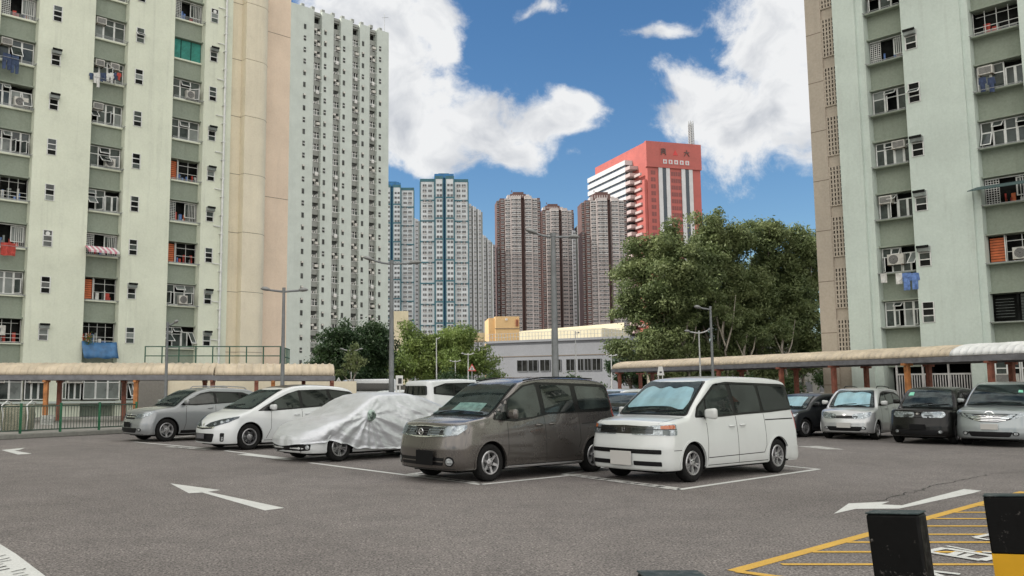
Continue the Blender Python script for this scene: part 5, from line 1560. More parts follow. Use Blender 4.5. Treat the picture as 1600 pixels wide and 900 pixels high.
for sg in (-1, 1):
    fg = c.ov('fog_lamp_bezel', rp([(-.22, .25), (-.24, .38), (.02, .40), (.0, .27)], .03), ('C', sg, 40), BLACK_P, .006)
    c.ov('fog_lamp', [(-.06 + .045 * math.cos(t), .33 + .045 * math.sin(t)) for t in [2 * math.pi * i / 16 for i in range(16)]], ('C', sg, 40), LAMPIN, .012, parent=fg)
cover_root_loc, cover_rz = loc, rz
cv = Car(**{**spec, 'L': 4.74, 'hw': .925, 'rp': .5, 'bow': .22,
            'top': [(0, .64), (.12, .72), (.55, .88), (1.1, 1.00), (1.45, 1.16), (1.95, 1.42), (2.3, 1.505), (3.0, 1.52), (3.5, 1.44), (4.0, 1.28), (4.4, 1.16), (4.74, 1.03)]})
hem = pchip([(0, .40), (.3, .33), (.62, .48), (.95, .60), (1.25, .50), (1.6, .28), (3, .23), (4.74, .24)])
hem = pchip([(0, .40), (.3, .44), (.6, .46), (1.0, .40), (1.5, .27), (3, .23), (4.74, .24)])
xs = [cv.rp * (1 - math.cos(i / 14 * math.pi / 2)) for i in range(15)]
while xs[-1] < cv.L - cv.rpr - .03: xs.append(xs[-1] + .028)
xs += [cv.L - cv.rpr * (1 - math.cos(i / 8 * math.pi / 2)) for i in range(8, -1, -1)]
def resample(poly, n):
    d = [0]
    for a, b in zip(poly, poly[1:]): d.append(d[-1] + math.dist(a, b))
    out = []; j = 0
    for i in range(n):
        t = d[-1] * i / (n - 1)
        while j < len(d) - 2 and d[j + 1] < t: j += 1
        q = (t - d[j]) / max(1e-9, d[j + 1] - d[j]); out.append((poly[j][0] + (poly[j + 1][0] - poly[j][0]) * q, poly[j][1] + (poly[j + 1][1] - poly[j][1]) * q))
    return out
NS = 58
def cover_sec(x):
    h = [p for p in cv.half(x)[3:]]
    hz_ = hem(x); top = [p for p in h if p[1] > hz_]
    yb = top[0][0]
    flare = .03
    return resample([(yb + flare, hz_)] + top, NS)
def fold(x, y, z, sg):
    # creases run down and back from the mirror, as hanging cloth does
    mx0, mz0 = 1.75, 1.02
    dx, dz = x - mx0, z - mz0; rr_ = math.hypot(dx, dz)
    an = math.atan2(dz, dx)
    w1 = math.sin(an * 17 + 3.0 * noise.noise(Vector((x * 1.3, z * 1.3, sg * 5)))) 
    fade = min(1, rr_ / .35) * math.exp(-max(0, rr_ - 1.9) * 1.2) * max(.15, min(1, (1.35 - z) / .35))
    a = .021 * (abs(w1) ** .6) * (1 if w1 > 0 else -.5) * fade
    sw_ = x * .55 + z * 1.6
    w2 = noise.noise(Vector((sw_ * 7, x * .9, 7 + sg * 3)))
    a += .040 * (w2 if w2 > 0 else w2 * .35) * (.45 + .55 * min(1, max(0, (x - 1.4) / 1.2)))
    a += .016 * noise.noise(Vector((x * 4 + z * 3, z * 2.2, sg * 9))) + .005 * noise.noise(Vector((x * 11, z * 14, y * 9)))
    # front wing: drape over wheel and lamp
    a += .03 * math.exp(-((x - .35) ** 2 + (z - .62) ** 2) / .02) + .035 * math.exp(-((x - .98) ** 2 + (z - .62) ** 2) / .05)
    a -= .05 * math.exp(-((x - .62) ** 2 + (z - .56) ** 2) / .015)
    a += .10 * math.exp(-((x - mx0) ** 2 + (z - mz0) ** 2) / .010)      # the mirror pushes the cloth out
    return a
V = []; Fc = []; W2 = 2 * NS - 1
for x in xs:
    h = cover_sec(x)
    for k in range(W2):
        sg = -1 if k < NS else 1; (y, z) = h[k] if k < NS else h[2 * NS - 2 - k]
        y *= sg
        side_w = min(1, abs(y) / (cv.hw * .72)); side_w = side_w ** 3
        f_ = fold(x, y, z, sg)
        nx = 0
        yy = y + sg * f_ * side_w
        zz = z + (1 - side_w) * (.014 * noise.noise(Vector((x * 3.3 + y * 1.5, y * 5, 2))) + .006 * noise.noise(Vector((x * 9, y * 12, 4))))
        p = cv.place(x, yy, zz)
        if k in (0, W2 - 1): p = (p[0], p[1], p[2] + .03 * noise.noise(Vector((x * 4, sg, 1))))
        V.append((p[0] - .0, p[1], p[2]))
for i in range(len(xs) - 1):
    for k in range(W2 - 1): a = i * W2 + k; Fc.append((a, a + 1, a + 1 + W2, a + W2))
# front and rear flaps
J = 20
for base, sgx in ((0, -1), ((len(xs) - 1) * W2, 1)):
    rows = []
    for r_ in range(NS):
        l_, r2 = base + r_, base + W2 - 1 - r_
        if l_ == r2: rows.append([l_] * (J + 1)); continue
        a, b = V[l_], V[r2]; row = [l_]
        for j in range(1, J):
            t = j / J; y = a[1] + (b[1] - a[1]) * t; z = a[2] + (b[2] - a[2]) * t
            hb = (cv.bow if sgx < 0 else cv.bowr); x0 = a[0] - (hb * ((y / cv.hw) ** 2 - (a[1] / cv.hw) ** 2)) * sgx * (1)
            x0 = a[0] + ((hb * ((y / cv.hw) ** 2 - (a[1] / cv.hw) ** 2)) if sgx < 0 else -(hb * ((y / cv.hw) ** 2 - (a[1] / cv.hw) ** 2)))
            V.append((x0 + sgx * (.02 + .03 * noise.noise(Vector((y * 6, z * 2, sgx)))), y, z - .05 * math.sin(math.pi * t) * (r_ < 2))); row.append(len(V) - 1)
        row.append(r2); rows.append(row)
    for r_ in range(NS - 1):
        for j in range(J):
            f = []
            for q_ in (rows[r_][j], rows[r_][j + 1], rows[r_ + 1][j + 1], rows[r_ + 1][j]):
                if q_ not in f: f.append(q_)
            if len(f) > 2: Fc.append(tuple(f))
CLOTH = mat('silver_cover_cloth', (.57, .59, .62), .42, .5, var=.07, scale=3, bump=.35, bscale=14, vec='obj', stretch=(1, 1, 2))
me = bpy.data.meshes.new('car_cover'); me.from_pydata(V, [], Fc); me.materials.append(CLOTH); me.update()
bm = bmesh.new(); bm.from_mesh(me); bmesh.ops.recalc_face_normals(bm, faces=bm.faces); bm.to_mesh(me); bm.free()
for p in me.polygons: p.use_smooth = True
cvr = empty('car_cover', loc, rz, 'crumpled silver fabric cover draped over a car, green knot at the mirror', 'car cover')
link('fabric', me, cvr)
kn = MB(); q = cv.place(1.78, -(cv.hw + .02), 1.0)
for k in range(5):
    kn.lathe([(.05 + .02 * (k % 2), 0), (.10, .03), (.07, .06), (.02, .07)], (q[0] + .03 * math.cos(k * 2), q[1] - .02 - .012 * k, q[2] + .04 * math.sin(k * 2.1)), 9, 0, 'y')
kn.build('mirror_pocket', [mat('green_grey_pocket', (.30, .38, .34), .7, var=.6, scale=14)], cvr)

# ---- white large estate / MPV with black-spoked wheels
loc, rz = yaw_loc(G(387, 703), .96, 4.80, .90, 50)
c = Car(L=4.80, hw=.90, wx=(.96, 3.91), wr=.345, zb=.17, rp=.48, rpr=.3, bow=.26, bowr=.08, tum=.23, r=.12, crown=.05, zfront=.15,
        top=[(0, .76), (.14, .83), (.5, .965), (.95, 1.07), (1.2, 1.17), (1.7, 1.42), (2.1, 1.60), (2.45, 1.69), (3.0, 1.73), (3.8, 1.70), (4.4, 1.62), (4.65, 1.54), (4.80, 1.40)],
        belt=[(0, .72), (.9, .98), (1.4, 1.02), (4.6, 1.17)], rk=[(.15, .02), (.3, 0), (.55, .02), (.8, .16)], rkr=[(.3, 0), (.9, .03), (1.7, .30)])
c.build('white_people_carrier', 'white sloping-nose people carrier with black roof edge and dark-spoked wheels, left of the covered car', 'people carrier', P_WHITE2, loc, rz, wheels='black')
c.windscreen([(1.04, .78), (.95, .4), (.92, 0), (2.02, 0), (2.05, .35), (2.14, .58)])
c.both('window_surround', rp([(1.20, 1.02), (1.42, 1.14), (1.75, 1.295), (2.18, 1.475), (2.55, 1.57), (3.6, 1.60), (4.30, 1.53), (4.62, 1.38), (4.60, 1.26), (3.6, 1.13), (2.4, 1.06), (1.7, 1.02)], .03), SURROUND, off=.006, step=.06)
c.both('front_quarter_window', rp([(1.26, 1.045), (1.42, 1.12), (1.66, 1.235), (1.66, 1.04)], .02), CARGLASS, off=.011)
c.both('front_door_window', rp([(1.72, 1.06), (1.73, 1.265), (2.2, 1.455), (2.52, 1.545), (2.56, 1.10)], .04), CARGLASS2, off=.011)
c.both('rear_door_window', rp([(2.66, 1.11), (2.62, 1.56), (3.48, 1.56), (3.60, 1.17)], .03), CARGLASS, off=.011)
c.both('rear_side_window', rp([(3.70, 1.18), (3.58, 1.56), (4.22, 1.50), (4.52, 1.37), (4.50, 1.28)], .03), CARGLASS, off=.011)
c.ov('roof_panel', rp([(2.25, .56), (2.25, -.56), (4.4, -.56), (4.4, .56)], .1), ('T',), SURROUND, .003)
for sg in (-1, 1):
    P = ('S', sg)
    c.seam([(1.62, 1.01), (1.60, .55), (1.45, .30)], P); c.seam([(2.60, 1.05), (2.62, .28)], P); c.seam([(3.62, 1.12), (3.60, .75), (3.45, .60)], P); c.seam([(1.34, .25), (3.52, .25)], P)
    c.handle(2.42, .90, sg, P_WHITE2); c.handle(2.78, .92, sg, P_WHITE2); c.mirror(1.62, 1.09, sg, P_WHITE2, .24, .16)
    Q = ('C', sg, 42)
    sh_ = rp([(-.55, .625), (-.40, .71), (-.1, .80), (.42, .885), (.40, .84), (.15, .73), (-.2, .63), (-.4, .605)], .02)
    hl = c.ov('headlight', sh_, Q, mat('dark_lamp_housing', (.05, .055, .06), .2, .3), .006, step=.05)
    for a, z in ((-.22, .69), (-.03, .735), (.12, .77)): c.ov('lamp_bowl', [(a + .05 * math.cos(t), z + .035 * math.sin(t)) for t in [2 * math.pi * i / 14 for i in range(14)]], Q, LAMPIN, .010, parent=hl)
    c.ov('lens', sh_, Q, LENS, .016, step=.05, parent=hl)
    fg = c.ov('fog_lamp_bezel', rp([(-.05, .24), (-.05, .46), (.07, .46), (.05, .24)], .03), Q, BLACK_P, .006)
    c.ov('fog_lamp', strip_polys([(.01, .27), (.01, .36)], .045), Q, LAMPIN, .012, parent=fg)
    c.ov('tail_light', rp([(4.50, .95), (4.56, 1.25), (4.70, 1.25), (4.70, .97)], .03), P, RED_L, .008)
gr = c.ov('grille', rp([(-.45, .565), (-.50, .62), (0, .60), (.50, .62), (.45, .565), (0, .54)], .02), ('F', 1), CHROME, .006)
c.ov('grille_gap', rp([(-.40, .565), (-.42, .595), (0, .575), (.42, .595), (.40, .565), (0, .545)], .01), ('F', 1), BLACK_P, .010, parent=gr)
c.ov('emblem', [(.05 * math.cos(t), .66 + .032 * math.sin(t)) for t in [2 * math.pi * i / 18 for i in range(18)]], ('F', 1), CHROME, .016, parent=gr)
c.ov('bumper_opening', rp([(-.46, .22), (-.52, .44), (.52, .44), (.46, .22)], .05), ('F', 1), BLACK_P, .006)
c.plate(0, .37, .40, .13, mat('dark_plate', (.10, .10, .11), .5))
c.wiper((1.05, .5), (1.2, -.2))
c.ov('rear_window', rp([(-.6, 1.15), (-.55, 1.5), (.55, 1.5), (.6, 1.15)], .06), ('B', 1), CARGLASS, .008)

# ---- generic detailing for the smaller cars
def car2(name, label, cat, paint, loc, rz, L, hw, h, wx, wr, ws, belt_z, nose, glass, lamp='round', wheels='alloy', shade=None, roofrails=False, extra=None, rear='hatch', tum=.2, cladding=None, grille='plain', plate=None, group=None, rpx=.32, bow=.18):
    xb, xt = ws                                       # windscreen base and top stations
    zb_, z0 = nose[1], nose[0]
    top = [(0, z0 + .10), (.12, z0 + .13), (xb * .55, zb_ - .04), (xb, zb_), (xb + (xt - xb) * .5, zb_ + (h - .09 - zb_) * .58), (xt, h - .09), (xt + .35, h - .02), (L * .62, h), (L * .84, h - .04)]
    top += {'hatch': [(L * .95, h - .14), (L, h - .30)], 'coupe': [(L * .93, h - .25), (L, h - .48)], 'box': [(L * .97, h - .08), (L, h - .13)]}[rear]
    c = Car(L=L, hw=hw, wx=wx, wr=wr, zb=.21, rp=rpx, rpr=.24, bow=bow, bowr=.07, tum=tum, r=.11, crown=.05,
            top=top, belt=[(0, z0), (xb, belt_z - .04), (L, belt_z + .07)], rk=[(.2, .03), (.35, 0), (.55, .01), (.85, .12)], rkr=[(.3, 0), (.9, .03), (h - .1, .28 if rear != 'box' else .12)])
    c.build(name, label, cat, paint, loc, rz, group, wheels)
    wt_ = hw - .30
    c.windscreen([(xb + .06, hw - .12), (xb - .02, .35), (xb - .04, 0), (xt - .06, 0), (xt - .04, .3), (xt + .02, wt_)], shade=shade)
    xe = L * glass; tz = min(z0, .72)
    zt = h - .16
    a_ = xb + .22
    zl = belt_z
    srf = rp([(a_, zl + .01), (xt + .05, zt - .03), (xt + .4, zt + .03), (L * .8, zt), (xe, zt - .13), (xe + .04, zl + .14), (L * .7, zl + .06), (a_ + .5, zl - .01)], .04)
    c.both('window_surround', srf, SURROUND, off=.006, step=.06)
    xm = xt + (.55 if L > 4 else .42); xm2 = xm + .85 if L < 4.3 else xm + .9
    f = (xt + .05 - a_)
    c.both('front_door_window', rp([(a_ + .26, zl + .03), (a_ + .30, zl + .20 * (h - belt_z) / .6), (xt + .10, zt - .06), (xm - .06, zt - .02), (xm - .02, zl + .055)], .03), CARGLASS2, off=.011)
    c.both('rear_door_window', rp([(xm + .06, zl + .06), (xm + .03, zt - .02), (xm2 - .06, zt - .03), (xm2, zl + .09)], .03), CARGLASS, off=.011)
    if xe - xm2 > .25: c.both('rear_side_window', rp([(xm2 + .08, zl + .10), (xm2 + .03, zt - .04), (xe - .10, zt - .14), (xe - .04, zl + .17)], .03), CARGLASS, off=.011)
    for sg in (-1, 1):
        P = ('S', sg); Q = ('C', sg, 40)
        c.seam([(a_ + .2, zl - .02), (a_ + .18, .55), (a_ + .10, .32)], P); c.seam([(xm, zl), (xm, .28)], P); c.seam([(xm2, zl + .03), (min(xm2, wx[1] - .25), .66)], P)
        c.handle(xm - .18, zl - .10, sg, paint); c.handle(xm2 - .18, zl - .08, sg, paint); c.mirror(a_ + .18, zl + .07, sg, paint if paint is not P_SILVER else P_WHITE, .2, .15)
        if lamp == 'slant': sh_ = rp([(-.42, z0 - .13), (-.34, z0 - .02), (.12, z0 + .05), (.30, z0 + .09), (.18, z0 - .02), (-.15, z0 - .13)], .03)
        elif lamp == 'round': sh_ = rp([(-.40, z0 - .14), (-.38, z0 + .0), (-.10, z0 + .05), (.16, z0 + .08), (.14, z0 - .02), (-.08, z0 - .14)], .06)
        else: sh_ = rp([(-.50, z0 - .13), (-.50, z0 + .03), (.0, z0 + .05), (.06, z0 - .04), (-.05, z0 - .13)], .04)
        hl = c.ov('headlight', sh_, Q, LAMPIN, .006, step=.05)
        c.ov('lamp_bowl', [(-.20 + .06 * math.cos(t), z0 - .05 + .055 * math.sin(t)) for t in [2 * math.pi * i / 16 for i in range(16)]], Q, mat('lamp_bowl_glass', (.3, .33, .35), .15), .010, parent=hl)
        c.ov('lens', sh_, Q, LENS, .016, step=.05, parent=hl)
        fg = c.ov('fog_lamp_bezel', [(-.16 + .08 * math.cos(t), .37 + .055 * math.sin(t)) for t in [2 * math.pi * i / 16 for i in range(16)]], Q, BLACK_P, .006)
        c.ov('fog_lamp', [(-.16 + .045 * math.cos(t), .37 + .04 * math.sin(t)) for t in [2 * math.pi * i / 16 for i in range(16)]], Q, LAMPIN, .012, parent=fg)
        c.ov('tail_light', rp([(L - .28, tz + .05), (L - .30, tz + .35), (L - .16, tz + .35), (L - .14, tz + .07)], .03), P, RED_L, .008)
        if cladding: c.ov('sill_cladding', rp([(wx[0] + wr + .08, .215), (wx[0] + wr + .10, .34), (wx[1] - wr - .10, .34), (wx[1] - wr - .08, .215)], .02), P, BLACK_P, .01)
    if grille == 'plain':
        gr = c.ov('grille', rp([(-.38, z0 - .13), (-.42, z0 - .05), (0, z0 - .035), (.42, z0 - .05), (.38, z0 - .13)], .03), ('F', 1), BLACK_P, .006)
        c.ov('grille_slat', strip_polys([(-.39, z0 - .09), (.39, z0 - .09)], .012), ('F', 1), mat('grille_slat_grey', (.1, .1, .1), .3), .012, parent=gr)
    elif grille == 'hex':
        gr = c.ov('grille', rp([(-.30, z0 - .16), (-.42, z0 - .04), (.42, z0 - .04), (.30, z0 - .16)], .02), ('F', 1), BLACK_P, .006)
        c.ov('chrome_bar', strip_polys([(-.36, z0 - .09), (.36, z0 - .09)], .022), ('F', 1), CHROME, .012, parent=gr)
    else:
        gr = c.ov('grille', rp([(-.66, z0 + .02), (-.50, z0 - .14), (-.2, z0 - .22), (.2, z0 - .22), (.50, z0 - .14), (.66, z0 + .02), (0, z0 - .02)], .04), ('F', 1), BLACK_P, .006)
        for q in range(4): c.ov('chrome_bar', strip_polys([(-.60 + q * .07, z0 - .01 - q * .05), (-.2, z0 - .05 - q * .045), (.2, z0 - .05 - q * .045), (.60 - q * .07, z0 - .01 - q * .05)], .02), ('F', 1), CHROME, .014, parent=gr)
        c.ov('emblem', strip_polys([(-.11, z0 + .03), (-.05, z0 - .01), (0, z0 - .045), (.05, z0 - .01), (.11, z0 + .03)], .025), ('F', 1), CHROME, .035, parent=gr)
        c.ov('emblem_ring', strip_polys([(.12 * math.cos(t), z0 - .005 + .075 * math.sin(t)) for t in [2 * math.pi * i / 20 for i in range(21)]], .018), ('F', 1), CHROME, .03, parent=gr)
    if grille != 'wing': c.ov('emblem', [(.055 * math.cos(t), z0 - .02 + .032 * math.sin(t)) for t in [2 * math.pi * i / 16 for i in range(16)]], ('F', 1), CHROME, .016, parent=gr)
    c.ov('bumper_opening', rp([(-.46, .28), (-.54, .42), (.54, .42), (.46, .28)], .04), ('F', 1), BLACK_P, .006)
    c.ov('bumper_lip', strip_polys([(-hw * .8, .235), (hw * .8, .235)], .014), ('F', 1), SEAM, .004)
    if plate: c.plate(plate[0], plate[1], .42, .16, plate[2])
    c.wiper((xb + .05, .45), (xb + .14, -.15)); c.wiper((xb + .05, -.05), (xb + .14, -.6))
    c.ov('rear_window', rp([(-hw * .72, belt_z + .1), (-hw * .66, h - .25), (hw * .66, h - .25), (hw * .72, belt_z + .1)], .06), ('B', 1), CARGLASS, .008)
    c.plate(0, z0 - .02, .42, .13, PLATE_W, 'B')
    if roofrails:
        rl = MB()
        for y in (-hw + .33, hw - .33):
            x0, x1 = xt + .35, L * .86; pts = [c.hit(x0, y, ('T',))[0] + Vector((0, 0, -.01))]
            for k in range(6): pts.append(c.hit(x0 + .1 + (x1 - x0 - .2) * k / 5, y, ('T',))[0] + Vector((0, 0, .06)))
            pts.append(c.hit(x1, y, ('T',))[0] + Vector((0, 0, -.01))); rl.tube(pts, .018, 6)
        rl.build('roof_rail', [SURROUND if roofrails == 'b' else METAL_G], c.root)
    return c

loc, rz = yaw_loc(G(258, 690), .88, 4.41, .91, 50)
car2('grey_crossover', 'mid grey crossover car with lower black cladding, leftmost in the row of parked cars', 'car', P_GREY, loc, rz, 4.41, .91, 1.66, (.88, 3.52), .35, (1.10, 1.98), 1.10, (.84, 1.08), .89,
     lamp='slant', wheels='alloy', cladding=True, grille='hex', roofrails='m', plate=(0, .52, PLATE_B), rpx=.36)
# right-hand group
def far_car(px, py, xw, L, hw, az): return yaw_loc(G(px, py), xw, L, hw, az)
loc, rz = far_car(1368, 687, .72, 3.86, .83, 43)
SHADE2 = [(.86, .55), (.84, -.55), (1.30, -.50), (1.36, -.2), (1.30, 0), (1.36, .2), (1.30, .50)]
car2('silver_compact_car', 'silver compact high-roof car with pale sunshade, between the charcoal hatchback and the black car', 'car', P_SILVER, loc, rz, 3.86, .83, 1.66, (.72, 3.2), .30, (.78, 1.50), 1.06, (.80, 1.03), .93,
     lamp='round', wheels='alloy', rear='box', shade=SHADE2, roofrails='b', plate=(0, .46, PLATE_G), tum=.17)
loc, rz = far_car(1491, 694, .78, 4.0, .85, 45)
cb = car2('black_compact_car', 'glossy black upright car with clear round-edged headlights, second from the right edge', 'car', P_BLACK, loc, rz, 4.0, .85, 1.68, (.78, 3.3), .33, (.98, 1.62), 1.12, (.90, 1.06), .93,
     lamp='block', wheels='alloy', rear='box', plate=(0, .50, PLATE_B), tum=.15)
cb.ov('permit_sticker', [(1.34, .42), (1.34, .56), (1.46, .54), (1.46, .42)], ('T',), GREENLBL, .032)
loc, rz = far_car(1610, 698, .95, 4.7, .885, 44)
cm = car2('grey_people_carrier', 'steel grey people carrier with winged chrome grille cut by the right frame edge', 'people carrier', P_STEEL, loc, rz, 4.7, .885, 1.83, (.95, 3.8), .33, (1.0, 1.95), 1.16, (.90, 1.14), .93,
     lamp='slant', wheels='alloy', rear='box', grille='wing', plate=(0, .56, PLATE_G), tum=.17)
cm.ov('permit_sticker', [(1.50, -.60), (1.50, -.48), (1.60, -.48), (1.60, -.58)], ('T',), GREENLBL, .032)
loc, rz = far_car(1256, 683, .85, 4.2, .86, 58)
car2('charcoal_hatchback', 'charcoal hatchback half hidden behind the tail of the white boxy minivan', 'car', P_DARK, loc, rz, 4.2, .86, 1.47, (.85, 3.4), .31, (1.0, 1.85), 1.00, (.72, .95), .9, lamp='slant', wheels='plain', rear='coupe', shade=[(1.15, .5), (1.15, -.5), (1.7, -.42), (1.7, .42)])
# cars of the rows behind
def behind(px, Y, az, nm, label, paint, L, hw, h, rear, cat='car'):
    x = (px - PPX) / F * Y * CT
    return car2(nm, label, cat, paint, (x, Y, 0), math.pi / 2 - R(az), L, hw, h, (.85, L - .85), .33, (1.02, 1.8), h * .66, (h * .5, h * .64), .92, lamp='slant', wheels='plain', rear=rear)
behind(722, 32, 232, 'white_estate_car', 'white high-roofed car seen from behind, between the covered car and the grey minivan', P_WHITE2, 4.5, .9, 1.96, 'box')
behind(640, 44, 235, 'small_white_car', 'small white car roof peeping over the covered car behind the second lamp post', P_WHITE2, 4.0, .84, 1.58, 'hatch')
behind(985, 27.5, 52, 'dark_green_saloon', 'dark green car seen in the gap right of the grey minivan', car_paint('dark_green_paint', (.02, .045, .04), .2, .3), 4.4, .86, 1.52, 'coupe')
behind(962, 34, 52, 'white_saloon', 'white car roof behind the dark green car under the walk roof', P_WHITE, 4.4, .86, 1.62, 'coupe')
behind(1010, 40, 240, 'pale_hatchback', 'pale silver hatchback far under the start of the right covered walk', P_SILVER, 4.0, .84, 1.62, 'hatch')
behind(470, 38, 230, 'black_estate_car', 'black car roof behind the white people carrier', P_BLACK, 4.4, .86, 1.55, 'hatch')
# ------------------------------------------------------------------ road paint
WP = worn_paint('white_road_paint', (.60, .61, .59)); WP2 = worn_paint('worn_white_road_paint', (.50, .50, .48), lo=.5, hi=.6)
YP = worn_paint('yellow_road_paint', (.60, .36, .055), op=.8)
def paint(name, pxs, m=WP, z=.004):
    pts = [G(a, b) for a, b in pxs]; return tag(flat(name, pts, z, m), kind='structure')
def line(name, a, b, w=.11, m=WP, z=.004, world=False):
    A = Vector(a) if world else G(*a).to_2d(); B = Vector(b) if world else G(*b).to_2d()
    d = (B - A).normalized(); n = Vector((-d.y, d.x)) * w / 2
    return tag(flat(name, [A + n, B + n, B - n, A - n], z, m), kind='structure')
paint('lane_arrow', [(266, 755.6), (344, 766), (325, 768.8), (444, 794), (414, 798), (316, 769.8), (295, 771)])
paint('lane_arrow', [(1303, 803), (1326, 787), (1390, 784), (1377, 788.4), (1409, 790), (1450, 779), (1506, 764.5), (1534, 767), (1520, 771), (1457, 784), (1430, 790), (1405, 795), (1337, 795.5)])
paint('lane_arrow', [(2, 703.3), (39, 699.8), (30, 703.3), (22, 704.3), (50, 709), (28, 710.3), (8, 705)])
paint('lane_arrow', [(1246, 697.5), (1278, 697), (1320, 702.5), (1290, 702)], WP2)
# bay fronts: broad stencilled bands, and bay sides
line('parking_line', (207, 690.3), (330, 701.3), .13); line('parking_line', (352, 704.5), (462, 717.8), .13); line('parking_line', (484, 723.2), (752, 757.4), .13)
line('parking_line', (880, 741), (1061, 765.3), .13)
line('parking_band', (262, 698), (327, 703.2), .28, WP2, .008); line('parking_band', (380, 710), (456, 718.6), .34, WP, .008)
line('parking_band', (640, 741), (740, 755), .30, WP2, .008); line('parking_band', (890, 742), (1055, 764), .30, WP2, .008)
line('parking_line', (750, 757.3), (905, 741.5), .11); line('parking_line', (1060, 765.3), (1279, 733.2), .11); line('parking_line', (880, 741), (960, 727), .11)
line('parking_line', (1279, 733.2), (1180, 723.5), .11); line('parking_line', (500, 722), (660, 703), .11); line('parking_line', (352, 704.5), (430, 694), .11); line('parking_line', (208, 690.5), (300, 681), .11)
line('parking_line', (462, 717.8), (610, 700), .11); line('parking_line', (640, 741), (780, 722), .11)
# dark stencilled characters on the bands
DKP = mat('dark_stencil', (.03, .03, .03), .9, spec=.1)
st = MB(); r_ = random.Random(5)
for (a, b, n) in (((900, 743.6), (1040, 762.4), 9), ((655, 743.4), (735, 754.4), 7), ((272, 699), (320, 702.7), 4)):
    A, B = G(*a), G(*b); d = (B - A).normalized(); nn = Vector((-d.y, d.x, 0))
    for k in range(n):
        if k == n // 2: continue
        c_ = A + (B - A) * (k + .5) / n; L_ = (B - A).length / n * .55
        for q in (-1, 0, 1):
            p = c_ + nn * q * .05; a1 = p - d * L_ / 2; b1 = p + d * L_ / 2 * r_.choice((1, .6, 1)); st.add([(a1 + nn * .011), (b1 + nn * .011), (b1 - nn * .011), (a1 - nn * .011)], [(0, 1, 2, 3)])
        a1 = c_ - d * L_ / 2; st.add([a1 + nn * .06, a1 + nn * .06 + d * .03, a1 - nn * .06 + d * .03, a1 - nn * .06], [(0, 1, 2, 3)])
st.v = [(a, b, .012) for a, b, c_ in st.v]
tag(st.build('stencil_marks', [DKP]), kind='structure')
# near white band with lettering at the lower left corner
paint('white_band', [(-40, 826), (0, 850.5), (25, 866), (50, 885), (74, 903), (60, 940), (-60, 940)], WP)
st = MB()
for (a, b, w) in (((-6, 872), (9, 868), .014), ((-4, 877), (15, 872.5), .014), ((-8, 881), (18, 876), .014), ((-3, 884), (5, 882), .012), ((-5, 889), (10, 885.5), .02), ((-8, 894), (15, 889.5), .02), ((17, 895), (35, 891), .014), ((20, 899), (38, 895.5), .014), ((36, 891), (40, 889), .012), ((24, 903), (44, 899), .014)):
    A, B = G(*a), G(*b); d = (B - A).normalized(); nn = Vector((-d.y, d.x, 0)) * w / 2; st.add([A + nn, B + nn, B - nn, A - nn], [(0, 1, 2, 3)])
st.v = [(a, b, .009) for a, b, c_ in st.v]; tag(st.build('stencil_lettering', [DKP]), kind='structure')
# yellow hatched box
line('yellow_border', (1146, 893), (1600, 768.5), .125, YP, .004); 
A = G(1146, 893); line('yellow_border', (A.x + .02, A.y - .02), (A.x + 1.2, A.y - 1.05), .11, YP, .008, world=True)
for (px, py) in ((1221, 882.5), (1268, 863), (1322, 847.8), (1362, 835.5), (1410, 822.5), (1458, 811), (1490, 801), (1525, 790.5), (1552, 782.5)):
    A = G(px, py); line('yellow_hatch', (A.x, A.y), (A.x + 9, A.y - .02), .085, YP, .006, world=True)
wc = MB()
def stroke(a, b, w=.07):
    A, B = G(*a), G(*b); d = (B - A).normalized(); nn = Vector((-d.y, d.x, 0)) * w / 2; wc.add([A + nn, B + nn, B - nn, A - nn], [(0, 1, 2, 3)])
for a, b, w in (((1449, 863), (1477, 857.5), .08), ((1449, 863.5), (1533, 877), .09), ((1477, 858), (1570, 873), .10), ((1500, 864), (1482, 870), .08), ((1533, 877), (1572, 868), .09), ((1518, 867), (1500, 872), .07), ((1480, 854.5), (1524, 863), .05), ((1535, 864), (1575, 866), .07),
                ((1523, 841), (1562, 833.5), .07), ((1523, 841.5), (1545, 845), .07), ((1538, 837.5), (1570, 841), .05), ((1545, 845), (1572, 843), .05),
                ((1446, 893), (1500, 899), .08), ((1446, 893), (1480, 906), .07)): stroke(a, b, w)
wc.v = [(a, b, .0105 + .0001 * (i // 4)) for i, (a, b, c_) in enumerate(wc.v)]
tag(wc.build('road_lettering', [WP]), kind='structure')
# cracks
ck = MB()
def crack(pts, w=.018, seed=1):
    r2 = random.Random(seed); P = []
    for (a, b) in zip(pts, pts[1:]):
        A, B = G(*a), G(*b); n = max(4, int((B - A).length / .16))
        for k in range(n): t = k / n; P.append(A + (B - A) * t + Vector((r2.uniform(-.05, .05), r2.uniform(-.05, .05), 0)))
    L_, R_ = [], []
    for i, p in enumerate(P):
        d = (P[min(i + 1, len(P) - 1)] - P[max(0, i - 1)]).normalized(); nn = Vector((-d.y, d.x, 0)) * w * r2.uniform(.2, 1) / 2; L_.append(p + nn); R_.append(p - nn)
    n = len(P); ck.add(L_ + R_, [(i, i + 1, n + i + 1, n + i) for i in range(n - 1)])
crack([(1375, 783), (1400, 774), (1440, 766), (1462, 757), (1480, 755), (1548, 741)], .035, 1); crack([(1180, 759), (1230, 764), (1290, 769), (1380, 777)], .016, 2)
crack([(1548, 741), (1640, 733)], .02, 3); crack([(1440, 766), (1500, 776), (1560, 781)], .012, 4); crack([(1100, 792), (1180, 800), (1210, 812)], .01, 5)
ck.v = [(a, b, .003) for a, b, c_ in ck.v]; tag(ck.build('asphalt_cracks', [mat('crack_dark', (.025, .024, .022), .95)]), kind='structure')
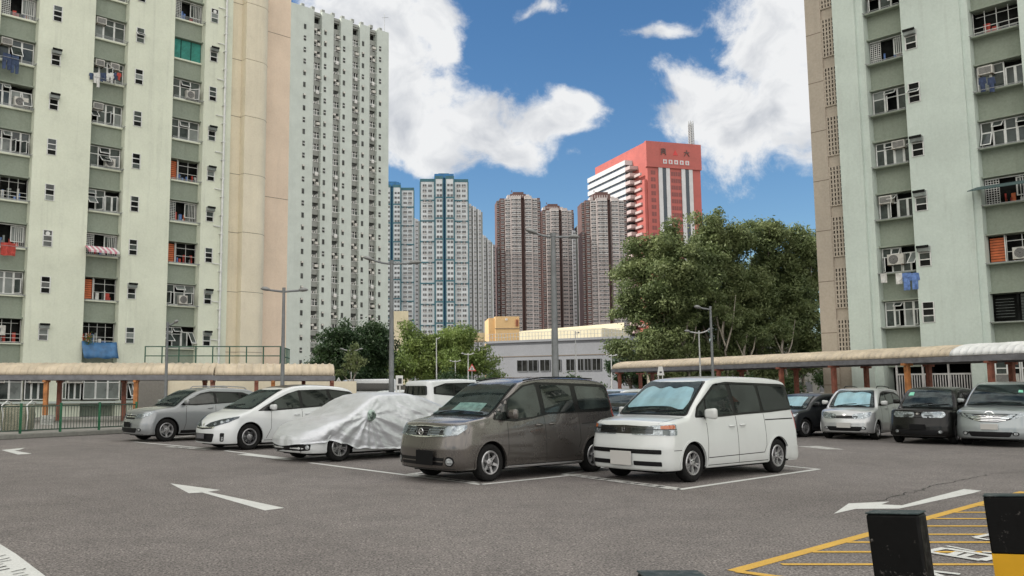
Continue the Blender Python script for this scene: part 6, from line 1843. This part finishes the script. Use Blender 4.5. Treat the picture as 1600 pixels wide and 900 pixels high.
# drain cover / manhole patch
# ------------------------------------------------------------------ kerb, fence and covered walks
kl = [G(-120, 700), G(60, 683), G(215, 676), G(330, 668)]
A0, A1 = G(-60, 690.5), G(250, 674.5)
kd = (A1 - A0).normalized(); kn_ = Vector((-kd.y, kd.x, 0)); Lk = (A1 - A0).length + 10
kb = MB(); kb.box(0, Lk, 0, .30, 0, .16, 0); kb.box(0, Lk, .302, 14, 0, .13, 1)
o = kb.build('kerb', [KERB, CONC]); o.location = A0; o.rotation_euler = (0, 0, math.atan2(kd.y, kd.x)); tag(o, kind='structure'); bevel(o, .02, 1)
GP = mat('green_post_paint', (.02, .13, .06), .5, var=.2, scale=6); GR_ = mat('dull_green_bars', (.055, .085, .065), .6, .2, var=.3, scale=5)
fx = []
for k, (pa, pb) in enumerate(((-62, 37), (37, 99), (99, 159), (159, 216))):
    f = empty('fence_panel', tuple(A0 + kn_ * .15 + Vector((0, 0, .16))), math.atan2(kd.y, kd.x), ('green bar fence panel at the left frame edge in front of the woven sack', 'green bar fence panel with the small white notices, second from the left',
              'green bar fence panel under the pink striped awning window, third from the left', 'green bar fence panel touching the nose of the grey crossover')[k], 'fence', 'green fence panels along the kerb')
    def tk(px):
        r = ray(px, HY); q = r.x / r.y; a = A0 + kn_ * .15; return (q * a.y - a.x) / (kd.x - q * kd.y)
    a, b = tk(pa), tk(pb) - .06
    f.location = tuple(A0 + kn_ * .15 + kd * a + Vector((0, 0, .16))); L_ = b - a
    ps = MB(); ps.box(L_ - .035, L_ + .035, -.035, .035, 0, .98); bevel(ps.build('post', [GP], f), .008, 1)
    MB().box(0, L_ - .04, -.02, .02, .86, .90).build('rail', [GR_], f); MB().box(0, L_ - .04, -.02, .02, .08, .12).build('rail', [GR_], f)
    n = int(L_ / .11)
    br = MB()
    for i in range(1, n): x = L_ * i / n; br.cyl((x, 0, .121), (x, 0, .859), .011, n=5)
    br.build('bars', [GR_], f)
def notice(px0, py0, px1, py1, Y, label):
    a, b = AT(px0, py0, Y), AT(px1, py1, Y); mb = MB(); mb.box(a.x, b.x, Y, Y + .015, b.z, a.z, 0)
    for k in range(4): z = b.z + (a.z - b.z) * (.25 + .15 * k); mb.box(a.x + .06, b.x - .05 - .06 * (k % 2), Y - .004, Y - .0005, z, z + .015, 1)
    return tag(mb.build('notice', [mat('notice_white', (.42, .43, .40), .7, var=.3, scale=8), mat('notice_grey', (.15, .15, .15), .8)]), label, 'notice')
notice(63, 649, 73.5, 663.5, 31.2, 'pale notice board on the green fence, the squarer left one'); notice(74.5, 648.5, 83, 664, 31.2, 'pale marked notice board on the green fence, the right one')
# woven sack
sk = MB(); c_ = G(2, 682); nz_, na = 14, 26
vs = []
for j in range(nz_):
    t = j / (nz_ - 1)
    for i in range(na):
        a = 2 * math.pi * i / na; sq = (abs(math.cos(a)) ** 4 + abs(math.sin(a)) ** 4) ** -.25
        r = .50 * sq * (1 + .10 * math.sin(t * 3.1)) * (1 + .07 * noise.noise(Vector((math.cos(a) * 2, math.sin(a) * 2, t * 4)))) * (1 if j < nz_ - 1 else .8)
        vs.append((r * math.cos(a), r * math.sin(a), .16 + .88 * t + (.05 * noise.noise(Vector((a, t, 3))) if j > 10 else 0)))
sk.add(vs, [(j * na + i, j * na + (i + 1) % na, (j + 1) * na + (i + 1) % na, (j + 1) * na + i) for j in range(nz_ - 1) for i in range(na)] + [tuple((nz_ - 1) * na + i for i in range(na))], 0, True)
sk_r = empty('bulk_sack', (c_.x, c_.y + 1.2, 0), .3, 'woven pale bulk sack with white straps behind the fence at the far left', 'sack')
m_s = bpy.data.materials.new('woven_sack'); m_s.use_nodes = True; gg = NG(m_s.node_tree); tcx = gg.n('ShaderNodeTexCoord').outputs['Object']
bk = gg.n('ShaderNodeTexBrick'); bk.inputs['Scale'].default_value = 9; bk.inputs[1].default_value = (.34, .33, .25, 1); bk.inputs[2].default_value = (.22, .22, .16, 1); bk.inputs['Mortar'].default_value = (.07, .07, .05, 1); bk.inputs['Mortar Size'].default_value = .03
cbx = gg.n('ShaderNodeCombineXYZ'); sx = gg.n('ShaderNodeSeparateXYZ'); gg.l(tcx, sx.inputs[0]); gg.l(gg.m('ADD', sx.outputs[0], sx.outputs[1]), cbx.inputs[0]); gg.l(sx.outputs[2], cbx.inputs[1])
gg.l(cbx.outputs[0], bk.inputs['Vector']); gg.l(bk.outputs[0], m_s.node_tree.nodes['Principled BSDF'].inputs[0]); m_s.node_tree.nodes['Principled BSDF'].inputs['Roughness'].default_value = .9
MATS['sack'] = m_s
sk.build('bag', [m_s], sk_r)
sp_ = MB()
for x in (-.42, .38): sp_.tube([(x, -.66, .2), (x + .02, -.68, .7), (x - .03, -.62, 1.04), (x + .1, -.35, 1.18), (x + .2, .1, 1.12), (x + .1, .4, 1.03)], .028, 5)
sp_.build('strap', [WHITE_C], sk_r)

ROOFM = mat('tan_corrugated_roof', (.56, .475, .355), .6, 0, var=.15, scale=1.2); ROOFW = mat('white_corrugated_roof', (.74, .75, .74), .5, 0, var=.1, scale=1.2)
BEAM = mat('grey_eave_beam', (.16, .16, .17), .6, .1, var=.2, scale=3); POSTR = mat('rust_red_post', (.24, .085, .055), .6, .1, var=.3, scale=5); POSTO = mat('sunlit_orange_post', (.42, .17, .055), .6, .1, var=.3, scale=4)  # orange posts have the sunlit look put into their colour
def walk(name, A, B, zeave, rise, width, label, posts, split=None, m=ROOFM, cat='covered walkway', endcap=True):
    """barrel roof of ribbed sheets on posts; A, B are the ends of the front eave on the ground"""
    A = Vector(A); B = Vector(B); d = (B - A); L_ = d.length; d.normalize()
    root = empty(name, (A.x, A.y, 0), math.atan2(d.y, d.x), label, cat)
    def roof(x0, x1, mm, nm='roof'):
        mb = MB(); n = int((x1 - x0) / .055); K = 12; vs = []
        for i in range(n + 1):
            x = x0 + (x1 - x0) * i / n; ph = (x / .32) % 1; rib = .055 * max(0, math.sin(math.pi * min(1, ph / .35))) if ph < .35 else 0
            for k in range(K + 1):
                a = math.pi * k / K; y = width / 2 - (width / 2 + rib) * math.cos(a); z = zeave + (rise + rib) * math.sin(a) ** .8
                vs.append((x, y, z))
        mb.add(vs, [(i * (K + 1) + k, i * (K + 1) + k + 1, (i + 1) * (K + 1) + k + 1, (i + 1) * (K + 1) + k) for i in range(n) for k in range(K)], 0, True)
        o = mb.build(nm, [mm], root, sharp=50); md = o.modifiers.new('t', 'SOLIDIFY'); md.thickness = .015; md.offset = -1
    if split:
        roof(0, split, m); roof(split + .005, L_, ROOFW, 'white_roof')
    else: roof(0, L_, m)
    bm2 = MB(); bm2.box(-.03, L_ + .03, -.06, .06, zeave - .24, zeave - .02); bm2.box(-.03, L_ + .03, width - .06, width + .06, zeave - .24, zeave - .02)
    n = int(L_ / 2.2)
    for k in range(n + 1): x = L_ * k / n; bm2.box(x - .04, x + .04, .06, width - .06, zeave - .16, zeave - .08)
    bm2.build('eave_beam', [BEAM], root)
    if endcap:
        for x in (0.04, L_ - .04):
            e = MB(); e.prism([(width / 2 - width / 2 * math.cos(math.pi * k / 12), zeave + rise * math.sin(math.pi * k / 12) ** .8 - .03) for k in range(13)], 'x', x - .02, x + .02); e.build('end_panel', [m], root)
    for (x, y, col) in posts:
        mb = MB(); mb.box(x - .09, x + .09, y - .09, y + .09, 0, zeave - .24); mb.box(x - .15, x + .15, y - .15, y + .15, 0, .05)
        mb.box(x - .06, x + .06, y - .3, y + .3, zeave - .34, zeave - .245)
        mb.build('post', [POSTO if col else POSTR], root)
    return root, L_
YW = 40.0
xa = (-60 - PPX) / F * YW; xb = (333 - PPX) / F * YW; xc = (520 - PPX) / F * YW
def xw_(px, Y=YW): return (px - PPX) / F * Y * CT
walk('covered_walkway', (xw_(-60), YW), (xw_(333), YW), 2.24, .52, 2.6, 'long tan barrel-roofed covered walk on orange posts behind the green fence on the left',
     [(xw_(70) - xw_(-60), .15, 1), (xw_(93, 42.4) - xw_(-60), 2.4, 0), (xw_(211) - xw_(-60), .15, 1), (xw_(194, 42.4) - xw_(-60), 2.4, 0), (xw_(320, 42.4) - xw_(-60), 2.4, 0), (xw_(331) - xw_(-60), .15, 0)])
walk('covered_walkway', (xw_(334.5), YW + .0), (xw_(520), YW + .8), 2.22, .54, 2.6, 'short tan barrel-roofed covered walk with rounded end right of the first lamp post pair',
     [(xw_(398) - xw_(333), .15, 0), (xw_(424) - xw_(333), .15, 1), (xw_(484, 42.4) - xw_(333), 2.4, 0), (xw_(517) - xw_(333), .15, 0)])
# right-hand walk
PA = AT(957, HY, 60.5).to_2d(); PB = AT(1600, HY, 34).to_2d(); dB = (PB - PA).normalized(); PE = PB + dB * 9
Lr = (PE - PA).length
def tr(px, off=0):
    r = ray(px, HY); q = r.x / r.y; n = Vector((-dB.y, dB.x)); a = PA + n * off; return (q * a.y - a.x) / (dB.x - q * dB.y)
posts = [(tr(966), .12, 0), (tr(1001, 2.6), 2.6, 0), (tr(1020, 2.6), 2.6, 0)] + [(tr(p), .12, 0) for p in (1121, 1219, 1301, 1547)] + [(tr(1416), .12, 1)] + [(tr(p, 2.6), 2.6, 0) for p in (1160, 1245, 1355, 1453, 1583)]
walk('covered_walkway', PA, PE, 2.95, .46, 2.8, 'long tan barrel-roofed covered walk ending in white sheets, behind the right-hand cars', posts, split=tr(1487))
rp_ = MB(); n2 = Vector((-dB.y, dB.x))
rp_.box(0, Lr, -.3, 3.4, 0, .14); o = rp_.build('pavement', [CONC]); o.location = (PA.x, PA.y, 0); o.rotation_euler = (0, 0, math.atan2(dB.y, dB.x)); tag(o, kind='structure')

# ------------------------------------------------------------------ lamp posts
def lamp(px_top, y_top, y_base_px, Y, arms, label, r=.085, w_arm=1.6, m=POLE_M, group=None, head=.62, base=True):
    top = AT(px_top, y_top, Y); root = empty('street_lamp', (top.x, Y, 0), 0, label, 'street lamp', group)
    h = top.z
    mb = MB(); mb.cyl((0, 0, 0), (0, 0, 1.1), r * 1.55, n=12); mb.cyl((0, 0, 1.1), (0, 0, 1.16), r * 1.55, r, n=12); mb.cyl((0, 0, 1.16), (0, 0, h), r, r * .62, n=12); mb.cyl((0, 0, h), (0, 0, h + .12), r * .75, n=10)
    mb.build('pole', [m], root)
    for (sx, ex, dz) in arms:
        # ex: reach in metres, dz: rise at the tip
        ar = MB(); ar.tube([(0, 0, h - .02), (sx * ex * .35, 0, h + dz * .15), (sx * ex * .62, 0, h + dz * .5)], .035, 8); ar.build('arm', [m], root)
        hd = MB(); x0 = ex * .60; vs = []; K = 10
        prof = [(0, .05, .04), (.12, .10, .07), (.4, .16, .10), (.75, .15, .085), (1, .05, .03)]
        for (t, wy, hz_) in prof:
            x = sx * (x0 + (ex - x0) * t); z = h + dz * (.5 + .5 * t)
            for k in range(K): a = 2 * math.pi * k / K; vs.append((x, wy * math.cos(a), z + hz_ * (math.sin(a) if math.sin(a) > 0 else math.sin(a) * .45)))
        hd.add(vs, [(i * K + k, i * K + (k + 1) % K, (i + 1) * K + (k + 1) % K, (i + 1) * K + k) for i in range(4) for k in range(K)], 0, True)
        hd.add(vs, [tuple(range(K)), tuple(range(4 * K, 5 * K))], 0)
        hd.build('lamp_head', [mat('lamp_head_grey', (.22, .225, .22), .5, .1)], root)
    return root
LG = 'double-headed lamp posts among the parked cars'
lamp(443.5, 455, 0, 30, [(-1, .78, .08), (1, .82, .04)], 'grey double-headed lamp post before the pink wall, the lowest-topped near one', .075, group=LG)
lamp(612, 412, 0, 31.5, [(-1, 1.02, .22), (1, 1.05, .04)], 'grey double-headed lamp post rising before the mint slab tower edge', .10, group=LG)
lamp(864, 370, 0, 27, [(-1, .82, .20), (1, .80, -.02)], 'tall dark grey double-headed lamp post before the maroon towers', .115, group=LG)
lamp(1110, 483, 0, 38, [(-1, .68, .10)], 'dark single-armed lamp post in front of the big trees', .07)
lamp(262, 508, 0, 36, [(1, .42, .16)], 'thin dark single-armed lamp post by the podium railing', .07)
SG = 'small far street lamps'
PALE = mat('pale_lamp_paint', (.45, .46, .45), .5, .2)
for (px, py, Y, arms, lb) in ((549, 548, 70, [(-1, .9, .15), (1, .9, .15)], 'taller pale far lamp in front of the dark tree'), (541, 562, 80, [(-1, .8, .1), (1, .8, .1)], 'short pale far lamp left of the taller pale one'),
                          (560, 572, 88, [(-1, .7, .1), (1, .8, .1)], 'lowest pale far lamp right of the taller pale one'), (682, 530, 76, [(1, .3, .1)], 'thin far pole lamp in front of the light green tree'),
                          (711.5, 565, 80, [(-1, .5, .05), (1, .5, .08)], 'small far double lamp at the foot of the light green tree'), (731.5, 554, 72, [(-1, .55, .08), (1, .5, .08)], 'far double lamp beside the red triangle sign'),
                          (899, 520, 66, [(1, .3, .0)], 'pale mast lamp in front of the grey building windows'), (955, 556, 70, [(-1, .4, .05), (1, .5, .05)], 'white far double lamp by the end of the right covered walk'),
                          (1092, 520, 50, [(-1, .8, .1), (1, .8, .25)], 'grey lamp behind the single-armed post before the trees')):
    lamp(px, py, 0, Y, arms, lb, .055, m=PALE, group=SG)

# ------------------------------------------------------------------ signs
SW = mat('sign_white', (.62, .62, .60), .5); SR = mat('sign_red', (.50, .05, .04), .5); SB = mat('sign_black', (.02, .02, .02), .5); SBack = mat('sign_back_grey', (.32, .33, .33), .5, .3)
def tri(px, py, Y, w, label, red=True):
    p = AT(px, py, Y); root = empty('road_sign', (p.x, Y, 0), 0, label, 'road sign'); z = p.z
    mb = MB(); mb.cyl((0, .05, 0), (0, .05, z), .035, n=8); mb.build('post', [METAL_G], root)
    f = MB(); h = w * .87
    f.prism([(-w / 2, z - h / 2), (w / 2, z - h / 2), (0, z + h / 2)], 'y', -.01, .01, 0)
    f.prism([(-w * .33, z - h * .38), (w * .33, z - h * .38), (0, z + h * .27)], 'y', -.016, -.0105, 1)
    if red: f.box(-.03, .03, -.02, -.0165, z - h * .25, z + h * .05, 2); f.box(-.09, .09, -.02, -.0165, z - h * .30, z - h * .25, 2)
    f.build('plate', [SR if red else SW, SW if red else SBack, SB], root)
tri(737.5, 574, 58, .55, 'red bordered triangular warning sign under the light green tree'); tri(529, 594, 52, .40, 'grey back of a small triangular sign above the white people carrier roof', False)
p = AT(623, 596, 30); root = empty('post_sign', (p.x, 30, 0), .0, 'white hooked metal sign post beside the second lamp post', 'sign post')
mb = MB(); mb.box(-.10, -.06, -.02, .02, 0, 2.0); mb.box(.02, .06, -.02, .02, 0, 1.9); mb.build('post', [SW], root); mb = MB(); mb.box(-.10, .14, -.04, -.021, 1.72, 2.05, 0); mb.box(-.02, .10, -.05, -.041, 1.78, 1.96, 1); bevel(mb.build('plate', [SW, SB], root), .01, 1)
p = AT(1032, 580, 46); root = empty('post_sign', (p.x, 46, 0), 0, 'white trapezoid sign on twin legs under the right covered walk', 'sign post')
mb = MB(); mb.prism([(-.18, 2.3), (.18, 2.3), (.10, 2.75), (-.10, 2.75)], 'y', -.03, 0, 0); mb.box(-.06, .06, -.04, -.031, 2.42, 2.5, 1); mb.build('plate', [SW, SB], root)
mb = MB(); mb.box(-.14, -.10, 0, .04, 0, 2.4); mb.box(.08, .12, 0, .04, 0, 2.4); mb.build('post', [SW], root)
p = AT(1107, 588, 46)
p0 = AT(556, 594, 60); wv_ = empty('white_van', (p0.x + .6, 62, 0), .25, 'tiny white van roof above the dark wall left of the second lamp post', 'van')
mb = MB(); mb.prism([(-1.9, .4), (-1.95, 1.2), (-1.5, 2.25), (1.9, 2.3), (2.0, .4)], 'y', -.85, .85); bevel(mb.build('body', [P_WHITE2], wv_), .12, 3)
mb = MB(); mb.prism([(-1.86, 1.35), (-1.56, 2.05), (-1.1, 2.05), (-1.1, 1.35)], 'y', -.87, -.855); mb.box(-.9, 1.6, -.87, -.855, 1.45, 2.0); mb.build('window', [CARGLASS], wv_)
for x in (-1.2, 1.2):
    mb = MB(); mb.lathe([(.02, -.92), (.34, -.92), (.36, -.7), (.02, -.7)], (x, 0, .36), 20, 0, 'y'); mb.build('wheel', [RUBBER], wv_)

# ------------------------------------------------------------------ bollards in the foreground
def scuffed(name, col, chip, lo=.60, hi=.66):
    m = bpy.data.materials.new(name); m.use_nodes = True; g = NG(m.node_tree); b = m.node_tree.nodes['Principled BSDF']
    p = g.n('ShaderNodeNewGeometry').outputs['Position']
    a = g.ramp(g.noise(p, 14, 8, .75, .3), [(lo, 0), (hi, 1)]); c = g.mix(g.noise(p, 5, 5), tuple(x * .7 for x in col), tuple(x * 1.4 for x in col))
    g.l(g.mix(a, c, chip), b.inputs[0]); b.inputs['Specular IOR Level'].default_value = .12; g.l(g.ramp(g.noise(p, 20, 4), [(.3, .35), (.7, .7)]), b.inputs['Roughness'])
    bp = g.n('ShaderNodeBump'); bp.inputs['Strength'].default_value = .4; bp.inputs['Distance'].default_value = .004; g.l(a, bp.inputs['Height']); g.l(bp.outputs[0], b.inputs['Normal']); MATS[name] = m; return m
BK = scuffed('chipped_black_paint', (.004, .004, .004), (.14, .13, .12), .60, .68); YK = scuffed('scuffed_yellow_paint', (.55, .30, .02), (.2, .13, .05), .64, .72); TOPM = scuffed('dusty_black_top', (.035, .05, .052), (.15, .16, .16), .5, .7)
def bollard(pl_, pr_, pside, ytop, Y, label, yellow_from=None, lean=0.03, name='bollard', yaw=0, dp=.025):
    a = AT(pl_, ytop, Y); b = AT(pr_, ytop, Y); w = b.x - a.x; z = a.z
    h = z; ox = h * math.sin(lean); root = empty(name, ((a.x + b.x) / 2 - ox * math.cos(yaw), Y + .05 - ox * math.sin(yaw), 0), yaw, label, 'bollard')
    if yellow_from is None:
        mb = MB(); mb.box(-w / 2, w / 2, -dp, dp, 0, h); body = bevel(mb.build('post', [BK], root), .013, 3)
    else:
        zc = AT(pl_, yellow_from, Y).z
        mb = MB(); mb.box(-w / 2, w / 2, -dp, dp, zc, h); bevel(mb.build('black_band', [BK], root), .006, 2)
        mb = MB(); mb.box(-w / 2 + .0005, w / 2 - .0005, -dp + .0005, dp - .0005, zc - .25, zc - .0005); mb.build('yellow_band', [YK], root)
        mb = MB(); mb.box(-w / 2, w / 2, -dp, dp, 0, zc - .2505); mb.build('black_foot', [BK], root)
    cp = MB(); cp.box(-w / 2 - .002, w / 2 + .002, -dp - .002, dp + .002, h + .0005, h + .008); bevel(cp.build('cap', [TOPM], root), .004, 1)
    root.rotation_euler = (0, lean, yaw)
    return root
bollard(1370, 1446, 0, 803, 4.3, 'square black bollard with chipped paint standing clear of the right frame edge', lean=-.075, yaw=-.75, dp=.07)
bollard(1557, 1660, 0, 776, 4.1, 'black and yellow banded bollard cut by the right frame edge', 866, lean=-.07, yaw=-.62, dp=.05)
bollard(1012, 1112, 0, 908, 3.55, 'square black bollard of which only the dusty top shows at the bottom edge', lean=0, dp=.12)

# ------------------------------------------------------------------ trees
BARK = mat('pale_bark', (.30, .27, .22), .9, var=.4, scale=4, bump=.4, stretch=(1, 1, .3)); BARKD = mat('dark_bark', (.10, .085, .065), .9, var=.4, scale=4)
L_BIG = leaf_mat('big_tree_leaves', (.065, .098, .038), (.145, .185, .072), (.27, .31, .14), .45)
L_DARK = leaf_mat('dark_tree_leaves', (.014, .034, .014), (.030, .062, .022), (.055, .095, .035), .6)
L_LITE = leaf_mat('light_tree_leaves', (.06, .10, .022), (.14, .20, .05), (.25, .31, .09), .7)
L_SHRUB = leaf_mat('shrub_leaves', (.02, .045, .015), (.05, .09, .03), (.10, .14, .05), 1.2)
def leaves_mesh(name, clumps, n, size, m, seed, up=.3):
    rs = np.random.RandomState(seed); clumps = np.array(clumps); k = len(clumps)
    wgt = clumps[:, 3] ** 2; idx = rs.choice(k, n, p=wgt / wgt.sum())
    d = rs.normal(size=(n, 3)); d /= np.linalg.norm(d, axis=1)[:, None]
    rad = rs.uniform(.25, 1.0, n) ** .6 * np.where(rs.uniform(size=n) < .35, rs.uniform(1.0, 1.7, n), 1.0)
    c = clumps[idx, :3] + d * rad[:, None] * clumps[idx, 3][:, None] * np.array([1, 1, .75])
    nrm = d * .8 + rs.normal(size=(n, 3)) * .7 + np.array([0, 0, up]); nrm /= np.linalg.norm(nrm, axis=1)[:, None]
    t = np.cross(nrm, rs.normal(size=(n, 3))); t /= np.linalg.norm(t, axis=1)[:, None]; b = np.cross(nrm, t)
    s = size * rs.uniform(.6, 1.35, n)[:, None]
    V = np.stack([c - t * s, c - b * s * .42 + t * s * .1, c + t * s, c + b * s * .42 + t * s * .1], 1).reshape(-1, 3)
    me = bpy.data.meshes.new(name); me.vertices.add(4 * n); me.vertices.foreach_set('co', V.astype(np.float32).ravel())
    me.loops.add(4 * n); me.loops.foreach_set('vertex_index', np.arange(4 * n, dtype=np.int32)); me.polygons.add(n)
    me.polygons.foreach_set('loop_start', np.arange(0, 4 * n, 4, dtype=np.int32)); me.polygons.foreach_set('loop_total', np.full(n, 4, dtype=np.int32))
    me.update(calc_edges=True); me.materials.append(m); return me
def tree(label, base, ells, n, size, m, bark, seed, trunk_r=.22, clump_r=(.7, 1.5), nclump=60, forks=7, group=None, lean=(0, 0), cat='tree', shell=.55, name='tree'):
    """ells: (x, y, z, rx, ry, rz) masses of the crown about the trunk's foot"""
    r_ = random.Random(seed); root = empty(name, (base[0], base[1], 0), 0, label, cat, group)
    vol = [e[3] * e[5] for e in ells]; cl = []
    while len(cl) < nclump:
        e = r_.choices(ells, vol)[0]; v = Vector((r_.gauss(0, 1), r_.gauss(0, 1), r_.gauss(0, 1))).normalized(); q = r_.uniform(shell, 1) 
        cl.append((e[0] + v.x * e[3] * q, e[1] + v.y * e[4] * q, e[2] + v.z * e[5] * q, r_.uniform(*clump_r)))
    link('crown', leaves_mesh('crown', cl, n, size, m, seed), root)
    tb = MB(); zc = min(e[2] for e in ells); tot = max(e[2] for e in ells)
    fork = Vector((lean[0], lean[1], max(1.5, zc * .7)))
    tb.tube([(0, 0, -.1), (0, 0, .4), (fork.x * .5 + .1, fork.y * .5, fork.z * .5), fork], [trunk_r * 1.5, trunk_r * 1.05, trunk_r * .9, trunk_r * .75], 9)
    tips = r_.sample(cl, min(forks * 3, len(cl)))
    for i in range(forks):
        e = ells[i % len(ells)]; tgt = Vector((e[0] + r_.uniform(-.4, .4) * e[3], e[1] + r_.uniform(-.4, .4) * e[4], e[2] + e[5] * r_.uniform(.1, .6)))
        mid = fork.lerp(tgt, .45) + Vector((r_.uniform(-.5, .5), r_.uniform(-.5, .5), r_.uniform(0, .5)))
        tb.tube([fork - Vector((0, 0, .2)), mid, tgt], [trunk_r * .5, trunk_r * .34, .03], 6)
        for j in range(3):
            t2 = Vector(min(cl, key=lambda q: (Vector(q[:3]) - mid).length + r_.uniform(0, 4))[:3]); tb.tube([mid, mid.lerp(t2, .5) + Vector((0, 0, .2)), t2], [trunk_r * .22, trunk_r * .15, .02], 5)
    tb.build('trunk', [bark], root)
    return root
def TT(label, px, Y, masses, n, size, m, bark, seed, **k):
    """masses given as (px, py, rx_px, rz_px, dy): seen size of each mass of the crown, turned into metres at distance Y"""
    f = AT(px, HY, Y); u = Y / F; el = []
    for (a, b, rx, rz_, dy) in masses:
        c_ = AT(a, b, Y); el.append((c_.x - f.x, dy, c_.z, rx * u, rx * u * .8, rz_ * u))
    return tree(label, (f.x, Y), el, n, size, m, bark, seed, **k)
BG = 'tall pale-barked trees beyond the right covered walk'
TT('left tall tree with a low skirt reaching over the cream car park', 1038, 80, [(1040, 385, 45, 38, 0), (1000, 420, 42, 42, 1), (1060, 430, 55, 62, -1), (985, 480, 36, 32, 0), (1010, 535, 52, 30, -1), (1060, 510, 46, 46, 1), (1030, 470, 46, 42, 0), (1050, 560, 50, 24, 0), (1040, 582, 56, 12, 0), (970, 545, 20, 16, 0)], 78000, .15, L_BIG, BARK, 11, clump_r=(.45, 1.1), nclump=300, forks=10, group=BG, shell=.12)
TT('tallest tree, its top touching the foot of the red office block', 1118, 82, [(1108, 362, 38, 36, 0), (1130, 400, 44, 48, 1), (1095, 430, 44, 50, -1), (1120, 490, 54, 48, 0), (1105, 545, 52, 34, 1), (1085, 480, 44, 44, 0), (1130, 575, 40, 18, 0), (1140, 445, 32, 38, 0), (1148, 530, 32, 32, 0), (1150, 560, 30, 20, 0), (1120, 585, 60, 11, 0), (1152, 372, 20, 24, 0)], 78000, .15, L_BIG, BARK, 12, clump_r=(.45, 1.1), nclump=300, forks=10, group=BG, shell=.12)
TT('broad tree third from the left with a rounded top', 1185, 84, [(1190, 375, 44, 38, 0), (1205, 430, 50, 52, 1), (1168, 450, 44, 50, -1), (1195, 510, 56, 48, 0), (1170, 555, 54, 32, 1), (1195, 584, 56, 12, 0), (1150, 480, 40, 44, 0), (1215, 365, 22, 20, 0)], 78000, .15, L_BIG, BARK, 13, clump_r=(.45, 1.1), nclump=300, forks=10, group=BG, shell=.12)
TT('rightmost tall tree touching the taupe end of the right slab block', 1255, 84, [(1258, 385, 32, 34, 0), (1262, 440, 42, 54, 1), (1245, 500, 46, 50, -1), (1270, 550, 40, 34, 0), (1240, 565, 40, 22, 1), (1226, 465, 32, 46, 0)], 52000, .15, L_BIG, BARK, 14, clump_r=(.5, 1.1), nclump=200, forks=9, group=BG, shell=.12)
TT('dense dark evergreen tree at the foot of the mint slab tower', 548, 74, [(550, 540, 52, 42, 0), (515, 560, 34, 32, -1), (590, 552, 34, 38, 1), (545, 585, 66, 24, 0), (575, 522, 22, 18, 0)], 40000, .14, L_DARK, BARKD, 21, clump_r=(.5, 1.0), nclump=150, shell=.35)
TT('broad light green tree in the middle, before the blue-crowned towers', 680, 84, [(660, 545, 44, 34, 0), (605, 578, 26, 20, -2), (710, 550, 46, 38, 1), (620, 570, 34, 26, -1), (750, 570, 34, 32, 0), (690, 575, 60, 24, -1), (640, 520, 20, 12, 0), (720, 520, 22, 12, 0)], 50000, .13, L_LITE, BARKD, 22, clump_r=(.45, .95), nclump=190, shell=.4)
TT('small pale sapling tree before the dark evergreen', 550, 60, [(548, 565, 14, 16, 0), (535, 575, 10, 10, 0), (560, 573, 10, 12, 0), (552, 545, 6, 8, 0)], 1500, .11, L_BIG, BARK, 23, clump_r=(.2, .4), nclump=30, trunk_r=.08, forks=4)
TT('dark bushy tree beside the grey building under the covered walk end', 985, 88, [(975, 570, 26, 22, 0), (1000, 585, 34, 20, 0)], 7000, .16, L_DARK, BARKD, 24, clump_r=(.4, .9), nclump=40)
# understorey: hedge masses that close the view below the crowns
def hedge(label, x0, x1, Y, h, n, seed, m=L_DARK, d=1.6):
    r_ = random.Random(seed); cl = []
    for k in range(int((x1 - x0) * 1.3)): cl.append((r_.uniform(x0, x1), Y + r_.uniform(-d / 2, d / 2), r_.uniform(.3, h), r_.uniform(.5, .95)))
    o = link('hedge', leaves_mesh('hedge', cl, n, .14, m, seed), None); return tag(o, label, 'hedge', None, 'stuff')
hedge('dark hedge mass under the middle trees behind the lamp posts', -14, 13, 78, 2.6, 14000, 31)
hedge('dark hedge and ground planting behind the right covered walk', 14, 40, 78, 2.6, 12000, 32, L_SHRUB)
# thin pale trunks among the right-hand trees
for i, (px, h) in enumerate(((1075, 7.5), (1136, 9), (1168, 6.5), (1228, 7), (1012, 5.5))):
    f = AT(px, HY, 79); rt_ = empty('young_tree', (f.x, 79, 0), 0, ('thin pale trunk with sparse leaves under the leftmost tall tree', 'thick pale trunk with sparse leaves under the tallest tree', 'short pale trunk between the second and third tall trees', 'pale trunk seen behind the black and silver cars', 'leaning thin trunk at the low skirt of the left tall tree')[i], 'tree', 'thin trunks under the tall trees')
    t_ = MB(); t_.tube([(0, 0, 0), (.1, 0, h * .4), (-.15, .1, h * .75), (.2, 0, h)], [.20, .15, .11, .05], 8); t_.tube([(0, 0, h * .55), (.7, 0, h * .8), (1.1, 0, h * 1.1)], [.09, .06, .02], 6); t_.tube([(0, 0, h * .6), (-.8, 0, h * .9)], [.08, .02], 6); t_.build('trunk', [BARK], rt_)
    cl = [(random.Random(i * 9 + j).uniform(-1.3, 1.3), random.Random(i * 9 + j + 50).uniform(-1, 1), h * .95 + random.Random(i + j * 7).uniform(-1, 1.2), .5) for j in range(9)]
    link('crown', leaves_mesh('crown', cl, 900, .15, L_BIG, 60 + i), rt_)
# potted flowering plant on the blue tarp window
pr = on(LB, LB.t(136, 528), -.15, 0); zq = zat(LB, 136, 528)
fp = empty('window_plant', (pr[0], pr[1], zq - .45), 0, 'leafy plant with orange flowers in a window above the blue tarpaulin', 'plant')
link('leaves', leaves_mesh('leaves', [(0, 0, .3, .28), (.1, 0, .55, .22), (-.08, 0, .05, .2)], 350, .06, L_LITE, 5), fp); link('flowers', leaves_mesh('flowers', [(0, -.08, .45, .25), (.1, -.1, .62, .15)], 80, .045, ORANGE_C, 6), fp)
